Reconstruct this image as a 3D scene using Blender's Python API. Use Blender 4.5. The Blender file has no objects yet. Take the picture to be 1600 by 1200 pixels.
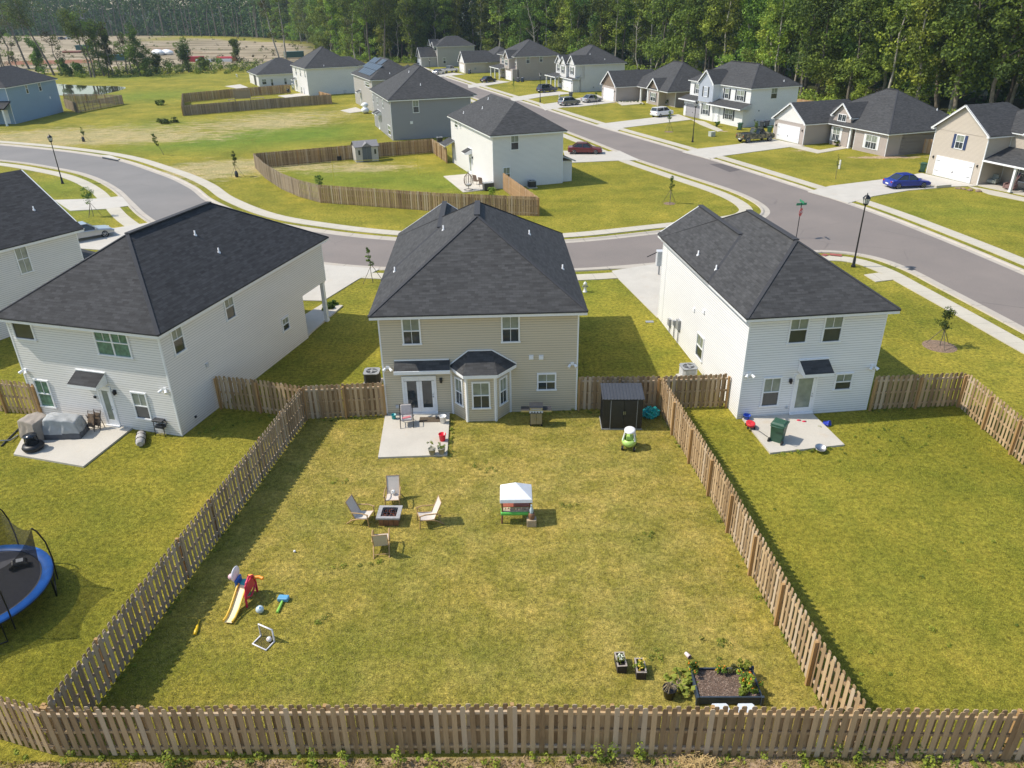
import bpy, bmesh, math, random
import numpy as np
from mathutils import Vector, Matrix
from mathutils.geometry import tessellate_polygon
random.seed(7)
PI=math.pi
sc=bpy.context.scene; C=sc.collection
# ---------------------------------------------------------------- camera
F_,H_=1180.0,18.6
_dn=Vector((35/F_,-2320/F_,-1)).normalized(); _up=-_dn
_Y=(Vector((0,0,-1))-_up*(Vector((0,0,-1)).dot(_up))).normalized(); _X=_Y.cross(_up)
RM=Matrix((_X,_Y,_up))
cam=bpy.data.cameras.new('camera'); co=bpy.data.objects.new('camera',cam); C.objects.link(co)
co.matrix_world=Matrix.Translation((0,0,H_))@RM.to_4x4()
cam.sensor_width=36; cam.lens=36*F_/1600; cam.clip_start=.1; cam.clip_end=5000
sc.camera=co
def at(px,py,z=0.0):
    d=RM@Vector(((px-800)/F_,-(py-600)/F_,-1)); t=(z-H_)/d.z
    return Vector((d.x*t,d.y*t,z))
def ray(px,py): return RM@Vector(((px-800)/F_,-(py-600)/F_,-1))
# ---------------------------------------------------------------- light
ELEV=math.radians(50.2); TOSUN=Vector((-.83,.06,0)).normalized()*math.cos(ELEV)+Vector((0,0,math.sin(ELEV)))
w=bpy.data.worlds.new('World'); sc.world=w; w.use_nodes=True
nt=w.node_tree; bg=nt.nodes['Background']; sky=nt.nodes.new('ShaderNodeTexSky'); sky.sky_type='NISHITA'; sky.sun_disc=False
sky.sun_elevation=ELEV; sky.sun_rotation=math.atan2(TOSUN.x,TOSUN.y); sky.air_density=1.3; sky.dust_density=1.0; sky.ozone_density=2.0
nt.links.new(sky.outputs[0],bg.inputs[0]); bg.inputs[1].default_value=.145
sl=bpy.data.lights.new('sun','SUN'); sl.energy=3.9; sl.angle=math.radians(.6); sl.color=(1,.925,.80)
so=bpy.data.objects.new('sun',sl); C.objects.link(so); so.rotation_euler=TOSUN.to_track_quat('Z','Y').to_euler()
sc.view_settings.view_transform='Standard'; sc.view_settings.look='None'; sc.view_settings.exposure=0.3; sc.view_settings.gamma=1
# ---------------------------------------------------------------- materials
def newmat(name):
    m=bpy.data.materials.new(name); m.use_nodes=True; return m,m.node_tree,m.node_tree.nodes['Principled BSDF']
def N(nt,t,**k):
    n=nt.nodes.new('ShaderNode'+t)
    for a,b in k.items(): setattr(n,a,b)
    return n
def L(nt,a,b): nt.links.new(a,b)
def rgba(c): return (c[0],c[1],c[2],1)
def noise(nt,scale,detail=4,vec=None,rough=.55):
    n=N(nt,'TexNoise'); n.inputs['Scale'].default_value=scale; n.inputs['Detail'].default_value=detail; n.inputs['Roughness'].default_value=rough
    if vec is not None: L(nt,vec,n.inputs['Vector'])
    return n
def ramp(nt,src,p0,p1,c0=(0,0,0),c1=(1,1,1)):
    r=N(nt,'ValToRGB'); e=r.color_ramp.elements; e[0].position=p0; e[1].position=p1; e[0].color=rgba(c0); e[1].color=rgba(c1)
    L(nt,src,r.inputs[0]); return r.outputs[0]
def mix(nt,fac,a,b,mode='MIX'):
    m=N(nt,'Mix',data_type='RGBA',blend_type=mode)
    for s,v in ((m.inputs[0],fac),(m.inputs[6],a),(m.inputs[7],b)):
        if isinstance(v,(int,float)): s.default_value=v
        elif isinstance(v,tuple): s.default_value=rgba(v)
        else: L(nt,v,s)
    return m.outputs[2]
def math_(nt,op,a,b=None,clamp=False):
    m=N(nt,'Math',operation=op,use_clamp=clamp)
    for s,v in ((m.inputs[0],a),(m.inputs[1],b)):
        if v is None: continue
        if isinstance(v,(int,float)): s.default_value=v
        else: L(nt,v,s)
    return m.outputs[0]
def bump(nt,p,h,strength=.4,dist=.02):
    b=N(nt,'Bump'); b.inputs['Strength'].default_value=strength; b.inputs['Distance'].default_value=dist
    L(nt,h,b.inputs['Height']); L(nt,b.outputs[0],p.inputs['Normal'])
def mat(name,c,rough=.6,metal=0,var=.12,scale=6,bmp=0,spec=None,island=0):
    m,nt,p=newmat(name)
    tc=N(nt,'TexCoord')
    n=noise(nt,scale,5,tc.outputs['Object'])
    a=tuple(x*(1-var) for x in c); b=tuple(min(1,x*(1+var)) for x in c)
    col=mix(nt,ramp(nt,n.outputs[0],.3,.7),a,b)
    if island:
        g=N(nt,'NewGeometry'); col=mix(nt,island,col,ramp(nt,g.outputs['Random Per Island'],0,1,tuple(x*.35 for x in c),tuple(min(1,x*1.7) for x in c)))
    L(nt,col,p.inputs['Base Color']); p.inputs['Roughness'].default_value=rough; p.inputs['Metallic'].default_value=metal
    if spec is not None: p.inputs['Specular IOR Level'].default_value=spec
    if bmp: bump(nt,p,n.outputs[0],bmp,.02)
    return m
def siding(name,c,lap=.125):
    m,nt,p=newmat(name); uv=N(nt,'UVMap'); s=N(nt,'SeparateXYZ'); L(nt,uv.outputs[0],s.inputs[0])
    fr=math_(nt,'FRACT',math_(nt,'DIVIDE',s.outputs[1],lap))
    line=ramp(nt,fr,.05,.3,(0,0,0),(1,1,1))
    cm=N(nt,'Mapping'); cm.inputs['Scale'].default_value=(.25,.9,1); L(nt,uv.outputs[0],cm.inputs[0])
    n=noise(nt,1.2,5,cm.outputs[0])
    col=mix(nt,ramp(nt,n.outputs[0],.3,.75),tuple(x*.93 for x in c),c)
    # faint dirt near the ground
    d=ramp(nt,s.outputs[1],0,.5); dn=noise(nt,3,4,uv.outputs[0]); dd=math_(nt,'MULTIPLY',math_(nt,'SUBTRACT',1.0,d),ramp(nt,dn.outputs[0],.35,.7))
    col=mix(nt,math_(nt,'MULTIPLY',dd,.35),col,tuple(x*y for x,y in zip(c,(.72,.66,.52))))
    col=mix(nt,line,mix(nt,1.0,col,(.55,.55,.56),'MULTIPLY'),col)
    L(nt,col,p.inputs['Base Color']); p.inputs['Roughness'].default_value=.55
    bump(nt,p,math_(nt,'SUBTRACT',1.0,fr),.55,.015)
    return m
def shingle(name,lo=.026,hi=.092,tint=(1,1,1.02)):
    m,nt,p=newmat(name); uv=N(nt,'UVMap')
    b=N(nt,'TexBrick',offset=.5,offset_frequency=2); L(nt,uv.outputs[0],b.inputs['Vector'])
    b.inputs['Scale'].default_value=1; b.inputs['Brick Width'].default_value=.33; b.inputs['Row Height'].default_value=.143; b.inputs['Mortar Size'].default_value=.008; b.inputs['Bias'].default_value=0
    b.inputs['Color1'].default_value=(0,0,0,1); b.inputs['Color2'].default_value=(1,1,1,1); b.inputs['Mortar'].default_value=(.05,.05,.05,1)
    mp=N(nt,'Mapping'); mp.inputs['Scale'].default_value=(.9,5.5,1); L(nt,uv.outputs[0],mp.inputs[0])
    n=noise(nt,1,4,mp.outputs[0],.7); n2=noise(nt,.35,3,uv.outputs[0])
    v=math_(nt,'ADD',math_(nt,'MULTIPLY',b.outputs[0],.34),math_(nt,'MULTIPLY',n.outputs[0],.75))
    v=math_(nt,'ADD',v,math_(nt,'MULTIPLY',n2.outputs[0],.18))
    a=tuple(lo*t for t in tint); c=tuple(hi*t for t in tint)
    col=ramp(nt,v,.35,1.0,a,c)
    g=noise(nt,90,2,uv.outputs[0]); col=mix(nt,.25,col,mix(nt,ramp(nt,g.outputs[0],.35,.65),a,c))
    L(nt,col,p.inputs['Base Color']); p.inputs['Roughness'].default_value=.88; p.inputs['Specular IOR Level'].default_value=.3
    bump(nt,p,v,.5,.012); return m
def concrete(name,c,joint=1.5,stain=.3):
    m,nt,p=newmat(name); uv=N(nt,'UVMap'); tc=N(nt,'TexCoord')
    n=noise(nt,.6,7,tc.outputs['Object'],.65); n2=noise(nt,14,4,tc.outputs['Object'])
    col=mix(nt,ramp(nt,n.outputs[0],.3,.7),tuple(x*.82 for x in c),c)
    col=mix(nt,.25,col,ramp(nt,n2.outputs[0],.3,.7,tuple(x*.8 for x in c),tuple(min(1,x*1.1) for x in c)))
    st=noise(nt,.9,5,tc.outputs['Object']); col=mix(nt,math_(nt,'MULTIPLY',ramp(nt,st.outputs[0],.58,.78),stain),col,(.5,.36,.22))
    if joint:
        s=N(nt,'SeparateXYZ'); L(nt,uv.outputs[0],s.inputs[0])
        fr=math_(nt,'FRACT',math_(nt,'DIVIDE',s.outputs[0],joint)); j=math_(nt,'LESS_THAN',fr,.03)
        col=mix(nt,math_(nt,'MULTIPLY',j,.5),col,tuple(x*.45 for x in c))
    L(nt,col,p.inputs['Base Color']); p.inputs['Roughness'].default_value=.85; bump(nt,p,n2.outputs[0],.15,.01); return m
def asphalt():
    m,nt,p=newmat('asphalt'); tc=N(nt,'TexCoord'); o=tc.outputs['Object']
    s=N(nt,'SeparateXYZ'); L(nt,o,s.inputs[0])
    mr=N(nt,'MapRange'); mr.inputs[1].default_value=-38; mr.inputs[2].default_value=-14; L(nt,s.outputs[0],mr.inputs[0])
    base=mix(nt,mr.outputs[0],(.185,.178,.168),(.20,.168,.146))
    n=noise(nt,.18,6,o,.6); base=mix(nt,ramp(nt,n.outputs[0],.35,.7),base,mix(nt,1.0,base,(1.28,1.26,1.24),'MULTIPLY'))
    n3=noise(nt,.5,6,o,.7); base=mix(nt,math_(nt,'MULTIPLY',ramp(nt,n3.outputs[0],.62,.72),.25),base,(.34,.29,.24))
    vo=N(nt,'TexVoronoi',feature='DISTANCE_TO_EDGE'); vo.inputs['Scale'].default_value=.16; wn=noise(nt,.9,4,o); wm=mix(nt,.12,o,wn.outputs[1]); L(nt,wm,vo.inputs['Vector']); ck=ramp(nt,vo.outputs[0],.002,.006,(1,1,1),(0,0,0)); cn_=noise(nt,.12,2,o); base=mix(nt,math_(nt,'MULTIPLY',math_(nt,'MULTIPLY',ck,ramp(nt,cn_.outputs[0],.5,.6)),.55),base,(.06,.05,.045))
    st=noise(nt,.9,5,o,.7); base=mix(nt,math_(nt,'MULTIPLY',ramp(nt,st.outputs[0],.66,.74),.25),base,(.08,.065,.06))
    g=noise(nt,40,3,o); base=mix(nt,.35,base,mix(nt,ramp(nt,g.outputs[0],.3,.7),(.07,.06,.055),(.3,.27,.25)))
    L(nt,base,p.inputs['Base Color']); p.inputs['Roughness'].default_value=.8; bump(nt,p,g.outputs[0],.3,.01); return m
def ground_mat():
    m,nt,p=newmat('lawn'); tc=N(nt,'TexCoord'); o=tc.outputs['Object']
    def attr(n): a=N(nt,'Attribute',attribute_name=n); return a.outputs['Fac']
    big=noise(nt,.12,5,o,.6); med=noise(nt,.8,6,o,.7); fine=noise(nt,5,6,o,.75); vf=noise(nt,22,5,o,.8); spk=noise(nt,1.7,5,o,.72)
    G1=(.215,.215,.026); G2=(.365,.322,.048); LU=(.13,.235,.024); T1=(.335,.285,.056); T2=(.50,.395,.12)
    gr=mix(nt,ramp(nt,big.outputs[0],.35,.68),G1,G2)
    lush=attr('lush'); lz=math_(nt,'MULTIPLY',lush,ramp(nt,math_(nt,'ADD',med.outputs[0],math_(nt,'MULTIPLY',big.outputs[0],.6)),.5,.78)); gr=mix(nt,lz,gr,mix(nt,ramp(nt,med.outputs[0],.3,.7),LU,(.16,.24,.03)))
    tan=attr('tan'); tn=mix(nt,ramp(nt,med.outputs[0],.36,.66),T1,T2)
    gr=mix(nt,tan,gr,tn)
    # straw patches broken up by noise
    st=attr('straw'); smp=N(nt,'Mapping'); smp.inputs['Scale'].default_value=(1.0,2.2,1); L(nt,o,smp.inputs[0]); sn=noise(nt,.35,9,smp.outputs[0],.78); sv=math_(nt,'ADD',st,math_(nt,'MULTIPLY',math_(nt,'SUBTRACT',sn.outputs[0],.5),3.2))
    gr=mix(nt,math_(nt,'MULTIPLY',ramp(nt,sv,.5,.9),ramp(nt,st,.05,.35)),gr,mix(nt,ramp(nt,fine.outputs[0],.3,.7),(.34,.29,.11),(.56,.47,.27)))
    # dark green weed clumps
    wd=math_(nt,'MULTIPLY',ramp(nt,spk.outputs[0],.66,.74),ramp(nt,big.outputs[0],.4,.6)); gr=mix(nt,math_(nt,'MULTIPLY',wd,.55),gr,(.07,.13,.02))
    wl=noise(nt,.35,3,o); wd2=ramp(nt,wl.outputs[0],.68,.75); gr=mix(nt,math_(nt,'MULTIPLY',wd2,.35),gr,(.09,.14,.02))
    pn=noise(nt,.33,9,o,.7); gr=mix(nt,.9,gr,mix(nt,ramp(nt,pn.outputs[0],.36,.66),(.78,.86,.8),(1.22,1.12,1.15)),'MULTIPLY')
    # blade-scale mottling
    gr=mix(nt,.8,gr,mix(nt,ramp(nt,med.outputs[0],.3,.7),(.72,.78,.7),(1.2,1.16,1.2)),'MULTIPLY')
    gr=mix(nt,.85,gr,mix(nt,ramp(nt,fine.outputs[0],.36,.64),(.42,.44,.42),(1.42,1.38,1.38)),'MULTIPLY')
    gr=mix(nt,.85,gr,mix(nt,ramp(nt,vf.outputs[0],.37,.63),(.35,.37,.34),(1.55,1.5,1.4)),'MULTIPLY')
    sp=math_(nt,'MULTIPLY',ramp(nt,fine.outputs[0],.30,.38,(1,1,1),(0,0,0)),.35); gr=mix(nt,sp,gr,(.10,.07,.03))
    # soil
    so_=attr('soil'); sl_=mix(nt,ramp(nt,med.outputs[0],.3,.7),(.33,.225,.13),(.52,.385,.25)); sl_=mix(nt,.8,sl_,mix(nt,ramp(nt,fine.outputs[0],.35,.65),(.5,.5,.5),(1.35,1.35,1.35)),'MULTIPLY')
    sf=math_(nt,'ADD',so_,math_(nt,'MULTIPLY',math_(nt,'SUBTRACT',med.outputs[0],.5),1.4))
    gr=mix(nt,math_(nt,'MULTIPLY',ramp(nt,sf,.4,.6),ramp(nt,so_,.05,.25)),gr,sl_)
    sa=attr('sand'); bmp_=N(nt,'Mapping'); bmp_.inputs['Scale'].default_value=(.35,2.2,1); L(nt,o,bmp_.inputs[0]); bn=noise(nt,.06,9,bmp_.outputs[0],.75); sn_=mix(nt,ramp(nt,bn.outputs[0],.42,.58),(.17,.14,.085),(.42,.345,.24))
    gr=mix(nt,ramp(nt,math_(nt,'ADD',sa,math_(nt,'MULTIPLY',math_(nt,'SUBTRACT',bn.outputs[0],.5),2.6)),.42,.62),gr,sn_)
    rd=attr('red'); gr=mix(nt,ramp(nt,math_(nt,'ADD',rd,math_(nt,'MULTIPLY',math_(nt,'SUBTRACT',med.outputs[0],.5),.6)),.4,.7),gr,(.25,.115,.065))
    wf=attr('wood'); gr=mix(nt,wf,gr,(.045,.05,.022))  # woodland floor: dark litter with the shade under the trees painted in
    L(nt,gr,p.inputs['Base Color']); p.inputs['Roughness'].default_value=.95; p.inputs['Specular IOR Level'].default_value=.15
    h=math_(nt,'ADD',math_(nt,'MULTIPLY',fine.outputs[0],.6),math_(nt,'MULTIPLY',vf.outputs[0],.5)); bump(nt,p,h,.9,.09); return m
def foliage(name,c0,c1,trans=.25):
    m,nt,p=newmat(name); g=N(nt,'NewGeometry'); oi=N(nt,'ObjectInfo'); tc=N(nt,'TexCoord')
    n=noise(nt,.28,3,tc.outputs['Object'])
    v=math_(nt,'ADD',math_(nt,'MULTIPLY',g.outputs['Random Per Island'],.36),math_(nt,'MULTIPLY',n.outputs[0],.66))
    col=ramp(nt,v,.22,.8,c0,c1)
    hs=N(nt,'HueSaturation'); L(nt,col,hs.inputs['Color'])
    mm=N(nt,'Math',operation='MULTIPLY_ADD'); L(nt,oi.outputs['Random'],mm.inputs[0]); mm.inputs[1].default_value=.05; mm.inputs[2].default_value=.475; L(nt,mm.outputs[0],hs.inputs['Hue'])
    mv=N(nt,'Math',operation='MULTIPLY_ADD'); L(nt,oi.outputs['Random'],mv.inputs[0]); mv.inputs[1].default_value=.7; mv.inputs[2].default_value=.65; L(nt,mv.outputs[0],hs.inputs['Value'])
    L(nt,hs.outputs[0],p.inputs['Base Color']); p.inputs['Roughness'].default_value=.7; p.inputs['Specular IOR Level'].default_value=.25
    if trans:
        t=N(nt,'BsdfTranslucent'); L(nt,hs.outputs[0],t.inputs[0]); ms=N(nt,'MixShader'); ms.inputs[0].default_value=trans
        out=nt.nodes['Material Output']; L(nt,p.outputs[0],ms.inputs[1]); L(nt,t.outputs[0],ms.inputs[2]); L(nt,ms.outputs[0],out.inputs[0])
    return m
def wood(name,c0,c1,rough=.85,zdark=True):
    m,nt,p=newmat(name); g=N(nt,'NewGeometry'); tc=N(nt,'TexCoord')
    mp=N(nt,'Mapping'); mp.inputs['Scale'].default_value=(14,14,1.3); L(nt,tc.outputs['Object'],mp.inputs[0]); n=noise(nt,1.5,5,mp.outputs[0],.6)
    lo=noise(nt,.8,4,tc.outputs['Object'])
    v=math_(nt,'ADD',math_(nt,'MULTIPLY',g.outputs['Random Per Island'],.5),math_(nt,'MULTIPLY',n.outputs[0],.35)); v=math_(nt,'ADD',v,math_(nt,'MULTIPLY',lo.outputs[0],.25))
    col=ramp(nt,v,.2,.85,c0,c1)
    sp=ramp(nt,g.outputs['Random Per Island'],.86,.9); col=mix(nt,math_(nt,'MULTIPLY',sp,.35),col,(c1[0]*.72,c1[0]*.66,c1[0]*.58))
    k=noise(nt,7,2,tc.outputs['Object']); col=mix(nt,math_(nt,'MULTIPLY',ramp(nt,k.outputs[0],.72,.78),.6),col,(c0[0]*.4,c0[1]*.35,c0[2]*.3))
    L(nt,col,p.inputs['Base Color']); p.inputs['Roughness'].default_value=rough; bump(nt,p,n.outputs[0],.3,.01); return m
def glass(name,c=(.03,.04,.045),rough=.06):
    m,nt,p=newmat(name); tc=N(nt,'TexCoord'); n=noise(nt,1.3,2,tc.outputs['Object'])
    L(nt,mix(nt,n.outputs[0],tuple(x*.4 for x in c),tuple(x*1.7 for x in c)),p.inputs['Base Color']); p.inputs['Roughness'].default_value=rough; p.inputs['Specular IOR Level'].default_value=.8; return m
def netmat():
    m,nt,p=newmat('safety_net'); t=N(nt,'BsdfTransparent'); ms=N(nt,'MixShader'); ms.inputs[0].default_value=.66; p.inputs['Base Color'].default_value=(.012,.012,.014,1); p.inputs['Roughness'].default_value=.9
    L(nt,t.outputs[0],ms.inputs[1]); L(nt,p.outputs[0],ms.inputs[2]); L(nt,ms.outputs[0],nt.nodes['Material Output'].inputs[0]); return m
def paint(name,c,metal=0,rough=.3):
    m,nt,p=newmat(name); tc=N(nt,'TexCoord'); n=noise(nt,3,3,tc.outputs['Object']); L(nt,mix(nt,n.outputs[0],tuple(x*.9 for x in c),tuple(min(1,x*1.08) for x in c)),p.inputs['Base Color'])
    p.inputs['Roughness'].default_value=rough; p.inputs['Metallic'].default_value=metal; p.inputs['Coat Weight'].default_value=.6; p.inputs['Coat Roughness'].default_value=.08; return m
def camo():
    m,nt,p=newmat('camouflage_paint'); tc=N(nt,'TexCoord'); n=noise(nt,2.2,3,tc.outputs['Object']); n2=noise(nt,3.7,3,tc.outputs['Object'])
    c=mix(nt,ramp(nt,n.outputs[0],.49,.51),(.06,.065,.03),(.20,.17,.10)); c=mix(nt,ramp(nt,n2.outputs[0],.56,.58),c,(.02,.022,.015)); L(nt,c,p.inputs['Base Color']); p.inputs['Roughness'].default_value=.6; return m
M={}
M['white']=mat('white_vinyl_trim',(.78,.79,.80),.45,var=.04)
M['s_tan']=siding('tan_siding',(.60,.53,.40)); M['s_white']=siding('white_siding',(.77,.755,.73)); M['s_white2']=siding('bright_white_siding',(.83,.83,.83))
M['s_grey']=siding('grey_siding',(.30,.30,.315)); M['s_grey2']=siding('warm_grey_siding',(.42,.40,.37)); M['s_blue']=siding('blue_siding',(.27,.38,.50)); M['s_taupe']=siding('taupe_siding',(.44,.38,.345)); M['s_beige']=siding('beige_siding',(.56,.49,.41)); M['s_pale']=siding('pale_siding',(.72,.71,.70)); M['s_bluegrey']=siding('blue_grey_siding',(.42,.46,.54)); M['brownsh']=siding('brown_shake',(.20,.15,.11))
M['roof']=shingle('charcoal_shingles'); M['roof2']=shingle('black_shingles',.016,.072,(1,1.01,1.07)); M['cap']=mat('ridge_shingle',(.042,.043,.048),.9)
M['glass']=glass('window_glass'); M['blind']=mat('window_blind',(.23,.26,.21),.25,var=.25,scale=2,spec=.7); M['curtain']=mat('green_curtain',(.10,.20,.15),.25,var=.4,scale=5,spec=.7)
M['shutter']=mat('black_shutter',(.02,.025,.03),.5); M['navy']=mat('navy_shutter',(.03,.05,.13),.5)
M['garage']=mat('white_garage_door',(.82,.82,.82),.5,var=.04); M['garage_grey']=mat('grey_garage_door',(.33,.32,.34),.5,var=.05)
M['slab']=concrete('concrete_slab',(.56,.52,.45),0,.4); M['walk']=concrete('concrete_walk',(.54,.495,.40),1.5,.15); M['kerb']=concrete('concrete_kerb',(.48,.43,.36),3.0,.4); M['drive']=concrete('concrete_drive',(.55,.515,.45),0,.3)
M['asphalt']=asphalt(); M['ground']=ground_mat()
M['fence']=wood('weathered_cedar',(.18,.11,.050),(.58,.415,.235)); M['fence_old_shaded']=wood('grey_weathered_cedar',(.16,.12,.075),(.45,.35,.24)); M['post']=wood('treated_post',(.30,.16,.06),(.46,.29,.12)); M['fence_new']=wood('new_pine',(.36,.21,.10),(.55,.36,.20))  # grey cedar is weathered, and darkened further for the fence in shade
M['bark']=mat('bark',(.16,.135,.105),.95,var=.4,scale=2,bmp=.6); M['bark_pale']=mat('pale_bark',(.34,.31,.26),.95,var=.4,scale=1.5,bmp=.6)
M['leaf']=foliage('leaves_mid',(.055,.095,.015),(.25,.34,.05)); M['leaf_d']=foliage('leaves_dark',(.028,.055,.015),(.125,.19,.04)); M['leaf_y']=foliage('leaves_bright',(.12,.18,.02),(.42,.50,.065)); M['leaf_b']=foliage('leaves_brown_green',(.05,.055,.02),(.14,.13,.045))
M['black']=mat('black_plastic',(.012,.012,.014),.45); M['blackmetal']=mat('black_metal',(.014,.014,.016),.35,metal=.2); M['rubber']=mat('rubber',(.012,.012,.012),.8); M['steel']=mat('brushed_steel',(.48,.48,.48),.38,metal=1,var=.08); M['rim']=mat('alloy_rim',(.45,.46,.48),.3,metal=.8)
M['grey']=mat('grey_plastic',(.28,.29,.30),.5); M['lgrey']=mat('light_grey_plastic',(.55,.56,.57),.5); M['dgrey']=mat('dark_grey_metal',(.035,.037,.042),.5,var=.2)
# ---------------------------------------------------------------- mesh builder
class MB:
    def __init__(s): s.v=[];s.f=[];s.m=[];s.sm=[];s.uv={}
    def add(s,vs,fs,m=0,sm=False):
        o=len(s.v); s.v+= [Vector(v) for v in vs]
        for f in fs: s.f.append([i+o for i in f]); s.m.append(m); s.sm.append(sm)
    def poly(s,pts,m=0,sm=False,uv=None):
        s.add(pts,[list(range(len(pts)))],m,sm)
        if uv: s.uv[len(s.f)-1]=uv
    def mbox(s,Mx,sx,sy,sz,m=0):
        vs=[Mx@Vector((x*sx/2,y*sy/2,z*sz/2)) for z in(-1,1) for y in(-1,1) for x in(-1,1)]
        s.add(vs,[(0,2,3,1),(4,5,7,6),(0,1,5,4),(2,6,7,3),(0,4,6,2),(1,3,7,5)],m)
    def box(s,x0,x1,y0,y1,z0,z1,m=0): s.mbox(Matrix.Translation(((x0+x1)/2,(y0+y1)/2,(z0+z1)/2)),x1-x0,y1-y0,z1-z0,m)
    def rbox(s,c,size,r=(0,0,0),m=0):
        s.mbox(Matrix.Translation(c)@Matrix.Rotation(r[2],4,'Z')@Matrix.Rotation(r[1],4,'Y')@Matrix.Rotation(r[0],4,'X'),size[0],size[1],size[2],m)
    def bar(s,p,q,w,h,m=0,up=Vector((0,0,1))):
        p=Vector(p);q=Vector(q);d=(q-p);l=d.length
        if l<1e-6:return
        d.normalize(); a=d.cross(up)
        if a.length<1e-3:a=d.cross(Vector((1,0,0)))
        a.normalize(); b=a.cross(d)
        Mx=Matrix((d,a,b)).transposed().to_4x4(); Mx.translation=(p+q)/2; s.mbox(Mx,l,w,h,m)
    def tube(s,pts,r,n=8,m=0,sm=True,caps=True):
        pts=[Vector(p) for p in pts]; k=len(pts)
        if not isinstance(r,(list,tuple)): r=[r]*k
        rings=[];ref=None
        for i,p in enumerate(pts):
            d=(pts[min(i+1,k-1)]-pts[max(i-1,0)])
            if d.length<1e-9:d=Vector((0,0,1))
            d.normalize()
            if ref is None: ref=d.orthogonal().normalized()
            ref=(ref-d*ref.dot(d)); ref=ref.normalized() if ref.length>1e-6 else d.orthogonal().normalized(); b=d.cross(ref)
            rings.append([p+(ref*math.cos(2*PI*j/n)+b*math.sin(2*PI*j/n))*r[i] for j in range(n)])
        vs=[v for rg in rings for v in rg]; fs=[]
        for i in range(k-1):
            for j in range(n): fs.append((i*n+j,i*n+(j+1)%n,(i+1)*n+(j+1)%n,(i+1)*n+j))
        s.add(vs,fs,m,sm)
        if caps: s.poly(rings[0][::-1],m); s.poly(rings[-1],m)
    def lathe(s,prof,n=20,c=(0,0,0),m=0,sm=True,sx=1,sy=1):
        c=Vector(c); vs=[];fs=[]
        for r,z in prof:
            for j in range(n): vs.append(c+Vector((r*sx*math.cos(2*PI*j/n),r*sy*math.sin(2*PI*j/n),z)))
        for i in range(len(prof)-1):
            for j in range(n): fs.append((i*n+j,i*n+(j+1)%n,(i+1)*n+(j+1)%n,(i+1)*n+j))
        s.add(vs,fs,m,sm)
    def ball(s,c,r,n=14,m=0,sx=1,sy=1,sz=1):
        s.lathe([(max(.001,r*math.sin(PI*i/(n//2)))*1,-r*math.cos(PI*i/(n//2))*sz) for i in range(n//2+1)],n,c,m,True,sx,sy)
    def prism(s,pts,z0,z1,m=0,topm=None):
        n=len(pts); a=sum(pts[i][0]*pts[(i+1)%n][1]-pts[(i+1)%n][0]*pts[i][1] for i in range(n))
        if a<0: pts=pts[::-1]
        bo=[Vector((p[0],p[1],z0)) for p in pts]; to=[Vector((p[0],p[1],z1)) for p in pts]
        s.add(bo+to,[(i,(i+1)%n,n+(i+1)%n,n+i) for i in range(n)],m)
        tri=tessellate_polygon([to]); s.add(to,[t if (to[t[1]]-to[t[0]]).cross(to[t[2]]-to[t[0]]).z>0 else t[::-1] for t in tri],m if topm is None else topm)
    def extr(s,prof,y0,y1,m=0,ins=None):   # side profile (x,z) extruded along y
        n=len(prof); a=[Vector((p[0],y0,p[1])) for p in prof]; b=[Vector((p[0],y1,p[1])) for p in prof]
        s.add(a+b,[(i,(i+1)%n,n+(i+1)%n,n+i) for i in range(n)],m); s.add(a,[list(range(n))[::-1]],m); s.add(b,[list(range(n))],m)
    def build(s,name,mats,parent=None,bev=0,loc=None,rz=None,sub=0):
        me=bpy.data.meshes.new(name); me.from_pydata([tuple(v) for v in s.v],[],s.f)
        if not isinstance(mats,(list,tuple)): mats=[mats]
        for q in mats: me.materials.append(q)
        me.polygons.foreach_set('material_index',s.m); me.polygons.foreach_set('use_smooth',s.sm)
        uvl=me.uv_layers.new(name='UVMap'); buf=[0.0]*(2*len(me.loops))
        for i,p in enumerate(me.polygons):
            if i in s.uv:
                for k,li in enumerate(p.loop_indices): buf[2*li],buf[2*li+1]=s.uv[i][k]
                continue
            n=p.normal
            if abs(n.z)>.999: u=Vector((1,0,0)); v=Vector((0,1,0))
            else:
                u=Vector((-n.y,n.x,0)).normalized(); v=n.cross(u)
            for li in p.loop_indices:
                q=me.vertices[me.loops[li].vertex_index].co; buf[2*li]=q.dot(u); buf[2*li+1]=q.dot(v)
        uvl.data.foreach_set('uv',buf)
        me.update()
        o=bpy.data.objects.new(name,me); C.objects.link(o)
        if parent: o.parent=parent
        if loc is not None: o.location=loc
        if rz is not None: o.rotation_euler.z=rz
        if bev: b=o.modifiers.new('bevel','BEVEL'); b.width=bev; b.segments=2; b.limit_method='ANGLE'
        if sub: b=o.modifiers.new('sub','SUBSURF'); b.levels=sub; b.render_levels=sub
        return o
def tag(o,label=None,cat=None,group=None,kind=None):
    if label:o['label']=label
    if cat:o['category']=cat
    if group:o['group']=group
    if kind:o['kind']=kind
    return o
def thing(name,label,cat,loc=(0,0,0),rz=0,group=None):
    o=bpy.data.objects.new(name,None); C.objects.link(o); o.location=loc; o.rotation_euler=(0,0,rz); o.empty_display_size=.3
    return tag(o,label,cat,group)
def kids(o): return [c for c in bpy.data.objects if c.parent==o]
def dup(src,loc,rz=0,label=None,scale=1,tree=None):
    def cp(o,par):
        c=o.copy(); C.objects.link(c); c.parent=par
        for ch in tree[o]: cp(ch,c)
        return c
    r=cp(src,None); r.location=loc; r.rotation_euler=(0,0,rz); r.scale=(scale,)*3 if isinstance(scale,(int,float)) else scale
    if label: r['label']=label
    return r
def treeof(o):
    t={o:list(o.children)}
    for c in o.children: t.update(treeof(c))
    return t
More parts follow.
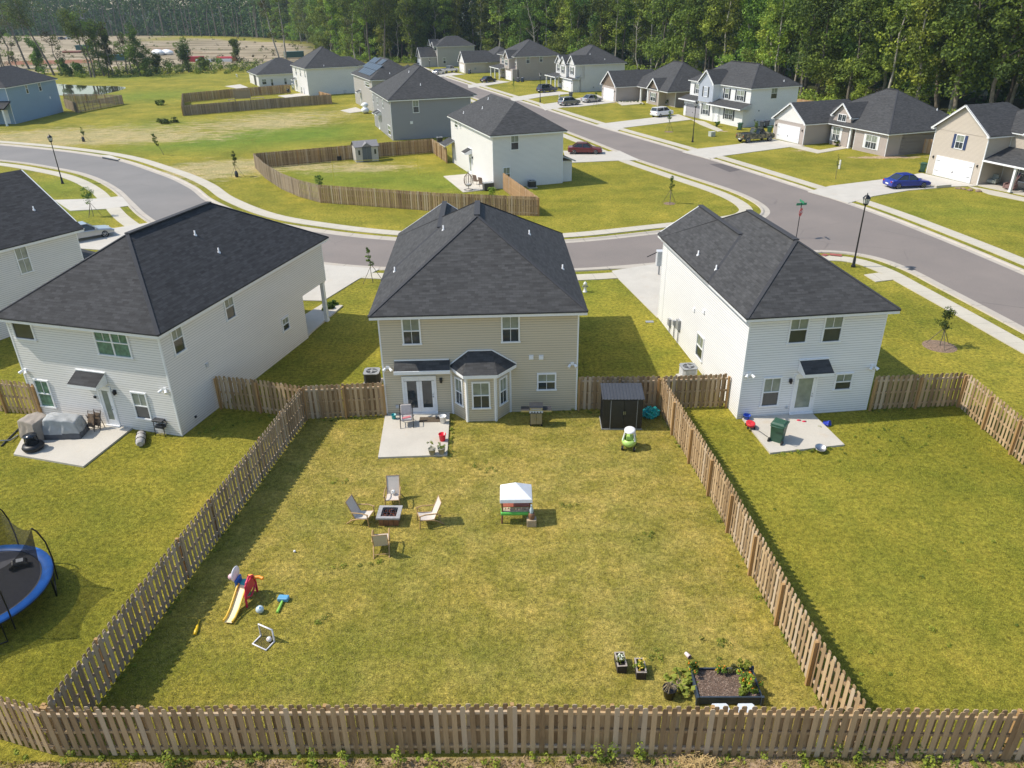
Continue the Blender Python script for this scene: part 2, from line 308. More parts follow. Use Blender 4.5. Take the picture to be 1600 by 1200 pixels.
def catmull(P,k=8):
    P=[Vector((p[0],p[1])) for p in P]; Q=[P[0]*2-P[1]]+P+[P[-1]*2-P[-2]]; out=[]
    for i in range(1,len(Q)-2):
        for j in range(k):
            t=j/k; a,b,c,d=Q[i-1],Q[i],Q[i+1],Q[i+2]
            out.append(.5*((2*b)+(c-a)*t+(2*a-5*b+4*c-d)*t*t+(3*b-a-3*c+d)*t**3))
    out.append(P[-1]); return out
def offset(P,d):
    o=[]
    for i,p in enumerate(P):
        t=(P[min(i+1,len(P)-1)]-P[max(i-1,0)]).normalized(); o.append(p+Vector((-t.y,t.x))*d)
    return o
def inpoly(x,y,P):
    r=False;n=len(P)
    for i in range(n):
        a=P[i];b=P[(i+1)%n]
        if (a[1]>y)!=(b[1]>y) and x<(b[0]-a[0])*(y-a[1])/(b[1]-a[1])+a[0]: r=not r
    return r
# ================================================================ GROUND, ROADS
def W(*pts): return [at(px,py) for px,py in pts]
KU=catmull([(-120,134),(-100,127.5),(-77.4,119.6),(-56.5,108.3),(-43.4,96.0),(-36.3,87.6),(-31.4,80.2),(-24.5,72.5),(-17.3,68.0),(-10.4,65.1),(-3,63.6),(4.9,63.5),(13.5,66.0),(20.3,68.3),(23.7,70.6),(25.0,74.5),(24.0,81),(20.2,90.5),(16.5,99.7),(14.6,106.3),(8.9,124.4),(0,150),(-9,177),(-22,215),(-38,262)],6)
KL=catmull([(-120,122),(-95,116),(-69.4,106.1),(-57.4,99.1),(-51.0,93.9),(-45,87),(-40.3,80.2),(-36.0,74.0),(-30,67),(-23,61.5),(-15.3,58.3),(-10.3,56.8),(-3,55.8),(5.2,55.7),(11.8,56.9),(19,58.8),(25.4,59.4),(28.4,58),(29.9,54.9),(30.5,51),(31.2,45.6),(32.0,39),(33.5,30),(35,12)],6)
KR=catmull([(-30,262),(-14,214),(-1,176),(7.7,150.2),(14.7,129.5),(24.1,105.0),(30.2,87.5),(34.6,73.5),(36.9,62.5),(38.4,52.5),(39.8,42),(41,30),(43,12)],6)
# driveways (ground polygons)
DR=[('driveway',W((462,408),(500,414),(594,421),(560,437),(505,471),(462,470))),
 ('driveway',W((956,424),(1032,412),(1062,408),(1062,500),(1027,497),(966,436))),
 ('driveway',W((85,313),(150,311),(190,307),(203,322),(165,327),(110,330))),
 ('driveway',W((110,362),(150,360),(173,358),(236,348),(205,372),(170,392),(110,388))),
 ('driveway',W((880,236),(940,238),(968,236),(1000,251),(975,251),(886,255))),
 ('driveway',W((928,196),(945,193),(1012,185),(1060,179),(1082,187),(975,200),(964,205))),
 ('driveway',W((1066,238),(1090,233),(1150,226),(1205,217),(1257,228),(1235,230),(1130,244),(1108,249))),
 ('driveway',W((1262,300),(1297,291),(1385,280),(1440,271),(1527,291),(1490,292),(1420,298),(1365,307),(1325,318))),
 ('driveway',W((842,164),(872,160),(932,148),(962,160),(905,167),(880,168),(852,173))),
 ('driveway',W((797,153),(835,147),(872,143),(896,146),(850,151),(815,157),(800,159))),
 ('driveway',W((731,133),(779,126),(798,128),(740,137),(732,138))),
 ('driveway',W((668,119),(708,114),(727,116),(700,119),(672,122)))]
def strip(mb,P,d0,d1,z,thick=0,m=0,skip=None):
    a=offset(P,d0); b=offset(P,d1); u=0
    for i in range(len(P)-1):
        l=(P[i+1]-P[i]).length; q=[a[i],a[i+1],b[i+1],b[i]]
        if d1<d0: q=[b[i],b[i+1],a[i+1],a[i]]
        f=[Vector((p.x,p.y,z)) for p in q]
        if (f[1]-f[0]).cross(f[2]-f[0]).z<0: f=f[::-1]; uv=[(u,1.3),(u+l,1.3),(u+l,0),(u,0)]
        else: uv=[(u,0),(u+l,0),(u+l,1.3),(u,1.3)]
        mb.poly(f,m,uv=uv)
        if thick:
            for e in (a,b): mb.poly([Vector((e[i].x,e[i].y,0)),Vector((e[i+1].x,e[i+1].y,0)),Vector((e[i+1].x,e[i+1].y,z)),Vector((e[i].x,e[i].y,z))],m)
        u+=l
road=MB(); ring=KU+[Vector((-34,262))]+KR+KL[::-1]
ring3=[Vector((p.x,p.y,.004)) for p in ring]
for t in tessellate_polygon([ring3]):
    q=[ring3[i] for i in t]
    if (q[1]-q[0]).cross(q[2]-q[0]).z<0: q=q[::-1]
    road.poly(q)
tag(road.build('road',M['asphalt']),kind='structure')
def sgn(P,out):  # +1 when the outer side is the left of the direction
    return out
for P,o in ((KU,1),(KL,-1),(KR,1)):
    kb=MB(); lows=[]
    for i,p in enumerate(P):
        t=(P[min(i+1,len(P)-1)]-P[max(i-1,0)]).normalized(); q=p+Vector((-t.y,t.x))*o*.5
        lows.append(any(inpoly(q.x,q.y,D) for _,D in DR))
    prof=[(-.5,.009),(-.02,.012),(.13,.1),(.30,.1),(.34,-.02)]
    rows=[offset(P,o*d) for d,z in prof]; u=0
    for i in range(len(P)-1):
        l=(P[i+1]-P[i]).length
        for j in range(len(prof)-1):
            def z(jj,ii): zz=prof[jj][1]; return zz if not(lows[ii] and zz>.05) else .03
            a,b,c,d=[Vector((rows[jj][ii].x,rows[jj][ii].y,z(jj,ii))) for jj,ii in ((j,i),(j,i+1),(j+1,i+1),(j+1,i))]
            f=[a,b,c,d]; uv=[(u,j),(u+l,j),(u+l,j+1),(u,j+1)]
            if (b-a).cross(c-a).z<0: f=f[::-1]; uv=uv[::-1]
            kb.poly(f,uv=uv)
        u+=l
    tag(kb.build('kerb',M['kerb']),kind='structure')
sw=MB(); strip(sw,KU,1.1,2.4,.05,1); tag(sw.build('sidewalk',M['walk']),kind='structure')
sw=MB(); strip(sw,KL,-1.1,-2.4,.05,1); tag(sw.build('sidewalk',M['walk']),kind='structure')
sw=MB(); strip(sw,KR,1.1,2.4,.05,1); tag(sw.build('sidewalk',M['walk']),kind='structure')
def slab(name,P,z=.06,m='drive'):
    b=MB(); b.prism([(p.x,p.y) for p in P],0,z); return tag(b.build(name,M[m]),kind='structure')
for n,P in DR: slab(n,P,.056)
slab('patio',[(-6.16,29.23),(-3.04,29.33),(-3.10,33.25),(-6.1,33.15)] and W((591,717),(699,713),(703,645),(603,645)),.09,'slab')
slab('patio',W((22,712),(131,731),(212,667),(60,640)),.09,'slab'); slab('patio',W((1155,650),(1203,710),(1319,697),(1266,645)),.09,'slab')
slab('patio',W((693,276),(724,301),(770,296),(735,272)),.07,'slab'); slab('patio',W((532,173),(547,177),(570,174),(556,168)),.07,'slab')
slab('patio',W((352,135),(372,139),(388,137),(375,132)),.07,'slab'); slab('patio',W((434,150),(447,153),(486,149),(470,146)),.07,'slab')
slab('porch_floor',W((505,476),(536,479),(522,491),(490,518),(476,532),(466,500)),.1,'slab')
slab('garden_path',W((962,159),(972,165),(1006,162),(1000,158)),.052,'walk'); slab('garden_path',W((1235,230),(1278,240),(1330,231),(1322,228),(1280,235),(1246,227)),.052,'walk')
slab('garden_path',W((1080,187),(1100,190),(1130,204),(1122,206),(1094,195)),.052,'walk')
slab('porch_floor',W((1520,289),(1600,306),(1640,314),(1640,290),(1560,275)),.12,'slab'); slab('garden_path',W((1512,291),(1560,300),(1640,318),(1640,323),(1545,304)),.052,'walk')
slab('concrete_pad',W((1350,430),(1372,427),(1402,437),(1368,441)),.053,'walk')
pd=MB()
for px0,px1 in ((1285,1292),(1296,1315)):
    A=at(px0,399);B=at(px1,401); pd.rbox(((A.x+B.x)/2,(A.y+B.y)/2,.108),((B-A).length,.5,.012),(0,0,math.atan2(B.y-A.y,B.x-A.x)))
tag(pd.build('kerb_ramp',mat('red_tactile',(.32,.09,.07),.8)),kind='structure')
# darker asphalt repair patches and manhole
pt=MB(); pt.prism([tuple(p)[:2] for p in W((1108,256),(1130,256),(1160,265),(1140,269))],.004,.009); tag(pt.build('road_patch',mat('patched_asphalt',(.11,.095,.09),.9,var=.2)),kind='structure')
pt=MB(); pt.prism([tuple(p)[:2] for p in W((1417,421),(1424,418),(1431,421),(1425,423))],.004,.012); tag(pt.build('drain_grate',M['dgrey']),kind='structure')
pt=MB(); q_=[tuple(p)[:2] for p in W((158,243.5),(172,244),(188,249.5),(184,251),(160,246))]; pt.prism(q_,.09,.125); tag(pt.build('drain_lid',M['slab']),kind='structure')
pt=MB(); q_=[tuple(p)[:2] for p in W((160,246.3),(184,251.2),(185,252.4),(160,247.6))]; pt.prism(q_,.012,.118); tag(pt.build('drain_slot',M['black']),kind='structure')
# ---- ground sheet with painted soil / straw regions (real ground colour; woodland floor also holds painted shade)
def axis(a,b,st,far,k):
    c=list(np.arange(a,b+1e-6,st)); s=st; x=b
    while x<far: s*=k; x+=s; c.append(x)
    s=st; x=a
    while x>-far: s*=k; x-=s; c.insert(0,x)
    return np.array(c)
gx=axis(-60,60,.75,4000,1.22); gy=np.array([y for y in axis(8,130,.75,4200,1.12)])
gy=gy[gy>-60]; gx=np.unique(np.concatenate([gx,np.arange(-260,-60,4),np.arange(60,140,3)])); gy=np.unique(np.concatenate([gy,np.arange(11.5,14.3,.2),np.arange(130,700,5)]))
XX,YY=np.meshgrid(gx,gy); nx,ny=len(gx),len(gy)
vs=np.stack([XX.ravel(),YY.ravel(),np.zeros(nx*ny)],1)
idx=np.arange(nx*ny).reshape(ny,nx); fs=np.stack([idx[:-1,:-1].ravel(),idx[:-1,1:].ravel(),idx[1:,1:].ravel(),idx[1:,:-1].ravel()],1)
me=bpy.data.meshes.new('ground'); me.from_pydata(vs.tolist(),[],fs.tolist()); me.materials.append(M['ground'])
def pmask(P,soft):
    X,Y=vs[:,0],vs[:,1]; ins=np.zeros(len(X),bool); dist=np.full(len(X),1e9); n=len(P)
    for i in range(n):
        ax,ay=P[i][0],P[i][1]; bx,by=P[(i+1)%n][0],P[(i+1)%n][1]
        c=((ay>Y)!=(by>Y))
        with np.errstate(divide='ignore',invalid='ignore'): xi=(bx-ax)*(Y-ay)/((by-ay) if by!=ay else 1e-9)+ax
        ins^=(c&(X<xi))
        t=np.clip(((X-ax)*(bx-ax)+(Y-ay)*(by-ay))/((bx-ax)**2+(by-ay)**2+1e-12),0,1); dist=np.minimum(dist,np.hypot(X-ax-t*(bx-ax),Y-ay-t*(by-ay)))
    sd=np.where(ins,dist,-dist); return np.clip(sd/soft*.5+.5,0,1)
def blob(px,py,rx,ry,wt=1):
    p=at(px,py); return wt*np.exp(-(((vs[:,0]-p.x)/rx)**2+((vs[:,1]-p.y)/ry)**2))
def setattr_(n,v):
    a=me.attributes.new(n,'FLOAT','POINT'); a.data.foreach_set('value',np.clip(v,0,1).astype(np.float32))
yard=[(-12.6,14.3),(9.2,13.9),(8.9,16.2),(8.2,26),(7.4,33.5),(-10.3,33)]
tan=pmask(yard,.8)*.62+blob(800,760,7,3,.35)+blob(1000,960,4,3,.25)+blob(450,720,3,3,.2)
tan-=blob(600,1000,6,2,.25)+blob(250,1060,5,2,.5)+blob(560,830,2,1.5,.1)
tan+=blob(1400,1000,3,3,.1)+blob(40,620,1,1,.3)
lush=pmask(W((690,270),(560,262),(420,262),(500,296),(700,300),(840,300),(760,270)),3)*.55+pmask(W((560,195),(390,200),(180,235),(330,236),(560,215)),5)*.85+blob(230,150,14,12,.7)+blob(250,195,8,8,.4)+blob(900,440,3,6,.35)+blob(200,120,20,12,.5)+blob(150,320,6,6,.5)+blob(90,290,6,6,.5)+blob(1500,330,8,6,.25)+blob(900,100,30,30,.9)
lush+=blob(600,1040,4,1.5,.3)+blob(1050,1040,1.2,.8,.6)+blob(590,820,.6,.6,.2)+blob(530,772,.5,.6,.8)+blob(500,800,1.2,1.4,.45)+blob(760,735,1.5,.6,.4)+blob(890,735,2,.7,.3)+blob(1025,1018,.5,.4,.6)
straw=blob(170,205,26,14,.58)+blob(60,215,16,8,.6)+blob(540,262,8,5,.6)+blob(470,250,6,4,.5)+blob(300,215,12,6,.45)+blob(330,262,8,7,.8)+blob(300,280,8,5,.5)+blob(470,180,16,9,.75)+blob(430,195,12,6,.7)+blob(380,260,9,4,.5)+blob(600,262,8,3,.5)+blob(520,300,6,3,.5)+blob(560,165,7,4,.4)+blob(100,220,16,6,.5)
soil=np.where(vs[:,1]<13.95,.56,0)*(vs[:,1]>-60)+blob(1545,300,3,2,.0)+blob(1000,1085,.3,.2,.4)+blob(965,1100,.5,.3,.3)+blob(1175,535,.1,.1,0)+blob(960,960,.5,.5,.0)+blob(160,765,.6,.6,.3)+blob(1300,255,2,1.2,.3)+blob(1420,245,5,1.5,.5)+blob(1130,205,2,1.2,.5)+blob(980,161,5,2,.75)+blob(1030,167,4,1.5,.75)+blob(770,168,6,3,.0)+blob(1265,235,4,1.2,.6)+blob(1360,246,4,1,.6)
sand=pmask(W((-500,112),(0,112),(230,112),(420,104),(560,92),(640,82),(600,72),(470,69),(400,64),(250,50),(0,50),(-500,50)),14)
sand-=blob(330,57,60,70,.6)+blob(560,85,25,50,.45)+blob(200,105,30,8,.5)
red=pmask(W((180,72),(260,70),(440,88),(560,88),(430,97),(300,88),(215,82)),14)*.5+pmask(W((0,95),(150,92),(170,98),(0,103)),6)*.8
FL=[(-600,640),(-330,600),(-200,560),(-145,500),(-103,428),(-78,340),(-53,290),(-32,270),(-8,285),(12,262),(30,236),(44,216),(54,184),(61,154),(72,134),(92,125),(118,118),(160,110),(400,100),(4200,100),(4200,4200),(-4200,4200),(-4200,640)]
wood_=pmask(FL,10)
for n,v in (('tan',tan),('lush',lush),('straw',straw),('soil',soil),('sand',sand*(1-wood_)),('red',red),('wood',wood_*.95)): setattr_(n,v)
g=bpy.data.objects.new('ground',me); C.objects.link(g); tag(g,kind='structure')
# pond
m,nt_,p_=newmat('pond_water'); p_.inputs['Base Color'].default_value=(.05,.05,.035,1); p_.inputs['Roughness'].default_value=.03; p_.inputs['IOR'].default_value=1.33; p_.inputs['Specular IOR Level'].default_value=.25
tc=N(nt_,'TexCoord'); n_=noise(nt_,.5,3,tc.outputs['Object']); bump(nt_,p_,n_.outputs[0],.05,.1)
pw=MB(); PP=catmull([tuple(q)[:2] for q in W((88,131),(140,134),(185,135),(196,138),(172,145),(140,150),(95,149),(60,145),(88,131))],5); pw.prism([(q.x,q.y) for q in PP[:-1]],-.1,.02); tag(pw.build('pond',m),kind='structure')
# ================================================================ FENCES
def fence(label,pts,name='fence',mat_='fence',h=1.83,side=-1,group=None,pw_=.142,sp=.25,postevery=2.44,ends=(1,1),solid=False):
    """side: which side (left=+1/right=-1 of the run) shows the posts"""
    pts=[Vector((p[0],p[1])) for p in pts]; A,B=pts[0],pts[-1]
    mid=(A+B)/2; root=thing(name,label,'fence',(mid.x,mid.y,0),0,group)
    pk=MB(); rl=MB(); off=Vector((-mid.x,-mid.y,0)); np_=0
    for a,b in zip(pts,pts[1:]):
        d=(b-a); Ln=d.length; d.normalize(); nrm=Vector((-d.y,d.x)); ang=math.atan2(d.y,d.x)
        nps=max(1,round(Ln/postevery)); ppos=[i*Ln/nps for i in range(nps+1)]
        for z in (.28,.95,1.6):
            c=(a+b)/2; rl.rbox((c.x-mid.x,c.y-mid.y,z*h/1.83),(Ln,.074,.089),(0,0,ang))
        for i,t in enumerate(ppos):
            if i==0 and (a is not A or not ends[0]): continue
            if i==nps and b is B and not ends[1]: continue
            q=a+d*t+nrm*side*(.115 if not solid else .09); o=MB(); o.rbox((0,0,(h-.06)/2),(.095,.11,h-.06),(0,0,ang)); 
            pp=o.build('post',M['post'],root); pp.location=(q.x-mid.x,q.y-mid.y,0)
        k=0; x=.05
        step=sp/2 if not solid else sp*.64
        while x<Ln-.03:
            s=(1 if k%2 else -1) if not solid else -side
            if True:
                q=a+d*x+nrm*s*.047; hh=h+random.uniform(-.018,.012); w2=pw_/2
                Mx=Matrix.Translation((q.x-mid.x,q.y-mid.y,.03))@Matrix.Rotation(ang,4,'Z')@Matrix.Rotation(random.gauss(0,.006),4,'Y')@Matrix.Rotation(random.gauss(0,.004),4,'X')
                pr=[(-w2,0),(w2,0),(w2,hh-.04),(w2-.03,hh),(-w2+.03,hh),(-w2,hh-.04)]
                f=[Mx@Vector((u,-.009,v)) for u,v in pr]; r=[Mx@Vector((u,.009,v)) for u,v in pr]
                pk.add(f+r,[(0,1,2,3,4,5),(11,10,9,8,7,6)]+[(i,6+i,6+(i+1)%6,(i+1)%6) for i in range(6)])
            k+=1; x+=step
    pk.build('pickets',M[mat_],root); rl.build('rails',M[mat_],root); return root
FA=at(65,1108,1.83); FA.z=0; FRc=Vector((9.0,14.02,0))
LT=Vector((-10.29,33.02,0)); 
d_=(at(1595,1113,1.83)-at(300,1102,1.83)); 
fence('long weathered wooden fence across the bottom of the photo behind the bare soil strip',[FA,at(800,1103,1.83),at(1600,1113,1.83),at(1750,1114,1.83)],side=1)
fence('short wooden fence run at the lower left corner bending away from the long front fence',[at(-120,1058,1.83),(FA.x-.12,FA.y+.02)],side=1)
fence('shaded wooden fence between the trampoline yard and the fire pit yard',[(FA.x+.02,FA.y+.2),(-11.84,21.42),(LT.x-.02,LT.y-.1)],side=1,mat_='fence_old_shaded')
fence('sunlit wooden fence between the fire pit yard and the empty right hand yard',[(7.42,33.45),(8.22,26.0),(8.9,16.2),(9.24,13.92)],side=-1)
fence('wooden fence from the tan house to the shaded fence behind its shed-free left side',[(LT.x,LT.y+.02),(-6.38,33.3)],side=-1)
fence('wooden fence between the left white house wall and the corner of the shaded fence',[at(337,588,1.83),at(400,594,1.83),(LT.x-.12,LT.y+.0)],side=-1)
fence('wooden fence behind the black storage shed beside the tan house',[(3.35,33.62),(7.36,33.5)],side=-1)
fence('wooden fence closing the gap up to the right white house beside its air conditioner',[(7.5,33.52),at(1139,585,1.83)],side=-1)
fence('wooden fence from the right white house to the far right corner post',[(17.9,33.15),at(1512,583,1.83)],side=-1)
fence('wooden fence running off the right edge of the photo from the corner post',[at(1514,585,1.83),at(1600,655,1.83),at(1650,697,1.83)],side=-1)
fence('short wooden fence at the left edge beside the left white house',[at(-60,588,1.83),at(52,600,1.83)],side=-1)
# fence round the yard across the street
X1=at(396,240,1.83);X2=at(437,270,1.83);X3=at(497,289,1.83);X4=at(840,308,1.83);X5=at(786,270,1.83);X6=at(675,217,1.83);X7=at(698,232,1.83)
G2='fence runs round the corner yard with the small shed'
fence('pale curved wooden fence along the street side of the corner yard with the small shed',[X1,at(412,255,1.83),X2,at(465,281,1.83),X3],side=1,mat_='fence_old_shaded',group=G2)
fence('straight wooden fence facing the street in front of the corner yard with the small shed',[X3,at(690,302,1.83),X4],side=1,group=G2)
fence('wooden fence from the corner yard back to the white house low window',[X4,X5],side=-1,group=G2,mat_='fence_new')
fence('brown wooden fence behind the small grey shed of the corner yard',[X1,at(560,226,1.83),X6],side=-1,group=G2)
fence('short wooden fence joining the back of the corner yard to the white house',[X6,X7],side=-1,group=G2)
G3='fence runs round the far yard with the wooden swing'
fence('long wooden fence on the street side of the far yard with the wooden swing',[at(284,165,1.83),at(400,156,1.83),at(517,147.5,1.83)],side=1,group=G3,mat_='fence_old_shaded')
fence('wooden fence on the left end of the far yard with the wooden swing',[at(284,165,1.83),at(285,146,1.83)],side=1,group=G3,mat_='fence_old_shaded')
fence('wooden fence behind the swing below the low white house',[at(285,146,1.83),at(375,138,1.83),at(452,132,1.83)],side=-1,group=G3)
fence('short new yellow fence beside the far white house',[at(517,147.5,1.83),at(499,143,1.83)],side=1,group=G3,mat_='fence_new')
G4='fence runs behind the blue house'
fence('grey wooden fence of the blue house facing the open field',[at(99,154,1.83),at(118,161,1.83),at(190,148.5,1.83)],side=1,group=G4,mat_='fence_old_shaded')
fence('grey wooden fence of the blue house along the pond bank',[at(99,147,1.83),at(150,147,1.83),at(190,148.5,1.83)],side=-1,group=G4,mat_='fence_old_shaded')
fence('orange new board fence behind the garage gable of the taupe ranch house',[at(1224,152,1.83),at(1275,158,1.83)],side=1,mat_='fence_new',solid=True)
fence('short yellow board fence between the taupe ranch house and the tan gabled house',[at(1440,216,1.83),at(1459,218,1.83)],side=1,mat_='fence_new',solid=True)
# ================================================================ HOUSES
class House:
    def __init__(s,label,O,deg,wall,name='house',roofm='roof',cat='house',group=None,trim=True):
        s.O=Vector((O[0],O[1],0)); s.a=math.radians(deg); s.root=thing(name,label,cat,s.O,s.a,group); s.wall=M[wall]; s.roofm=M[roofm]
        s.wb=MB(); s.rb=MB(); s.eb=MB(); s.tb=[]; s.cap=MB(); s.extra=[]; s.tree=[]
        s.R=Matrix.Rotation(s.a,4,'Z'); s.Ri=s.R.inverted(); s.usecap=False
    def toloc(s,p): return s.Ri@(Vector(p)-s.O)
    def frame(s,ox,oy,deg): a=math.radians(deg); return (Vector((ox,oy,0)),Vector((math.cos(a),math.sin(a),0)),Vector((math.sin(a),-math.cos(a),0)),a)
    def onw(s,fr,px,py):
        o,u,n,a=fr; Ow=s.O+s.R@o; nw=s.R@n; uw=s.R@u; d=ray(px,py); c=Vector((0,0,H_)); t=(Ow-c).dot(nw)/d.dot(nw); P=c+d*t
        return (P-Ow).dot(uw),P.z
    def box(s,x0,x1,y0,y1,z0,z1,corners=True,m=0):
        s.wb.box(x0,x1,y0,y1,z0,z1,m)
        if corners:
            t=.06
            for x,y in ((x0,y0),(x1,y0),(x1,y1),(x0,y1)):
                sx=-1 if x==x0 else 1; sy=-1 if y==y0 else 1
                s.tb.append((min(x+sx*.012,x-sx*t),max(x+sx*.012,x-sx*t),min(y+sy*.012,y-sy*t),max(y+sy*.012,y-sy*t),z0+.02,z1-.02))
    def roof(s,x0,x1,y0,y1,z,axis=None,ends='hh',ov=.35,p=.65,slab=True,gm=0,capm=False):
        """hip/gable roof over a rectangle; ends: low and high end of the ridge axis"""
        X0,X1,Y0,Y1=x0-ov,x1+ov,y0-ov,y1+ov
        if axis is None: axis='x' if (x1-x0)>(y1-y0) else 'y'
        if axis=='x': T=lambda a,b,c:(a,b,c); A0,A1,B0,B1=X0,X1,Y0,Y1; a0,a1,b0,b1=x0,x1,y0,y1
        else: T=lambda a,b,c:(b,a,c); A0,A1,B0,B1=Y0,Y1,X0,X1; a0,a1,b0,b1=y0,y1,x0,x1
        hw=(B1-B0)/2; zr=z+hw*p; bm=(B0+B1)/2
        r0=A0+(hw if ends[0]=='h' else 0); r1=A1-(hw if ends[1]=='h' else 0)
        if r1<r0+.01: r0=r1=(r0+r1)/2; 
        zz=z+.012; e=.03
        P=lambda a,b,c:Vector(T(a,b,c))
        def face(pts):
            pts=[P(*q) for q in pts]; n=(pts[1]-pts[0]).cross(pts[2]-pts[0])
            if n.z<0: pts=pts[::-1]
            s.rb.poly(pts); s.rb.poly([q-Vector((0,0,.07)) for q in pts][::-1])
            for i in range(len(pts)):
                a,b=pts[i],pts[(i+1)%len(pts)]; s.rb.poly([a,a-Vector((0,0,.07)),b-Vector((0,0,.07)),b])
        E0=e if ends[0]=='h' else .05; E1=e if ends[1]=='h' else .05
        face([(A0-E0,B0-e,zz),(A1+E1,B0-e,zz),(r1+(.05 if ends[1]=='g' else 0),bm,zr),(r0-(.05 if ends[0]=='g' else 0),bm,zr)])
        face([(A0-E0,B1+e,zz),(A1+E1,B1+e,zz),(r1+(.05 if ends[1]=='g' else 0),bm,zr),(r0-(.05 if ends[0]=='g' else 0),bm,zr)])
        if ends[0]=='h': face([(A0-e,B0-e,zz),(A0-e,B1+e,zz),(r0,bm,zr)])
        if ends[1]=='h': face([(A1+e,B0-e,zz),(A1+e,B1+e,zz),(r1,bm,zr)])
        # eaves: white soffit and fascia
        def eb(a,b,c,d,z0,z1): q0=T(a,c,z0); q1=T(b,d,z1); s.eb.box(min(q0[0],q1[0]),max(q0[0],q1[0]),min(q0[1],q1[1]),max(q0[1],q1[1]),z0,z1)
        if 'g' not in ends: eb(A0,A1,B0,B1,z-.2,z-.004)
        else:
            eb(A0,A1,B0,b0+.02,z-.2,z-.02); eb(A0,A1,b1-.02,B1,z-.2,z-.02)
            if ends[0]=='h': eb(A0,a0,b0+.02,b1-.02,z-.2,z-.02)
            if ends[1]=='h': eb(a1,A1,b0+.02,b1-.02,z-.2,z-.02)
        for k,(en,Ae,ae,sg) in enumerate(((ends[0],A0,a0,-1),(ends[1],A1,a1,1))):
            if en!='g': continue
            # gable wall
            zb=z-.2+ov*p; pts=[P(ae,b0,z-.2),P(ae,b1,z-.2),P(ae,b1,z-.02+ov*p*.6),P(ae,bm,zr-.1),P(ae,b0,z-.02+ov*p*.6)]
            inn=[q-Vector(T(sg*.1,0,0)) for q in pts]; s.wb.add(pts,[(0,1,2,3,4)] if (pts[1]-pts[0]).cross(pts[2]-pts[0]).dot(Vector(T(sg,0,0)))>0 else [(4,3,2,1,0)],gm)
            for bb in (B0,B1): s.eb.bar(P(Ae+sg*.02,bb,z-.09),P(Ae+sg*.02,bm,zr-.09),.06,.2,up=Vector((0,0,1)))
        if s.usecap or capm:
            rr=lambda a,b: s.cap.bar(a,b,.26,.03)
            s.cap.bar(P(r0,bm,zr+.03),P(r1,bm,zr+.03),.3,.05)
            if ends[0]=='h':
                for bb in (B0,B1): s.cap.bar(P(A0,bb,zz+.008),P(r0,bm,zr+.008),.17,.022)
            if ends[1]=='h':
                for bb in (B0,B1): s.cap.bar(P(A1,bb,zz+.008),P(r1,bm,zr+.008),.17,.022)
        return zr
    def pent(s,x0,x1,y0,y1,z0,z1,name='porch_roof'):
        """single slope from (y0,z0) low to (y1,z1) high"""
        r=MB(); pts=[(x0,y0,z0),(x1,y0,z0),(x1,y1,z1),(x0,y1,z1)]
        if y0>y1: pts=pts[::-1]
        lo=[Vector(q)-Vector((0,0,.1)) for q in pts]; r.poly([Vector(q) for q in pts]); r.add(lo,[(3,2,1,0)],1)
        for i in range(4):
            a=Vector(pts[i]);b=Vector(pts[(i+1)%4]); r.poly([a,lo[i],lo[(i+1)%4],b],1)
        sg=1 if y1>y0 else -1
        r.box(x0-.02,x1+.02,min(y0,y0-sg*.03),max(y0,y0-sg*.03),z0-.18,z0-.01,1)
        for x in (x0,x1):  # side triangle boards
            r.add([(x,y0,z0-.16),(x,y1,z0-.16),(x,y1,z1-.02),(x,y0,z0-.02)],[(0,1,2,3),(3,2,1,0)],1)
        r.add([(x0,y0,z0-.16),(x1,y0,z0-.16),(x1,y1,z0-.16),(x0,y1,z0-.16)],[(3,2,1,0),(0,1,2,3)],1)
        return r.build(name,[s.roofm,M['white']],s.root)
    def awning(s,fr,u,z,w,d=.75,h=.42,name='awning'):
        o,uu,n,a=fr; r=MB()
        P=lambda x,y,zz:(o+uu*(u+x)+n*y)+Vector((0,0,z+zz))
        r.add([P(0,d,.16),P(w,d,.16),P(w,.01,.16+h),P(0,.01,.16+h)],[(0,1,2,3)],0)
        r.add([P(0,d,0),P(w,d,0),P(w,d,.155),P(0,d,.155),P(0,.01,0),P(w,.01,0),P(w,.01,.15+h),P(0,.01,.15+h)],[(0,1,2,3),(4,5,1,0),(0,3,7,4),(1,5,6,2)],1)
        r.bar(P(-.02,.04,.18+h),P(w+.02,.04,.18+h),.08,.05,1)
        return r.build(name,[s.roofm,M['white']],s.root)
    def win(s,fr,u,z,w,h,cols=1,rows=2,grid='top',shut=None,trimw=.075,pane='glass',upper='blind',name='window',lab=None):
        o,uu,n,a=fr; f=MB(); Mw=lambda x,y,zz:Matrix.Translation(o+uu*x+n*y+Vector((0,0,zz)))@Matrix.Rotation(a,4,'Z')
        t=trimw
        f.mbox(Mw(u+w/2,.02,z+h-t/2),w,.07,t); f.mbox(Mw(u+w/2,.025,z+t/2),w+.06,.09,t)
        f.mbox(Mw(u+t/2,.02,z+h/2),t,.065,h-2*t-.002); f.mbox(Mw(u+w-t/2,.02,z+h/2),t,.065,h-2*t-.002)
        iw=w-2*t; ih=h-2*t; cw=iw/cols
        for i in range(1,cols): f.mbox(Mw(u+t+cw*i,.018,z+h/2),.07,.06,ih-.002)
        if rows==2: f.mbox(Mw(u+w/2,.02,z+h/2),iw-.002,.05,.05)
        if grid!='none':
            for i in range(cols):
                xm=u+t+cw*(i+.5)
                for zc,hh in ((z+h*.75-.01,ih/2-.03),(z+h*.25+.01,ih/2-.03)):
                    if grid=='top' and zc<z+h/2: continue
                    f.mbox(Mw(xm,.012,zc),.022,.03,hh)
        fo=f.build(name,M['white'],s.root)
        if lab: fo['label']=lab
        p=MB(); 
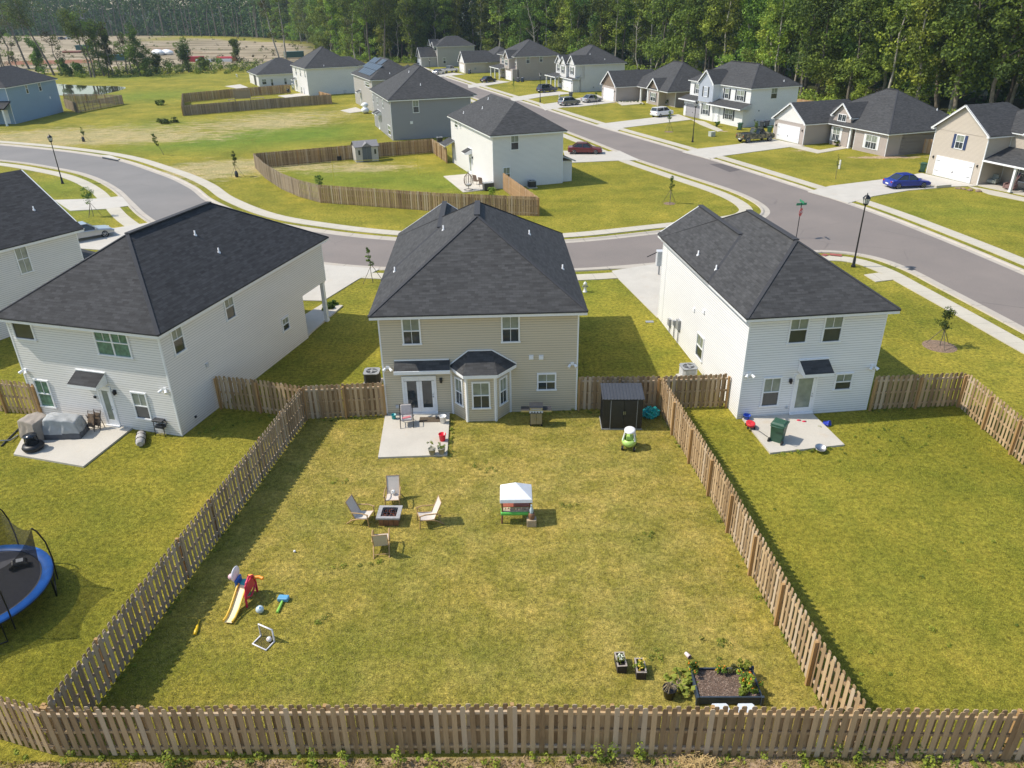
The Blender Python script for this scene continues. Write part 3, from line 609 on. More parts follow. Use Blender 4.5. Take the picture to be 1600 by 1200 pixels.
        def q(zz0,zz1,m): 
            a_,b_=o+uu*(u+t)+n*.006,o+uu*(u+w-t)+n*.006; p.add([a_+Vector((0,0,zz0)),b_+Vector((0,0,zz0)),b_+Vector((0,0,zz1)),a_+Vector((0,0,zz1))],[(0,1,2,3)],m)
        if rows==2: q(z+t,z+h/2,0); q(z+h/2,z+h-t,1)
        else: q(z+t,z+h-t,0)
        p.build('pane',[M[pane],M[upper]],fo)
        if shut:
            for sx in (u-.36,u+w+.06):
                b=MB(); b.mbox(Mw(sx+.15,.02,z+h/2),.32,.045,h); 
                for k in range(int(h/.12)): b.mbox(Mw(sx+.15,.045,z+.1+k*.12),.24,.012,.05)
                b.build('shutter',M[shut],s.root)
        return fo
    def winpx(s,fr,a,b,**k):
        u0,z1=s.onw(fr,*a); u1,z0=s.onw(fr,*b)
        if u1<u0: u0,u1=u1,u0
        return s.win(fr,u0,min(z0,z1),max(.4,u1-u0),max(.4,abs(z1-z0)),**k)
    def door(s,fr,u,z,w,h,kind='glassdoor',mm='white'):
        o,uu,n,a=fr; f=MB(); Mw=lambda x,y,zz:Matrix.Translation(o+uu*x+n*y+Vector((0,0,zz)))@Matrix.Rotation(a,4,'Z')
        t=.1
        f.mbox(Mw(u+w/2,.02,z+h-t/2),w,.08,t); f.mbox(Mw(u+t/2,.02,z+h/2-t/2),t,.08,h-t-.002); f.mbox(Mw(u+w-t/2,.02,z+h/2-t/2),t,.08,h-t-.002); f.mbox(Mw(u+w/2,.06,z+.03),w,.14,.06)
        leaves=2 if kind=='french' else 1; lw=(w-2*t)/leaves
        do=f.build('door',M[mm],s.root)
        for i in range(leaves):
            x0=u+t+lw*i; l=MB(); st=.14
            if kind=='solid':
                l.mbox(Mw(x0+lw/2,.012,z+h/2),lw-.01,.04,h-t-.06)
                for zz in (.35,.68): 
                    for xx in (.3,.7): l.mbox(Mw(x0+lw*xx,.034,z+h*zz),lw*.28,.012,h*.22)
            else:
                l.mbox(Mw(x0+lw/2,.015,z+.06+.14),lw-.01,.045,.26); l.mbox(Mw(x0+lw/2,.015,z+h-t-.08),lw-.01,.045,.15)
                for xx in (x0+st/2,x0+lw-st/2): l.mbox(Mw(xx,.015,z+h/2+.02),st-.01,.045,h-t-.52)
                g_=MB(); g_.mbox(Mw(x0+lw/2,.008,z+h/2+.02),lw-2*st+.02,.02,h-t-.5); g_.build('pane',M['blind' if kind!='french' else 'glass'],do)
            l.build('leaf',M[mm],do)
        hd=MB(); p=o+uu*(u+w-t-.09)+n*.07+Vector((0,0,z+.95)); hd.ball(p,.035,8); hd.ball(p+Vector((0,0,.14)),.028,8); hd.build('handle',M['steel'],do)
        return do
    def garage(s,fr,u,w,h=2.2,z=.03,mm='garage'):
        o,uu,n,a=fr; f=MB(); Mw=lambda x,y,zz:Matrix.Translation(o+uu*x+n*y+Vector((0,0,zz)))@Matrix.Rotation(a,4,'Z')
        t=.12
        f.mbox(Mw(u+w/2,.02,z+h-t/2),w,.1,t); f.mbox(Mw(u+t/2,.02,z+h/2-t/2),t,.1,h-t-.002); f.mbox(Mw(u+w-t/2,.02,z+h/2-t/2),t,.1,h-t-.002)
        fo=f.build('garage_frame',M['white'],s.root)
        d=MB(); ph=(h-t)/4
        for i in range(4):
            d.mbox(Mw(u+w/2,.012,z+ph*(i+.5)),w-2*t,.04,ph-.012)
            nn=8
            for j in range(nn): d.mbox(Mw(u+t+(w-2*t)*(j+.5)/nn,.035,z+ph*(i+.5)),(w-2*t)/nn-.12,.012,ph-.16)
        do=d.build('garage_door',M[mm],s.root)
        hb=MB()
        for zz in (.6,1.7):
            for xx in (u+t+.25,u+w-t-.25): hb.mbox(Mw(xx,.05,z+zz),.42,.015,.035)
        hb.mbox(Mw(u+w/2,.05,z+.75),.12,.03,.2); hb.build('hinges',M['blackmetal'],do)
    def lampw(s,fr,u,z,name='wall_lamp'):
        o,uu,n,a=fr; l=MB(); p=o+uu*u+n*.09+Vector((0,0,z)); l.mbox(Matrix.Translation(p-n*.06)@Matrix.Rotation(a,4,'Z'),.14,.05,.2); l.lathe([(.02,-.16),(.06,-.13),(.075,.05),(.02,.12)],8,p); l.build(name,M['blackmetal'],s.root)
    def flood(s,fr,u,z):
        o,uu,n,a=fr; l=MB(); p=o+uu*u+Vector((0,0,z)); l.mbox(Matrix.Translation(p+n*.03)@Matrix.Rotation(a,4,'Z'),.16,.06,.16)
        for k in (-1,1):
            q=p+n*.1+uu*k*.1; l.tube([q,q+n*.12+uu*k*.1-Vector((0,0,.1))],[.05,.085],8)
        l.build('flood_light',M['white'],s.root)
    def ventbox(s,fr,u,z,w=.22,mm='lgrey',name='wall_vent',d=.06):
        o,uu,n,a=fr; l=MB(); p=o+uu*u+Vector((0,0,z)); l.mbox(Matrix.Translation(p+n*d/2)@Matrix.Rotation(a,4,'Z'),w,d,w)
        for k in range(3): l.mbox(Matrix.Translation(p+n*(d+.01)+Vector((0,0,-w*.3+k*w*.3)))@Matrix.Rotation(a,4,'Z'),w*.8,.015,.02)
        l.build(name,M[mm],s.root)
    def pipe(s,px,py,h=.28,slope=None,zz=None):
        """roof vent pipe where its foot shows at a pixel: found on the roof mesh"""
        d=ray(px,py); s.pipes=getattr(s,'pipes',[]); s.pipes.append((px,py,h))
    def column(s,x,y,z1,r=.09,z0=0):
        c=MB(); c.box(x-r,x+r,y-r,y+r,z0,z1); c.box(x-r-.03,x+r+.03,y-r-.03,y+r+.03,z0,z0+.14); c.box(x-r-.03,x+r+.03,y-r-.03,y+r+.03,z1-.12,z1); c.build('column',M['white'],s.root)
    def finish(s,gm=None):
        s.wb.build('wall',[s.wall]+([M[gm]] if gm else []),s.root); 
        ro=s.rb.build('roof',s.roofm,s.root); s.eb.build('eaves',M['white'],s.root)
        for q in s.tb:
            b=MB(); b.box(*q); b.build('corner_trim',M['white'],s.root)
        if s.cap.v: s.cap.build('ridge_vent',M['cap'],ro)
        from mathutils.bvhtree import BVHTree
        if getattr(s,'pipes',None):
            bv=BVHTree.FromPolygons(s.rb.v,s.rb.f); oc=s.toloc((0,0,H_))
            for px,py,h in s.pipes:
                d=s.Ri@ray(px,py); hit=bv.ray_cast(oc,d.normalized())
                if hit[0] is None: continue
                p=hit[0]; l=MB(); l.lathe([(.11,-.12),(.08,.02),(.038,.06),(.038,h*.85),(.025,h*.85)],10,p); l.build('vent_pipe',M['white'],ro)
        return s.root
def ac_unit(label,p,rz=0,grp='air conditioning units beside the houses',mm='dgrey'):
    t=thing('air_conditioner',label,'air conditioner',(p[0],p[1],0),rz,grp)
    b=MB(); b.box(-.5,.5,-.5,.5,0,.09); b.build('base_pad',M['slab'],t)
    b=MB(); b.prism([(.40,.28),(.28,.40),(-.28,.40),(-.40,.28),(-.40,-.28),(-.28,-.40),(.28,-.40),(.40,-.28)],.1,.82); 
    for k in range(9): b.prism([(.413,.29),(.29,.413),(-.29,.413),(-.413,.29),(-.413,-.29),(-.29,-.413),(.29,-.413),(.413,-.29)],.14+k*.072,.165+k*.072)
    b.build('casing',M[mm],t)
    b=MB(); b.prism([(.43,.31),(.31,.43),(-.31,.43),(-.43,.31),(-.43,-.31),(-.31,-.43),(.31,-.43),(.43,-.31)],.82,.87); b.build('lid',M['grey'],t); t.scale=(1,1,.88)
    b=MB(); b.lathe([(.001,.875),(.31,.875)],20); 
    bo=b.build('fan_opening',M['black'],t)
    b=MB()
    for k in range(4): b.rbox((.14*math.cos(k*PI/2),.14*math.sin(k*PI/2),.885),(.24,.12,.01),(.25,0,k*PI/2))
    b.lathe([(.001,.91),(.08,.905),(.09,.88)],12)
    for r in (.12,.2,.28): 
        b.tube([(r*math.cos(2*PI*i/20),r*math.sin(2*PI*i/20),.9) for i in range(21)],.006,4)
    b.build('fan',M['grey'],t); return t
# ---- tan centre house
h=House('tan two storey house in the middle with bay window and french doors',(-6.32,33.29),1.43,'s_tan'); h.usecap=True
h.box(0,9.57,0,12.6,0,5.35); h.box(.0,5.4,12.6,13.5,0,5.35)
h.roof(0,9.57,0,12.6,5.5,axis='y'); h.roof(.0,5.3,5.0,13.3,5.52,axis='y',ends='hg')
F=h.frame(0,0,0)
h.winpx(F,(626,495),(659,538.5),grid='both'); h.winpx(F,(782.5,491),(812.5,535),grid='both'); h.winpx(F,(839,583),(869,609.5),grid='both')
u0,z1=h.onw(F,627,588); u1,z0=h.onw(F,685,649); h.door(F,u0,.08,u1-u0,z1-.08,'french')
h.lampw(F,*h.onw(F,689,593)); h.flood(F,*h.onw(F,606,574)); h.flood(F,*h.onw(F,894,568))
h.ventbox(F,*h.onw(F,830,558),mm='white',name='wall_vent'); h.ventbox(F,*h.onw(F,845.5,558),mm='white'); h.ventbox(F,*h.onw(F,621,635),w=.16,mm='lgrey',name='outlet_box')
bx=[h.toloc(at(709,648)),h.toloc(at(731,658.5)),h.toloc(at(775.5,658)),h.toloc(at(797.5,645.5))]; bx[0].y=0; bx[3].y=0; yb=(bx[1].y+bx[2].y)/2-.03; bx[1].y=yb; bx[2].y=yb
b=MB(); b.prism([(q.x,q.y) for q in bx],.02,2.66)
bay=b.build('bay_wall',h.wall,h.root)
for q in (bx[1],bx[2],bx[0],bx[3]):
    b=MB(); b.lathe([(.075,.02),(.075,2.62)],4,(q.x,q.y,0),sm=False); b.build('corner_trim',M['white'],bay)
def fr2(a,b): d=(b-a); return (Vector((a.x,a.y,0)),d.normalized(),Vector((d.y,-d.x,0)).normalized(),math.atan2(d.y,d.x))
for a_,b_ in ((0,1),(1,2),(2,3)):
    fr=fr2(bx[a_],bx[b_]); Ln=(bx[b_]-bx[a_]).length; ww=.9 if a_==1 else .62; h.win(fr,Ln/2-ww/2,.72,ww,1.5,grid='both')
# bay roof and pent roof over the doors
ov=.28; zc=2.68; e=[Vector((bx[0].x-.12,-.02,zc)),Vector((bx[1].x-.12,yb-ov,zc)),Vector((bx[2].x+.12,yb-ov,zc)),Vector((bx[3].x+.34,-.02,zc))]
tL=Vector((bx[1].x+.12,-.02,3.45)); tR=Vector((bx[2].x-.12,-.02,3.45))
b=MB(); b.poly([e[0],e[1],tL]); b.poly([e[1],e[2],tR,tL]); b.poly([e[2],e[3],tR])
b.poly([q-Vector((0,0,.0)) for q in e[::-1]],1)
for i in range(3): b.poly([e[i]-Vector((0,0,.17)),e[i+1]-Vector((0,0,.17)),e[i+1],e[i]],1)
b.poly([q-Vector((0,0,.17)) for q in e],1)
b.bar(e[0]+Vector((0,-.03,.05)),tL+Vector((0,-.03,.04)),.05,.05,1); b.bar(tL+Vector((0,-.03,.04)),tR+Vector((0,-.03,.04)),.05,.05,1); b.bar(tR+Vector((0,-.03,.04)),e[3]+Vector((0,-.03,.05)),.05,.05,1)
b.build('bay_roof',[M['roof'],M['white']],h.root)
u0,_=h.onw(F,617,575); pr=h.pent(u0,bx[0].x-.05,-.5,-.01,2.68,3.02)
b=MB(); b.box(u0,bx[0].x-.1,-.05,0,3.02,3.07); b.build('flashing',M['white'],h.root)
for p_ in ((617,424),(693,359),(879,420),(827,366)): h.pipe(*p_)
b=MB(); x0,y0=1.9,.9
h.finish()
# ---- left white house
O=at(59,649); E_=at(285,682); dl=(E_-O); angL=math.degrees(math.atan2(dl.y,dl.x)); wL=dl.length
h=House('left white two storey house with covered barbecue gear on its patio',O,angL,'s_white',roofm='roof2'); h.usecap=True
h.box(0,wL,0,15.3,2.75,5.35,corners=False); h.wb.box(0,wL,0,12.3,0,2.75); h.wb.box(0,wL-3.2,12.3,15.3,0,2.75)
for x in (.03,wL-.03): h.tb.append((x-.045,x+.045,-.015,.05,.02,5.3))
h.tb.append((wL-.05,wL+.015,15.2,15.29,2.75,5.3))
h.roof(0,wL,0,15.3,5.5,axis='y',ends='hh')
F=h.frame(0,0,0); R_=h.frame(wL,0,90)
h.winpx(F,(14,496),(58,533),rows=1,grid='none',cols=1,pane='glass'); h.winpx(F,(142,509),(209,561),cols=2,pane='curtain',upper='curtain')
h.winpx(F,(51,591.5),(89,638),pane='curtain',upper='curtain'); h.winpx(F,(203,611),(239,657),pane='glass',upper='blind')
u0,z1=h.onw(F,150,602); u1,z0=h.onw(F,190,667); h.door(F,u0,.08,u1-u0,2.2)
u0,z0=h.onw(F,125,600); u1,_=h.onw(F,166,606); h.awning(F,u0+.05,2.42,1.65)
h.lampw(F,*h.onw(F,180,612)); h.flood(F,*h.onw(F,40,578)); h.flood(F,*h.onw(F,258,608)); h.ventbox(F,*h.onw(F,149,620),w=.12,mm='dgrey')
h.winpx(R_,(262.5,511),(291,546)); h.winpx(R_,(346.5,464),(369,494)); h.winpx(R_,(439,499),(453,512.5))
h.ventbox(R_,*h.onw(R_,323,570),w=.2,mm='lgrey'); h.ventbox(R_,*h.onw(R_,305,651),w=.1,mm='dgrey')
h.column(wL-.2,15.1,2.75,.11)
for p_ in ((342,394),(305,367)): h.pipe(*p_)
h.finish()
# ---- right white house
O=at(1151,655); E_=at(1353,640.5); dl=(E_-O); angR=math.degrees(math.atan2(dl.y,dl.x)); wR=dl.length
h=House('right white two storey house with green bin on its patio',O,angR,'s_white2'); h.usecap=True
h.box(0,wR,0,12.7,0,5.35); h.box(0,4.6,12.7,13.6,0,5.35)
h.roof(0,wR,0,12.7,5.5,axis='y'); h.roof(0,4.4,5,13.4,5.52,axis='y',ends='hg')
F=h.frame(0,0,0); Lf=h.frame(0,12.7,-90)
h.winpx(F,(1236,493),(1259,536)); h.winpx(F,(1290,490),(1312,534)); h.winpx(F,(1193.6,590),(1215,634)); h.winpx(F,(1306,583.5),(1328.5,608.5))
u0,z1=h.onw(F,1242,587); u1,z0=h.onw(F,1262,646); h.door(F,u0,.1,u1-u0+.2,2.2)
u0,z0=h.onw(F,1248,579); h.awning(F,u0-.05,2.45,1.45); h.lampw(F,*h.onw(F,1235,594)); h.flood(F,*h.onw(F,1170,584)); h.flood(F,*h.onw(F,1363,572)); h.ventbox(F,*h.onw(F,1228.5,636),w=.12,mm='lgrey')
h.winpx(Lf,(1090.7,517.5),(1097,567)); h.ventbox(Lf,*h.onw(Lf,1085,484),mm='white'); h.ventbox(Lf,*h.onw(Lf,1100.5,487),mm='white')
for px,py0,py1,ww in ((1048,498,520,.28),(1055.5,499,528,.2),(1062,502,536,.4)):
    u,z=h.onw(Lf,px,py0+5); o,uu,n,a=Lf; b=MB(); b.mbox(Matrix.Translation(o+uu*u+n*.09+Vector((0,0,z)))@Matrix.Rotation(a,4,'Z'),ww,.16,ww*1.5); b.tube([o+uu*u+n*.06+Vector((0,0,z-.2)),o+uu*u+n*.06+Vector((0,0,.05))],.03,6); b.build('meter_box',M['grey'],h.root)
for p_ in ((1091,398),(1119,421),(1271,388)): h.pipe(*p_)
h.finish()
# ---- far left white house behind the left one
Bc=Vector((-28.7,49.3)); dx=Vector((.517,.856)); A_=Bc-dx*17
h=House('white house at the left edge behind the left white house, silver car in front',A_,math.degrees(math.atan2(dx.y,dx.x)),'s_pale',roofm='roof2')
h.box(0,17,0,10.4,0,5.35); h.roof(0,17,0,10.4,5.5,axis='x',ends='hg',p=.6)
F=h.frame(0,0,0); h.winpx(F,(18,384),(53,424),cols=1,grid='both',pane='blind'); h.box(17,19.6,.6,6,0,2.5,corners=False)
o_=MB(); o_.poly([Vector(q) for q in ((17,.2,3.3),(20,.2,2.6),(20,6.4,2.6),(17,6.4,3.3))]); o_.poly([Vector(q) for q in ((17,.2,3.18),(20,.2,2.48),(20,6.4,2.48),(17,6.4,3.18))][::-1],1); o_.poly([Vector(q) for q in ((17,.2,3.18),(20,.2,2.42),(20,.2,2.6),(17,.2,3.3))],1); o_.poly([Vector(q) for q in ((20,.2,2.42),(20,6.4,2.42),(20,6.4,2.6),(20,.2,2.6))],1)
o_.build('porch_roof',[M['roof2'],M['white']],h.root); h.pipe(53,328); h.finish()
# ---- house across the street (white, seen from behind)
h=House('white house with swing chair on its patio in the corner yard',(-1.7,84.0),19,'s_white')
h.box(0,8.2,0,17,0,5.6); h.roof(0,8.2,0,17,5.75,axis='y',p=.62); h.roof(3.0,8.2,-.0,8,5.77,axis='x',ends='hg',p=.45) if False else None
h.box(8.2,9.6,.6,5.4,0,2.3,corners=False)
F=h.frame(0,0,0); Lf=h.frame(0,17,-90)
h.winpx(F,(797.5,210.5),(811,234)); h.winpx(F,(785.5,261.5),(797.5,282))
h.winpx(Lf,(710.5,187.5),(715.5,201)); h.winpx(Lf,(718,190.5),(720.5,200),upper='glass')
u0,_=h.onw(Lf,733.5,255); h.door(Lf,u0,.08,.95,2.15); h.awning(Lf,u0-.25,2.45,1.45,.9); h.lampw(Lf,*h.onw(Lf,739,246))
o_=MB(); r_=[(8.15,.2,3.0),(8.15,5.8,3.0),(9.9,5.8,2.35),(9.9,.2,2.35)]; o_.poly([Vector(q) for q in r_][::-1]); o_.poly([Vector(q)-Vector((0,0,.14)) for q in r_],1)
for i in range(4): a_=Vector(r_[i]); b_=Vector(r_[(i+1)%4]); o_.add([a_,b_,b_-Vector((0,0,.14)),a_-Vector((0,0,.14))],[(0,1,2,3),(3,2,1,0)],1)
o_.build('porch_roof',[M['roof'],M['white']],h.root)
o_=MB(); r_=[(-1.3,15.6,2.3),(-1.3,18.3,2.3),(.05,18.3,2.95),(.05,15.6,2.95)]; o_.poly([Vector(q) for q in r_][::-1])
for i in range(4): a_=Vector(r_[i]); b_=Vector(r_[(i+1)%4]); o_.add([a_,b_,b_-Vector((0,0,.14)),a_-Vector((0,0,.14))],[(0,1,2,3),(3,2,1,0)],1)
o_.build('rear_canopy',[M['roof'],M['white']],h.root)
for p_ in ((724.5,177),(754,169.5),(763,155)): h.pipe(*p_)
h.finish()
# ---- grey house
h=House('dark grey sided house between the solar roofed house and the corner yard',(-17.3,117.8),18,'s_grey')
h.box(0,12.3,0,16.5,0,5.6); h.roof(0,12.3,0,16.5,5.75,axis='y',p=.62,capm=True); h.roof(8,13.8,3.5,11,5.6,axis='x',ends='hh',p=.4)
F=h.frame(0,0,0); Lf=h.frame(0,16.5,-90)
h.winpx(F,(644,157),(655.3,176)); h.ventbox(F,*h.onw(F,643,191.5),w=.4,mm='white')
for a_,b_ in (((582,147.5),(584.5,160)),((588.8,151.5),(591.5,165)),((597,155),(600,170)),((606,194),(611.5,213))): h.winpx(Lf,a_,b_)
u0,_=h.onw(Lf,593,200); h.door(Lf,u0,.08,.95,2.15); h.awning(Lf,u0-.3,2.5,1.5,1.0); h.awning(Lf,u0+1.7,2.5,1.3,.8)
for p_ in ((657,133),(639,113)): h.pipe(*p_)
h.finish()
# ---- solar house
h=House('beige grey house with solar panels on its roof',(-25.2,150.5),22,'s_grey2')
h.box(0,9.5,0,16.5,0,5.6); h.roof(0,9.5,0,16.5,5.75,axis='y',p=.62); h.box(9.5,12.5,3,12,0,5.2); h.roof(6,12.5,4,11.5,5.5,axis='x',ends='hh',p=.5)
Lf=h.frame(0,16.5,-90); h.winpx(Lf,(571,126.5),(577.5,137.5)); u0,_=h.onw(Lf,564,160); h.door(Lf,u0,.08,.95,2.15); h.awning(Lf,u0-.25,2.5,1.5,.9); h.winpx(Lf,(569,127),(570.5,132))
root=h.root
for i in range(7):
    for j in range(3):
        if (i,j) in ((0,2),(6,0),(3,2)): continue
        x=.95+j*1.35; y=3.3+i*1.72; zb=5.75+(x+.35)*.62+.09; sp_=MB(); sp_.rbox((x,y,zb),(1.5,1.64,.05),(0,-math.atan(.62),0)); sp_.build('solar_panel',glass('solar_glass',(.018,.02,.028),.3) if 'solar_glass' not in bpy.data.materials else bpy.data.materials['solar_glass'],root)
h.pipe(609,115); h.finish()
# ---- far white two storey
h=House('bright white far house behind the yard with the wooden swing',(-44.5,180.6),27,'s_white')
h.box(0,11.5,0,13.5,0,5.6); h.roof(0,11.5,0,13.5,5.75,axis='y',p=.64,capm=True); h.roof(6,15,3.5,9.5,5.6,axis='x',ends='hh',p=.55); h.box(11.5,14.6,3.6,9.4,0,5.4,corners=False)
Lf=h.frame(0,13.5,-90)
for a_,b_ in (((461,105.5),(464.2,117.5)),((468,107),(471,120)),((475,109),(478,122)),((455.5,130),(460,142)),((470,135),(473,147.5)),((474.3,136),(476.8,148))): h.winpx(Lf,a_,b_)
u0,_=h.onw(Lf,464,140); h.awning(Lf,u0-.6,2.5,1.6,1.0); h.door(Lf,u0-.3,.08,1,2.15)
h.ventbox(h.frame(0,0,0),*h.onw(h.frame(0,0,0),539,143),w=.7,mm='lgrey',name='meter_box')
for p_ in ((506,103),(533,88)): h.pipe(*p_)
h.finish()
# ---- far white single storey
h=House('low white single storey house beyond the far yard fence',(-62.3,203.5),27,'s_white')
h.box(0,14,0,12.5,0,2.7); h.roof(0,14,0,12.5,2.85,axis='x',p=.5,ov=.4)
F=h.frame(0,0,0); Lf=h.frame(0,12.5,-90)
for a_,b_ in (((408.5,123.5),(417,132)),((422,123),(428,134)),((443,122),(449,132))): h.winpx(F,a_,b_)
h.winpx(Lf,(368.5,115.5),(372,125)); b=MB(); b.box(-.01,.6,3.2,6.2,.02,2.4); b.build('porch_shade_panel',M['dgrey'],h.root)  # dark panel on the wall, its colour stands in for porch shade
for p_ in ((419.5,95),(401,104)): h.pipe(*p_)
h.finish()
# ---- blue house
h=House('blue two storey house at the left edge by the pond',(-88.0,142.0),90,'s_blue',roofm='roof2')
h.box(0,16.4,0,9.5,0,6.0); h.roof(0,16.4,0,9.5,6.15,axis='x',ends='hh',p=.55)
F=h.frame(0,0,0); Lf=h.frame(0,9.5,-90)
h.winpx(F,(37.5,131.5),(45.5,146)); h.winpx(F,(57.5,128),(66,142)); h.ventbox(F,*h.onw(F,78,152.5),w=.4,mm='white')
h.box(-1.3,0,4.6,9.5,3.0,6.0,corners=True); h.roof(-1.3,4,4.6,9.5,6.17,axis='x',ends='gh',p=.5); fr=h.frame(-1.3,9.5,-90); h.win(fr,1.2,4.2,1.0,1.2); h.win(fr,3.3,4.2,1.0,1.2)
o_=MB(); r_=[(-2.6,-.3,2.9),(-2.6,9.6,2.9),(-.02,9.6,3.9),(-.02,-.3,3.9)]; o_.poly([Vector(q) for q in r_][::-1])
for i in range(4): a_=Vector(r_[i]); b_=Vector(r_[(i+1)%4]); o_.add([a_,b_,b_-Vector((0,0,.18)),a_-Vector((0,0,.18))],[(0,1,2,3),(3,2,1,0)],1)
o_.build('porch_roof',[M['roof2'],M['white']],h.root)
for y in (0.1,5,9.4): h.column(-2.4,y,2.75,.12)
h.door(Lf,7.7,.1,1.05,2.3,'solid'); h.win(Lf,2,.9,1.0,1.5); h.win(Lf,5,1,.8,1.4)
o_=MB(); r_=[(16.38,1,3.6),(16.38,8,3.6),(18.0,8,2.9),(18.0,1,2.9)]; o_.poly([Vector(q) for q in r_][::-1])
for i in range(4): a_=Vector(r_[i]); b_=Vector(r_[(i+1)%4]); o_.add([a_,b_,b_-Vector((0,0,.16)),a_-Vector((0,0,.16))],[(0,1,2,3),(3,2,1,0)],1)
o_.build('rear_porch_roof',[M['roof2'],M['white']],h.root); h.column(17.8,1.2,2.8,.1)
h.finish()
FD=math.degrees(math.atan2(-.954,.3))   # direction along the fronts on the far side of the main street
# ---- white garage house with three gables (850-965)
N_=Vector((14.5,179.6)); dx=Vector((.3,-.954)); O=N_-dx*13.5
h=House('white house with three front gables and a dark blue car on its drive',O,FD,'s_pale')
h.box(0,13.5,1.6,12.5,0,5.6,corners=False); h.box(7,13.5,0,2,0,2.8,corners=False); h.box(10,13.5,.5,3,2.8,5.6); h.box(5.8,9.6,-.1,3,2.8,5.5); h.box(.6,4.4,.9,3,2.8,5.5)
h.roof(0,13.5,1.6,12.5,5.75,axis='x',p=.6,capm=True); h.roof(9.8,13.5,.4,6,5.77,axis='y',ends='gh',p=.8,ov=.3); h.roof(5.8,9.6,-.1,5,5.4,axis='y',ends='gh',p=.8,ov=.25); h.roof(.6,4.4,.9,5,5.4,axis='y',ends='gh',p=.8,ov=.25)
F=h.frame(0,0,0); h.garage(F,7.8,5.0); h.pent(6.7,13.8,-.35,1.6,2.75,3.2,'garage_roof')
h.win(h.frame(0,.9,0),1.7,3.6,1.5,1.5,cols=2,shut='shutter'); h.win(h.frame(0,-.1,0),7,3.6,1.3,1.5,shut='shutter'); h.win(h.frame(0,.5,0),11,3.6,1.4,1.5,cols=2,shut='shutter')
h.pent(-.3,6.6,-1.6,1.5,2.75,3.3); 
for x in (.2,3.2,6): h.column(x,-1.3,2.7,.12)
h.door(h.frame(0,1.6,0),4.6,.1,1.1,2.2,'solid'); h.win(h.frame(0,1.6,0),1,.8,1.5,1.5,cols=2)
h.lampw(F,7.3,1.9); h.lampw(F,13.1,1.9)
Rf=h.frame(13.5,0,90); h.ventbox(Rf,7.5,1.2,.5,'grey','meter_box'); h.ventbox(Rf,5,.9,.25,'grey','meter_box')
for p_ in ((922,85),(945,93)): h.pipe(*p_)
h.finish()
# ---- tan house (765-865)
N_=Vector((1.3,208.2)); O=N_-dx*14.5
h=House('taupe two storey house with porch columns and a black car on its drive',O,FD,'s_taupe')
h.box(0,14.5,1.2,13,0,5.6,corners=True); h.box(8.2,14.5,0,2,0,2.8); h.box(8.6,12.6,-.3,2,2.8,5.3); h.roof(0,14.5,.8,13,5.75,axis='x',p=.55,capm=True); h.roof(8.6,12.6,-.3,5,5.3,axis='y',ends='gh',p=.8,ov=.3,gm=0)
h.garage(h.frame(0,0,0),9,4.8); h.pent(-.4,8.2,-1.7,1.2,2.6,3.2)
for x in (.1,4,8): h.column(x,-1.5,2.6,.13)
h.win(h.frame(0,1.2,0),1.6,3.4,2.2,1.5,cols=3); h.win(h.frame(0,-.3,0),9.4,3.5,2.2,1.4,cols=2); h.win(h.frame(0,1.2,0),13.2,3.6,.8,1.3); h.win(h.frame(0,1.2,0),2,.8,1.6,1.5,cols=2); h.door(h.frame(0,1.2,0),5.6,.1,1.1,2.2,'solid')
Rf=h.frame(14.5,0,90); h.winpx(Rf,(822,88),(828,99)); h.winpx(Rf,(843,87),(848,97)); h.finish()
# ---- far small garage house (700-770)
N_=Vector((-12,233)); O=N_-dx*9
h=House('low tan garage house with white gable behind the white pickup',O,FD,'s_beige')
h.box(2,9,0,11,0,2.7); h.roof(2,9,0,11,2.85,axis='y',ends='gh',p=.75,gm=1); h.box(-6,9,6,17,0,2.7,corners=False); h.roof(-6,9,7,18,2.85,axis='x',p=.6); h.roof(-2,2,3,10,2.85,axis='y',ends='gh',p=.8,gm=1)
h.garage(h.frame(0,0,0),3,5); h.box(-2,2,3,7,0,2.7); Rf=h.frame(9,0,90); h.ventbox(Rf,3,1.2,.5,'grey','meter_box'); h.finish('s_white')
# ---- farthest two storey (645-720)
O=at(659,104.5); O=Vector((-27,258))-dx*6.2
h=House('farthest grey two storey house at the edge of the woods with white garage',O,FD,'s_grey2')
h.box(0,6.2,0,6,0,2.8); h.roof(0,6.2,0,5.5,2.95,axis='y',ends='gg',p=.8); h.garage(h.frame(0,0,0),.7,4.8)
h.box(-1,7.5,5,17,0,5.8); h.roof(-1,7.5,5,17,5.95,axis='y',p=.6); h.roof(-1,3,4.2,9,5.95,axis='y',ends='gh',p=.8,ov=.3); h.roof(2.6,6,4.4,9,5.6,axis='y',ends='gh',p=.8,ov=.3); h.win(h.frame(0,5,0),.3,3.6,1.4,1.4,cols=2); h.win(h.frame(0,5,0),4,3.6,1.1,1.3)
Rf=h.frame(7.5,0,90); h.winpx(Rf,(677.5,72),(682.5,78.5)); h.winpx(Rf,(692,90),(697,99.5)); h.finish()
h=House('pale roofed shed-like house peeking out at the wood edge',(4,272),FD,'s_beige'); h.box(0,8,0,8,0,2.7); h.roof(0,8,0,8,2.85,axis='x',p=.45); h.finish()
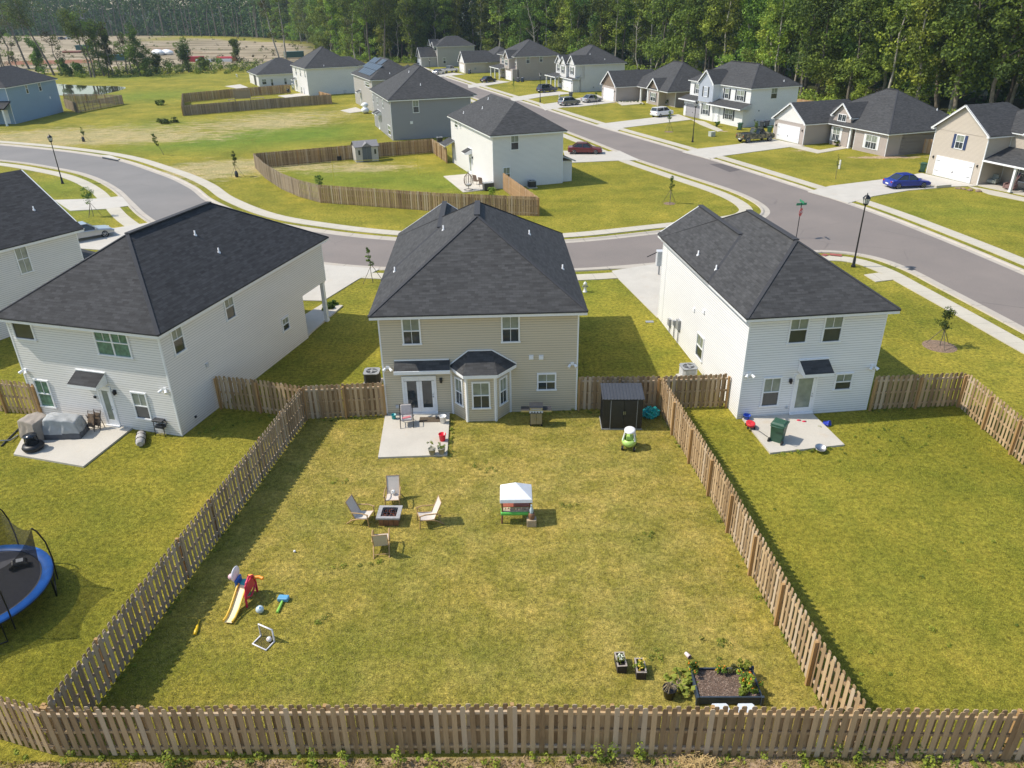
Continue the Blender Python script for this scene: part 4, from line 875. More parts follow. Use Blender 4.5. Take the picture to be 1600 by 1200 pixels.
# ---- taupe ranch with brown gables (930-1085)
O=Vector((19.7,168.0))
h=House('single storey house with brown gable peaks and two silver cars on its drive',O,FD,'s_taupe')
h.box(0,6.8,0,10,0,2.7); h.box(3,19.5,6.5,17,0,2.7,corners=False); h.box(12,16.2,4.6,8,0,2.7); h.box(16.2,19.5,6.4,12,0,2.7)
h.roof(0,6.8,0,13,2.85,axis='y',ends='gh',p=.72,gm=1); h.roof(3,19.5,4.8,17.4,2.86,axis='x',p=.68,capm=True); h.roof(12,16.2,4.6,11,2.87,axis='y',ends='gh',p=.8,gm=1); h.roof(13.5,19.5,6.2,14,2.88,axis='y',ends='hh',p=.7)
F=h.frame(0,0,0); h.garage(F,.9,5); h.win(h.frame(0,4.6,0),13,.6,2.0,1.6,cols=2,shut='shutter'); h.win(h.frame(0,6.5,0),7.6,.5,1.6,1.9,cols=2,shut='shutter'); h.door(h.frame(0,6.5,0),10.3,.1,1.1,2.2,'solid')
for x in (8.2,11.3): h.column(x,4.9,2.65,.16)
h.lampw(F,.5,1.9); h.lampw(F,6.35,1.9); h.finish('brownsh')
# ---- white two storey with black shutters (1065-1232)
N_=Vector((36.2,124.8)); dx2=Vector((.37,-.929)); D2=math.degrees(math.atan2(dx2.y,dx2.x)); O=N_-dx2*16.5
h=House('white two storey house with black shutters and grey garage door',O,D2,'s_white2')
h.box(0,16.5,2,11.2,2.9,5.7); h.box(0,8,1.0,11,0,2.9); h.box(8,16.5,.9,11.2,0,2.9); h.box(4.6,8.6,.6,4,2.9,5.7)
b=MB(); b.add([(4.58,.58,2.9),(8.62,.58,2.9),(8.62,.58,5.7),(4.58,.58,5.7)],[(0,1,2,3)]); b.add([(4.58,.58,5.7),(8.62,.58,5.7),(6.6,.58,7.55)],[(0,1,2)]); b.build('blue_gable_wall',M['s_bluegrey'],h.root)
h.roof(0,16.5,2,11.2,5.85,axis='x',p=.62,capm=True); h.roof(4.6,8.6,.6,6,5.86,axis='y',ends='gh',p=.9,ov=.3)
h.pent(8.0,17,-.1,2.0,2.85,3.55); h.pent(-.7,4.4,.2,2.0,2.85,3.4,'garage_roof')
h.garage(h.frame(0,1.0,0),.6,4.4,mm='garage_grey')
def W2(y,u,z,w,hh,c=2): h.win(h.frame(0,y,0),u,z,w,hh,cols=c,grid='both',shut='shutter')
W2(2,1.6,3.7,1.5,1.6); W2(.6,6.0,3.7,1.15,1.6,1); W2(2,9.9,3.7,1.1,1.6,1); W2(2,13.0,3.7,1.9,1.6); W2(1.0,5.6,.8,1.7,1.7); W2(.9,11.9,.8,2.1,1.7)
b=MB(); b.box(8.7,10.7,.86,.9,.05,2.75); b.build('entry_recess',M['lgrey'],h.root); h.door(h.frame(0,.85,0),9.2,.1,1.1,2.25,'solid')
Rf=h.frame(16.5,0,90); h.winpx(Rf,(1205.6,137.5),(1213.5,154)); h.ventbox(Rf,3.3,1.0,.25,'grey','meter_box'); h.ventbox(Rf,3.9,2.4,.2,'grey','wall_vent'); h.lampw(h.frame(0,1,0),.3,1.9); h.pipe(1225,127); h.finish()
# ---- taupe ranch (1205-1485)
dx3=Vector((.33,-.944)); D3=math.degrees(math.atan2(dx3.y,dx3.x)); O=Vector((48.3,99.4))-dx3*18
h=House('single storey taupe house with white garage door behind the long front lawn',O,D3,'s_taupe')
h.box(.1,6.8,-3.8,6,0,2.7); h.box(3,18,2.2,13,0,2.7,corners=False); h.box(12.2,18,0,13,0,2.7)
h.roof(.1,6.8,-3.8,9,2.85,axis='y',ends='gh',p=.66,gm=1); h.roof(2.5,18,0,13.5,2.86,axis='x',p=.6,capm=True); h.roof(7.4,10.8,.2,6,3.9,axis='y',ends='gh',p=.85,ov=.3); h.box(7.4,10.8,.2,4,0,3.9,corners=False)
h.garage(h.frame(0,-3.8,0),1.0,4.9); h.win(h.frame(0,.2,0),7.8,.5,1.4,1.9,cols=2,grid='both',shut='white'); h.win(h.frame(0,.2,0),8.3,3.2,1.6,.95,cols=2,grid='both',rows=1); h.win(h.frame(0,0,0),14.3,.55,2.0,1.75,cols=2,grid='both',shut='white')
h.column(11.3,.1,2.7,.14); h.door(h.frame(0,2.2,0),11,.1,1.1,2.2,'solid'); h.lampw(h.frame(0,-3.8,0),.6,1.9); h.lampw(h.frame(0,-3.8,0),6.35,1.9); h.pipe(1464,172); h.finish('s_white')
# ---- tan gabled (1450-1600)
dx4=Vector((.316,-.949)); D4=math.degrees(math.atan2(dx4.y,dx4.x)); O=Vector((48.4,88.9))
h=House('tan house at the right edge with navy shutters and a porch with a flag',O,D4,'s_beige')
h.box(0,7,0,10,0,5.0); h.roof(0,7,0,9,5.15,axis='y',ends='gh',p=.72); h.box(7,17,3.2,13,0,5.3); h.roof(2,18,3.2,14,5.45,axis='x',p=.55,capm=True); h.roof(9,15,2.8,8,5.46,axis='y',ends='gh',p=.6,gm=1,ov=.3)
F=h.frame(0,0,0); h.garage(F,1.0,5.1); h.win(F,3.0,3.3,1.1,1.5,grid='both',shut='navy'); f2=h.frame(0,3.2,0); h.win(f2,9.2,3.3,1.9,1.6,cols=2); h.win(f2,8.9,.6,2.2,1.8,cols=2,shut='navy'); h.win(f2,13,3.3,1.9,1.6,cols=2)
h.pent(7.02,17.5,-.1,3.2,2.75,3.9); h.column(10.9,.15,2.6,.12,.12); h.column(16,.15,2.6,.12,.12); h.door(f2,12.2,.12,1.1,2.2,'solid'); h.lampw(F,.55,2.0); h.lampw(F,6.5,2.0)
for x in (7.1,): 
    b=MB(); b.tube([(x,-.12,5.0),(x,-.2,4.85),(x,-.06,4.7),(x,-.05,.1)],.045,6); b.build('downspout',M['white'],h.root)
h.finish('s_white')
ac_unit('black air conditioner beside the left corner of the tan house',(-7.6,36.9)); ac_unit('beige cased air conditioner behind the fence by the right white house',(9.6,36.9),.1,mm='lgrey')
p=at(831,293); ac_unit('dark air conditioner on the grass beside the corner yard house',p,.3)
p=at(687,222.5); ac_unit('air conditioner squeezed between the grey house and the fence',p,.3)
# ================================================================ VEGETATION
rng=np.random.default_rng(5)
def leafmesh(name,centres,radii,per,size,mats,flat=.8,mi=None,up=.35,parent=None):
    """many separate leaf faces in clumps: centres list, radii list"""
    C0=np.array(centres,float); R0=np.array(radii,float); n=len(C0)*per
    c=np.repeat(C0,per,0); r=np.repeat(R0,per)
    d=rng.normal(size=(n,3)); d/=np.linalg.norm(d,axis=1,keepdims=True); rad=rng.uniform(.35,1,n)**.6
    p=c+d*(r*rad)[:,None]*np.array([1,1,flat])
    nn=d*.8+rng.normal(size=(n,3))*.55+np.array([0,0,up]); nn/=np.linalg.norm(nn,axis=1,keepdims=True)
    a=np.cross(nn,rng.normal(size=(n,3))); a/=np.linalg.norm(a,axis=1,keepdims=True); b=np.cross(nn,a)
    sz=size*rng.uniform(.6,1.3,n)[:,None]; a=a*sz; b=b*sz*.62
    v=np.stack([p-a*.5,p-b*.5+a*.05,p+a*.5,p+b*.5+a*.05],1).reshape(-1,3)
    f=np.arange(n*4).reshape(n,4)
    me=bpy.data.meshes.new(name); me.vertices.add(n*4); me.vertices.foreach_set('co',v.ravel()); me.loops.add(n*4); me.loops.foreach_set('vertex_index',f.ravel()); me.polygons.add(n); me.polygons.foreach_set('loop_start',np.arange(n)*4); me.polygons.foreach_set('loop_total',np.full(n,4))
    for q in mats: me.materials.append(q)
    if len(mats)>1: 
        k=np.repeat(rng.integers(0,len(mats),len(C0)),per); me.polygons.foreach_set('material_index',k.astype(np.int32))
    me.update(); me.validate(); o=bpy.data.objects.new(name,me); C.objects.link(o)
    if parent: o.parent=parent
    return o
def trunk(name,H,r,lean=0,nl=6,mat_='bark',crown=.45,spread=3,parent=None,wob=.3,n=7):
    b=MB(); pts=[];x=y=0
    for i in range(9):
        t=i/8; pts.append(Vector((x+lean*t*H,y,t*H))); x+=random.gauss(0,wob); y+=random.gauss(0,wob)
    b.tube(pts,[r*(1-.82*i/8) for i in range(9)],n); tips=[]
    for k in range(nl):
        t=random.uniform(crown,.95); i=min(7,int(t*8)); p=pts[i].lerp(pts[i+1],t*8-i); a=random.uniform(0,2*PI); L_=spread*random.uniform(.6,1.1)*(1.15-t*.5)
        q1=p+Vector((math.cos(a)*L_*.5,math.sin(a)*L_*.5,L_*.35)); q2=p+Vector((math.cos(a+.2)*L_,math.sin(a+.2)*L_,L_*random.uniform(.5,.9)))
        b.tube([p,q1,q2],[r*.35*(1.1-t*.5),r*.2,r*.06],5); tips.append(q2); tips.append(q1)
    return b.build(name,M[mat_],parent),pts,tips
def make_tree(label,H,kind,group,name='tree'):
    root=thing(name,label,'tree',(0,0,0),0,group)
    if kind=='slender':
        t,pts,tips=trunk('trunk',H,.26,0,9,random.choice(['bark_pale','bark']),.42,H*.13,root)
        cs=[q+Vector((random.gauss(0,.5),random.gauss(0,.5),random.gauss(0,.4))) for q in tips]+[pts[-1]+Vector((random.gauss(0,1.2),random.gauss(0,1.2),random.uniform(-3,.6))) for _ in range(8)]
        cs+=[pts[5]+Vector((random.gauss(0,2),random.gauss(0,2),random.uniform(-3,3))) for _ in range(10)]+[pts[3]+Vector((random.gauss(0,1.6),random.gauss(0,1.6),random.uniform(-3,3))) for _ in range(7)]
        leafmesh('crown',cs,[random.uniform(.9,1.9) for _ in cs],85,.5,[M['leaf'],M['leaf_y']],parent=root)
    elif kind=='broad':
        t,pts,tips=trunk('trunk',H*.85,.36,0,10,'bark',.3,H*.22,root)
        cs=[q+Vector((random.gauss(0,.8),random.gauss(0,.8),random.gauss(0,.8))) for q in tips]+[Vector((random.gauss(0,H*.11),random.gauss(0,H*.11),random.uniform(H*.18,H*.97))) for _ in range(34)]
        leafmesh('crown',cs,[random.uniform(1.2,2.6) for _ in cs],110,.55,[M['leaf'],M['leaf_d'],M['leaf']],parent=root)
    elif kind=='vine':
        t,pts,tips=trunk('trunk',H,.3,random.uniform(-.04,.04),6,'bark_pale',.5,H*.12,root)
        cs=[pts[min(8,i)]+Vector((random.gauss(0,.75),random.gauss(0,.75),random.uniform(-1.2,1.2))) for i in range(1,9) for _ in range(6)]+tips
        leafmesh('crown',cs,[random.uniform(.9,1.9) for _ in cs],85,.48,[M['leaf_y'],M['leaf']],parent=root)
    elif kind=='pine':
        t,pts,tips=trunk('trunk',H*1.1,.24,0,7,'bark_pale',.7,H*.1,root,wob=.12)
        cs=[q for q in tips]+[pts[-1]+Vector((random.gauss(0,1),random.gauss(0,1),random.uniform(-4,.5))) for _ in range(9)]
        leafmesh('crown',cs,[random.uniform(.8,1.5) for _ in cs],70,.4,[M['leaf_d'],M['leaf']],parent=root)
    elif kind=='snag':
        t,pts,tips=trunk('trunk',H*.8,.24,random.choice([-.12,.1]),9,'bark_pale',.35,H*.16,root,wob=.45)
        cs=random.sample(tips,5); leafmesh('crown',cs,[random.uniform(.5,1.0) for _ in cs],45,.4,[M['leaf_b'],M['leaf']],parent=root)
    elif kind=='low':
        t,pts,tips=trunk('trunk',H*.6,.16,0,7,'bark',.15,H*.3,root)
        cs=[Vector((random.gauss(0,H*.2),random.gauss(0,H*.2),random.uniform(H*.1,H*.95))) for _ in range(26)]
        leafmesh('crown',cs,[random.uniform(.7,1.5) for _ in cs],95,.4,[M['leaf_y'],M['leaf'],M['leaf_y']],parent=root)
    return root
GW='trees of the wood behind the houses'
LBL={'slender':'tall slender tree of the wood with open light green crown','broad':'big round crowned dark green tree of the wood','vine':'vine wrapped tree of the wood with leaves down its trunk','pine':'straight pale trunked tree of the wood with a small high crown','snag':'half bare pale branched tree at the wood edge','low':'bushy low bright green tree at the foot of the wood'}
protos={}
for k,hs in (('slender',(24,27,22)),('broad',(22,26,24)),('vine',(20,24)),('pine',(25,28)),('snag',(19,23)),('low',(7,9,8))):
    protos[k]=[make_tree(LBL[k],H_t,k,GW) for H_t in hs]
ptree={}
for k in protos:
    for o in protos[k]: ptree[o]=treeof(o)
used=set(); ntree=0
def put(kind,x,y,sc_=1,group=None,label=None):
    global ntree
    pr=random.choice(protos[kind]); s_=sc_*random.uniform(.88,1.14)
    if pr not in used:
        used.add(pr); pr.location=(x,y,0); pr.rotation_euler.z=random.uniform(0,6.28); pr.scale=(s_,)*3; o=pr
    else: o=dup(pr,(x,y,0),random.uniform(0,6.28),None,s_,ptree[pr])
    if group: o['group']=group
    if label: o['label']=label
    ntree+=1; return o
edge=catmull([(-145,500),(-103,432),(-78,345),(-53,296),(-34,280),(-14,292),(8,268),(28,240),(44,212),(54,180),(61,150),(72,130),(92,121),(118,114),(160,106)],12)
# resample the wood edge
def resample(P,step):
    out=[];acc=0;nxt=0
    for a,b in zip(P,P[1:]):
        l=(b-a).length
        while nxt<=acc+l: out.append(a.lerp(b,(nxt-acc)/l)); nxt+=step
        acc+=l
    return out
for row,(dd,st,ks) in enumerate(((1.0,5.2,['low','vine','slender','broad','vine','low','snag','broad','slender','low']),(6,7.2,['slender','broad','vine','broad','pine','broad']),(12,10.5,['broad','slender','pine','broad']),(19,15.0,['broad','broad','slender']))):
    for p in resample(offset(edge,dd),st):
        q=(p.x+random.uniform(-2,2),p.y+random.uniform(-2,2))
        far=p.y>330
        if far and row in(0,) and random.random()<.4: continue
        k=random.choice(ks); 
        if p.x>50 and row==0 and k=='snag' and random.random()<.5: k='vine'
        put(k,q[0],q[1],1.12 if row else 1.0)
GF='trees of the far bluish wood beyond the building site'
faredge=catmull([(-420,640),(-330,600),(-230,565),(-170,530),(-145,500)],10)
for row,(dd,st) in enumerate(((2,6.5),(9,9))):
    for p in resample(offset(faredge,dd),st):
        if ntree>268: break
        put(random.choice(['slender','pine','broad','slender']),p.x+random.uniform(-3,3),p.y+random.uniform(-3,3),1.25,GF,'tall tree of the far bluish wood beyond the building site')
open('/workdir/t/n','w').write(str(ntree)) if False else None
# deeper wood that reads as one mass
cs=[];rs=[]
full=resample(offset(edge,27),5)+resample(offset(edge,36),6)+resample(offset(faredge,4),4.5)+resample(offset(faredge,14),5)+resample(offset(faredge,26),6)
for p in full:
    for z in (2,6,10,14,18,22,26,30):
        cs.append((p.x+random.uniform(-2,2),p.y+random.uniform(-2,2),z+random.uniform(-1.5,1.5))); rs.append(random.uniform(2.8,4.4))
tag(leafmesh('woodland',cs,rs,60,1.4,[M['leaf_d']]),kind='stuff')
b=MB()
for p in resample(offset(faredge,1),4.5):
    x,y=p.x+random.uniform(-2,2),p.y+random.uniform(-2,2); b.tube([(x,y,0),(x+random.gauss(0,.6),y,12),(x+random.gauss(0,1.2),y,random.uniform(18,25))],[.35,.28,.12],5)
tag(b.build('far_trunks',M['bark']),kind='stuff')
cs=[];rs=[]
for p in resample(offset(edge,-.8),1.3):
    if p.y<330:
        for _ in range(2): cs.append((p.x+random.uniform(-2,2.5),p.y+random.uniform(-2,2.5),random.uniform(.1,1.6))); rs.append(random.uniform(.7,1.6))
tag(leafmesh('undergrowth',cs,rs,70,.38,[M['leaf_y'],M['leaf'],M['leaf_y']]),kind='stuff')
# trees by the pond and the building site
GP='thin trees along the pond and building site'
def pondtree(px,py,ptop,kind,lean,label,wid=1.2,mat_='bark'):
    p=at(px,py); d=math.hypot(p.x,p.y); Ht=H_*(1-(ptop)/py*1.0)*1.0; Ht=max(3,min(24,Ht))
    root=thing('tree',label,'tree',(p.x,p.y,0),0,GP)
    t,pts,tips=trunk('trunk',Ht*.95,.09+Ht*.011,lean,max(4,int(Ht*.6)),mat_,.3 if kind!='top' else .6,wid*1.3,root,wob=.22)
    if kind=='col': cs=[pts[i]+Vector((random.gauss(0,wid*.45),random.gauss(0,wid*.45),random.uniform(-.8,.8))) for i in range(1,9) for _ in range(3)]+tips
    elif kind=='top': cs=[pts[i]+Vector((random.gauss(0,wid*.8),random.gauss(0,wid*.8),random.uniform(-.8,.8))) for i in range(5,9) for _ in range(4)]+tips
    else: cs=tips[::2]
    m_=[M['leaf_d'],M['leaf']] if kind!='thin' else [M['leaf'],M['leaf_b']]
    leafmesh("crown",cs,[random.uniform(.6,1.2)*wid*.9 for _ in cs],95,.4,m_,parent=root)
    return root
pondtree(85,118,-30,'top',-.30,'big dark leaning tree with a heavy crown right of the blue roof',3.6,'bark')
pondtree(46,108,-60,'thin',-.17,'bare leaning pole of a tree rising behind the blue house roof',1.5)
pondtree(64,112,84,'col',-.05,'short dark ivy covered stump just right of the blue roof ridge',.6)
pondtree(111,119,92,'col',-.5,'small dark tree leaning left next to the big leaning tree',.9); pondtree(128,119,97,'col',-.3,'low dark tangle leaning left by the pond',1.1)
pondtree(143,121,2,'top',-.13,'tall thin tree with a yellowish high crown above the pond',2.2); pondtree(148,121,10,'thin',-.12,'twin thin trunk close beside the tall yellowish tree',1.5)
pondtree(163,119,24,'col',-.03,'dense dark ivy column tree at the middle of the pond bank',1.7); pondtree(170,118,30,'col',0,'second leafy column close right of the dense dark one',1.2)
pondtree(178,119,34,'thin',-.02,'thin wispy tree between the two leafy column trees',1.4); pondtree(200,116,36,'thin',-.03,'thin wispy pale tree left of the rounded column tree',1.5)
pondtree(220,119,33,'col',-.05,'rounded ivy column tree at the right end of the pond row',1.5); pondtree(230,119,70,'col',.03,'short leafy tree beside the right end column tree',1.6)
pondtree(295,113,58,'col',0,'bushy young tree in front of the white bag pile',1.5); pondtree(286,112,60,'thin',0,'slim young tree touching the bushy young tree',1.2)
pondtree(372,98,56,'col',0,'slim leafy tree left of the low white house roof',1.3); pondtree(4,108,20,'top',0,'leafy tree cut by the left photo edge above the blue roof',2.2); pondtree(20,108,2,'thin',-.05,'thin trunked tree just above the left end of the blue roof',2.0)
pondtree(437,94,-40,'thin',-.22,'bare pale trunk leaning left behind the low white house roof',1.5,'bark_pale'); pondtree(447,93,-30,'thin',0,'straight bare trunk beside the pale leaning trunk',1.5,'bark_pale'); pondtree(580,104,-40,'top',0,'tall bright tree standing out left of the farthest house',3.2); pondtree(600,103,-40,'top',.02,'tall leafy tree just left of the farthest house gable',3.2)
pondtree(556,104,10,'thin',.02,'slim pale tree at the open wood edge left of the tall bright tree',1.5,'bark_pale')
cs=[];rs=[]
for px_,pt_,k_,w__ in ((12,30,'thin',1.6),(34,60,'thin',1.4),(70,50,'col',1.5),(97,40,'thin',1.6),(153,50,'thin',1.4),(188,62,'thin',1.3),(207,50,'thin',1.4),(246,84,'col',1.3),(262,92,'thin',1.2),(318,98,'col',1.2),(345,92,'thin',1.2)): pondtree(px_,116 if px_<300 else 110,pt_,k_,random.uniform(-.12,.06),'one of the thin scrubby trees filling the bank between the taller ones',w__)
for i in range(260):
    px=random.uniform(90,420); p=at(px,random.uniform(108,122) if px<260 else random.uniform(104,116)); 
    cs.append((p.x,p.y,random.uniform(.1,1.5))); rs.append(random.uniform(.6,1.6))
tag(leafmesh('pond_brush',cs,rs,60,.4,[M['leaf_d'],M['leaf'],M['leaf_y']]),kind='stuff')
cs=[];rs=[]
for i in range(420):
    px=random.uniform(-40,600); py=random.choice([random.uniform(52,60),random.uniform(60,82),random.uniform(84,112)]); p=at(px,py)
    if px>455 and py>88: continue
    cs.append((p.x,p.y,random.uniform(.0,.5))); rs.append(random.uniform(.5,1.5))
tag(leafmesh('field_scrub',cs,rs,34,.45,[M['leaf_d'],M['leaf_b'],M['leaf']]),kind='stuff')
def shrub(px,py,r,h,label,mats=('leaf','leaf_y'),size=.14,n=10,per=60,name='shrub',group=None):
    p=at(px,py); t=thing(name,label,name.replace('_',' '),(p.x,p.y,0),0,group)
    b=MB()
    for _ in range(5): a=random.uniform(0,6.28); b.tube([(0,0,0),(math.cos(a)*r*.4,math.sin(a)*r*.4,h*.7)],[.02,.008],5)
    b.build('stems',M['bark'],t); cs=[(random.gauss(0,r*.45),random.gauss(0,r*.45),random.uniform(.1*h,h*.85)) for _ in range(n)]
    leafmesh('foliage',cs,[r*random.uniform(.25,.5) for _ in cs],per,size,[M[q] for q in mats],parent=t); return t
def sapling(px,py,h,label,r=.5,bed=.9,stakes=3,mats=('leaf','leaf_d'),per=50,lean=0):
    p=at(px,py); t=thing('sapling',label,'sapling',(p.x,p.y,0),0,'young staked trees on the lawns')
    if bed: b=MB(); b.lathe([(bed,.0),(bed*.85,.03),(.05,.05),(.001,.05)],16); b.build('mulch_ring',mat('mulch',(.22,.15,.10),.95,var=.5,scale=14) if 'mulch' not in bpy.data.materials else bpy.data.materials['mulch'],t)
    h=h*.88; r=r*.85; tr,pts,tips=trunk('trunk',h,.032,lean,6,'bark',.45,r*1.1,t,wob=.03,n=6)
    for k in range(stakes): a=2*PI*k/stakes+.4; b=MB(); b.tube([(math.cos(a)*.75,math.sin(a)*.75,0),(.03*math.cos(a),.03*math.sin(a),h*.5)],.02,5); b.build('stake',M['bark'],t)
    cs=[q for q in tips]+[pts[k]+Vector((random.gauss(0,r*.22),random.gauss(0,r*.22),random.uniform(-.15,.15))) for k in (4,5,5,6,6,7,7,8,8)]
    leafmesh('crown',cs,[r*random.uniform(.3,.6) for _ in cs],int(per*.7),.12,[M[q] for q in mats],parent=t); return t
sapling(1468,541,2.6,'young staked tree in a round mulch bed right of the white house',.62,.95)
sapling(1046,318,3.0,'thin young tree alone on the big corner lawn',.35,.6,3,('leaf_d','leaf'),30)
sapling(583,441,3.0,'thin young tree at the kerb left of the tan house',.3,0,2,('leaf','leaf_d'),25)
sapling(146,338,3.0,'spiky young tree on the grass beside the silver car',.7,0,3)
sapling(371,276,3.2,'young tree with a dark watering bag on the open field',.4,0,2); sapling(500,313,2.8,'young leafy tree in front of the pale curved fence',.6,.5,0)
sapling(768,333,2.6,'young leafy tree touching the straight street fence',.6,.5,0,('leaf_y','leaf')); sapling(256,242,3.0,'leaning young tree on the field near the storm drain',.4,0,0,lean=-.35)
sapling(132,221,2.2,'tiny young tree with a dark watering bag left on the field',.35,0,2,('leaf_d','leaf'),20)
sapling(1177,222,3,'young tree in front of the camouflage pickup',.5,.5,0); sapling(1045,206,3.6,'thin young tree on the lawn of the black shuttered house',.4,.7,2,per=25); sapling(931,167,3,'small young tree beside the silver sedan drive',.4,0,2,per=25); sapling(803,143,3.2,'thin young tree on the taupe house lawn',.4,0,0,per=25); sapling(1306,280,3,'bare young tree on the taupe ranch house lawn',.25,0,0,per=6)
for px,py in ((371,276),(132,221)):
    p=at(px,py); b=MB(); b.lathe([(.16,0),(.22,.15),(.2,.55),(.08,.75)],10,(0,0,0)); o=b.build('watering_bag',M['dgrey']); o.location=(p.x+.02,p.y-.25,0); tag(o,'dark watering bag round the foot of the '+('field sapling' if px>200 else 'tiny left sapling'),'watering bag','watering bags on the saplings')
for i,(px,py,r,h,lb) in enumerate(((257,193,1.4,.8,'dark low bush on the open field'),(250,164,1.2,.9,'weedy clump right of the grey fence corner'),(1296,220,.5,.9,'round shrub at the taupe ranch entrance'),(1308,228,.45,.8,'small shrub right of the taupe ranch path'),(1046,165,.6,1.3,'upright shrub beside the brown gable bay'),(1120,198,.4,.9,'small shrub by the black shuttered house door'),(512,484,.4,.5,'small bush on the near edge of the front path'),(523,478,.35,.4,'small bush farther along the front path'),(1318,166,.0,.0,''))):
    if r: shrub(px,py,r,h,lb,('leaf','leaf_d'),.2 if r<1 else .35,10,50)
for i in range(9):
    px=965+i*5.2; shrub(px,160+random.uniform(-1,1) if px<1000 else 163+ (px-1000)*.12,.25,.35,'small bedding plant in the bark strip by the brown gable house',('leaf_d','leaf'),.12,4,20,'bedding_plant','bedding plants by the brown gable house')
# weeds along the front fence
cs=[];rs=[]
for _ in range(150):
    x=random.uniform(-14,15); yb_=14.05-.03*x*.5-.1; 
    if random.random()<.55 or x>7: cs.append((x,13.86-.0265*x*.5+random.gauss(-.12,.16)-.1*(x>7),random.uniform(.02,.25))); rs.append(random.uniform(.05,.17))
for _ in range(130): cs.append((random.uniform(-14,15),random.uniform(12.6,13.6),.03)); rs.append(random.uniform(.04,.12))
for x in (-9.5,-5.6,-3.3,2.2,2.6,3.3,9.3,10.2,10.9,8.7,12.5,13.2,14):
    for z in (.15,.35,.55): cs.append((x,13.72,z)); rs.append(.16)
tag(leafmesh('weeds',cs,rs,26,.085,[M['leaf_y'],M['leaf'],M['leaf_y']],up=.8),kind='stuff')
b=MB()
for _ in range(420):
    a=random.uniform(0,6.28); x=4.9+random.gauss(0,.38); y=13.45+random.gauss(0,.14); z=random.uniform(.02,.3)*math.exp(-((x-4.9)/.4)**2)+.03; l=random.uniform(.1,.28)
    b.bar((x,y,z),(x+math.cos(a)*l,y+math.sin(a)*l,z+random.gauss(0,.06)),.012,.008)
tag(b.build('dry_stems',mat('dry_straw',(.50,.36,.16),.9,var=.3)),kind='stuff')
def grass(name,P,n,m,size=.075,sd=1):
    r2=np.random.default_rng(sd); xs=[p[0] for p in P]; ys=[p[1] for p in P]; px=r2.uniform(min(xs),max(xs),n); py=r2.uniform(min(ys),max(ys),n)
    c=np.zeros(n,bool)
    for i in range(len(P)):
        ax,ay=P[i]; bx,by=P[(i+1)%len(P)]
        if ay==by: continue
        c^=((ay>py)!=(by>py))&(px<(bx-ax)*(py-ay)/(by-ay)+ax)
    px,py=px[c],py[c]; k=len(px); a=r2.uniform(0,2*PI,k); h=size*r2.uniform(.5,1.4,k); w_=h*.33; ln=r2.uniform(-.8,.8,(k,2))*h[:,None]
    dx,dy=np.cos(a)*w_/2,np.sin(a)*w_/2; z=np.zeros(k)
    v=np.stack([np.c_[px-dx,py-dy,z],np.c_[px+dx,py+dy,z],np.c_[px+ln[:,0],py+ln[:,1],h*.75]],1).reshape(-1,3)
    me=bpy.data.meshes.new(name); me.vertices.add(3*k); me.vertices.foreach_set('co',v.ravel()); me.loops.add(3*k); me.loops.foreach_set('vertex_index',np.arange(3*k)); me.polygons.add(k); me.polygons.foreach_set('loop_start',np.arange(k)*3); me.polygons.foreach_set('loop_total',np.full(k,3)); me.materials.append(m); me.update(); me.validate()
    o=bpy.data.objects.new(name,me); C.objects.link(o); return tag(o,kind='stuff')
GS=foliage('grass_straw',(.22,.22,.04),(.62,.46,.22),.2); grass('dry_grass',[(-15,12.2),(15,12.2),(15,13.7),(-15,14.0)],26000,GS,.1,4)
GC=foliage('grass_tan',(.25,.22,.05),(.56,.46,.17),.3); GN=foliage('grass_olive',(.24,.24,.032),(.48,.44,.07),.3)
grass('grass',[(-12.5,14.2),(9.1,14.0),(8.8,16.2),(8.1,26),(7.35,33.4),(-10.2,33)],230000,GC,.05,1)
grass('grass',[(-26,14.4),(-12.7,14.8),(-10.4,32.9),(-13.5,34),(-15.6,31.3),(-18.6,31.9),(-19.3,28.6),(-23.4,29.8),(-24.2,33),(-30,33)],150000,GN,.05,2)
grass('grass',[(9.3,14.0),(19,13.7),(24,33.2),(15.3,32.4),(15.4,29.4),(11.6,28.9),(11.1,32.2),(7.6,33.2),(8.35,26),(9.05,16.2)],150000,GN,.05,3)
cs=[];rs=[]
def line_tufts(a,b,n,off=.12):
    for _ in range(n): t_=random.random(); cs.append((a[0]+(b[0]-a[0])*t_+random.gauss(0,off),a[1]+(b[1]-a[1])*t_+random.gauss(0,off),random.uniform(.01,.08))); rs.append(random.uniform(.04,.13))
line_tufts((-12.4,16),(-10.4,32.8),45); line_tufts((7.5,33.2),(8.2,26),18,.1); line_tufts((8.2,26),(9.1,14.3),34,.1); line_tufts((-10,32.85),(-6.6,33.1),16); line_tufts((3.4,33.3),(7.3,33.3),16,.15); line_tufts((-12,14.3),(8.8,14.3),40); line_tufts((18,33),(22.7,33.4),16); line_tufts((-2.9,29.4),(-3.0,33),16,.08); line_tufts((-2.9,33),(3.2,33.3),20,.1); line_tufts((11.7,29.0),(15.2,29.6),22,.06); line_tufts((15,30),(20,31.5),26,.9); line_tufts((-15.9,31.4),(-11,34),14); line_tufts((10,16),(22,30),26,3)
for px,py in ((532,754),(1010,835),(760,735),(745,728),(535,886),(500,966),(960,1110),(1130,1000),(1020,1030),(885,790),(590,880),(700,710)):
    q=at(px,py)
    for _ in range(5): cs.append((q.x+random.gauss(0,.18),q.y+random.gauss(0,.15),.02)); rs.append(.12)
tag(leafmesh('grass_tufts',cs,rs,30,.06,[M['leaf_y'],M['leaf']],up=.9),kind='stuff')
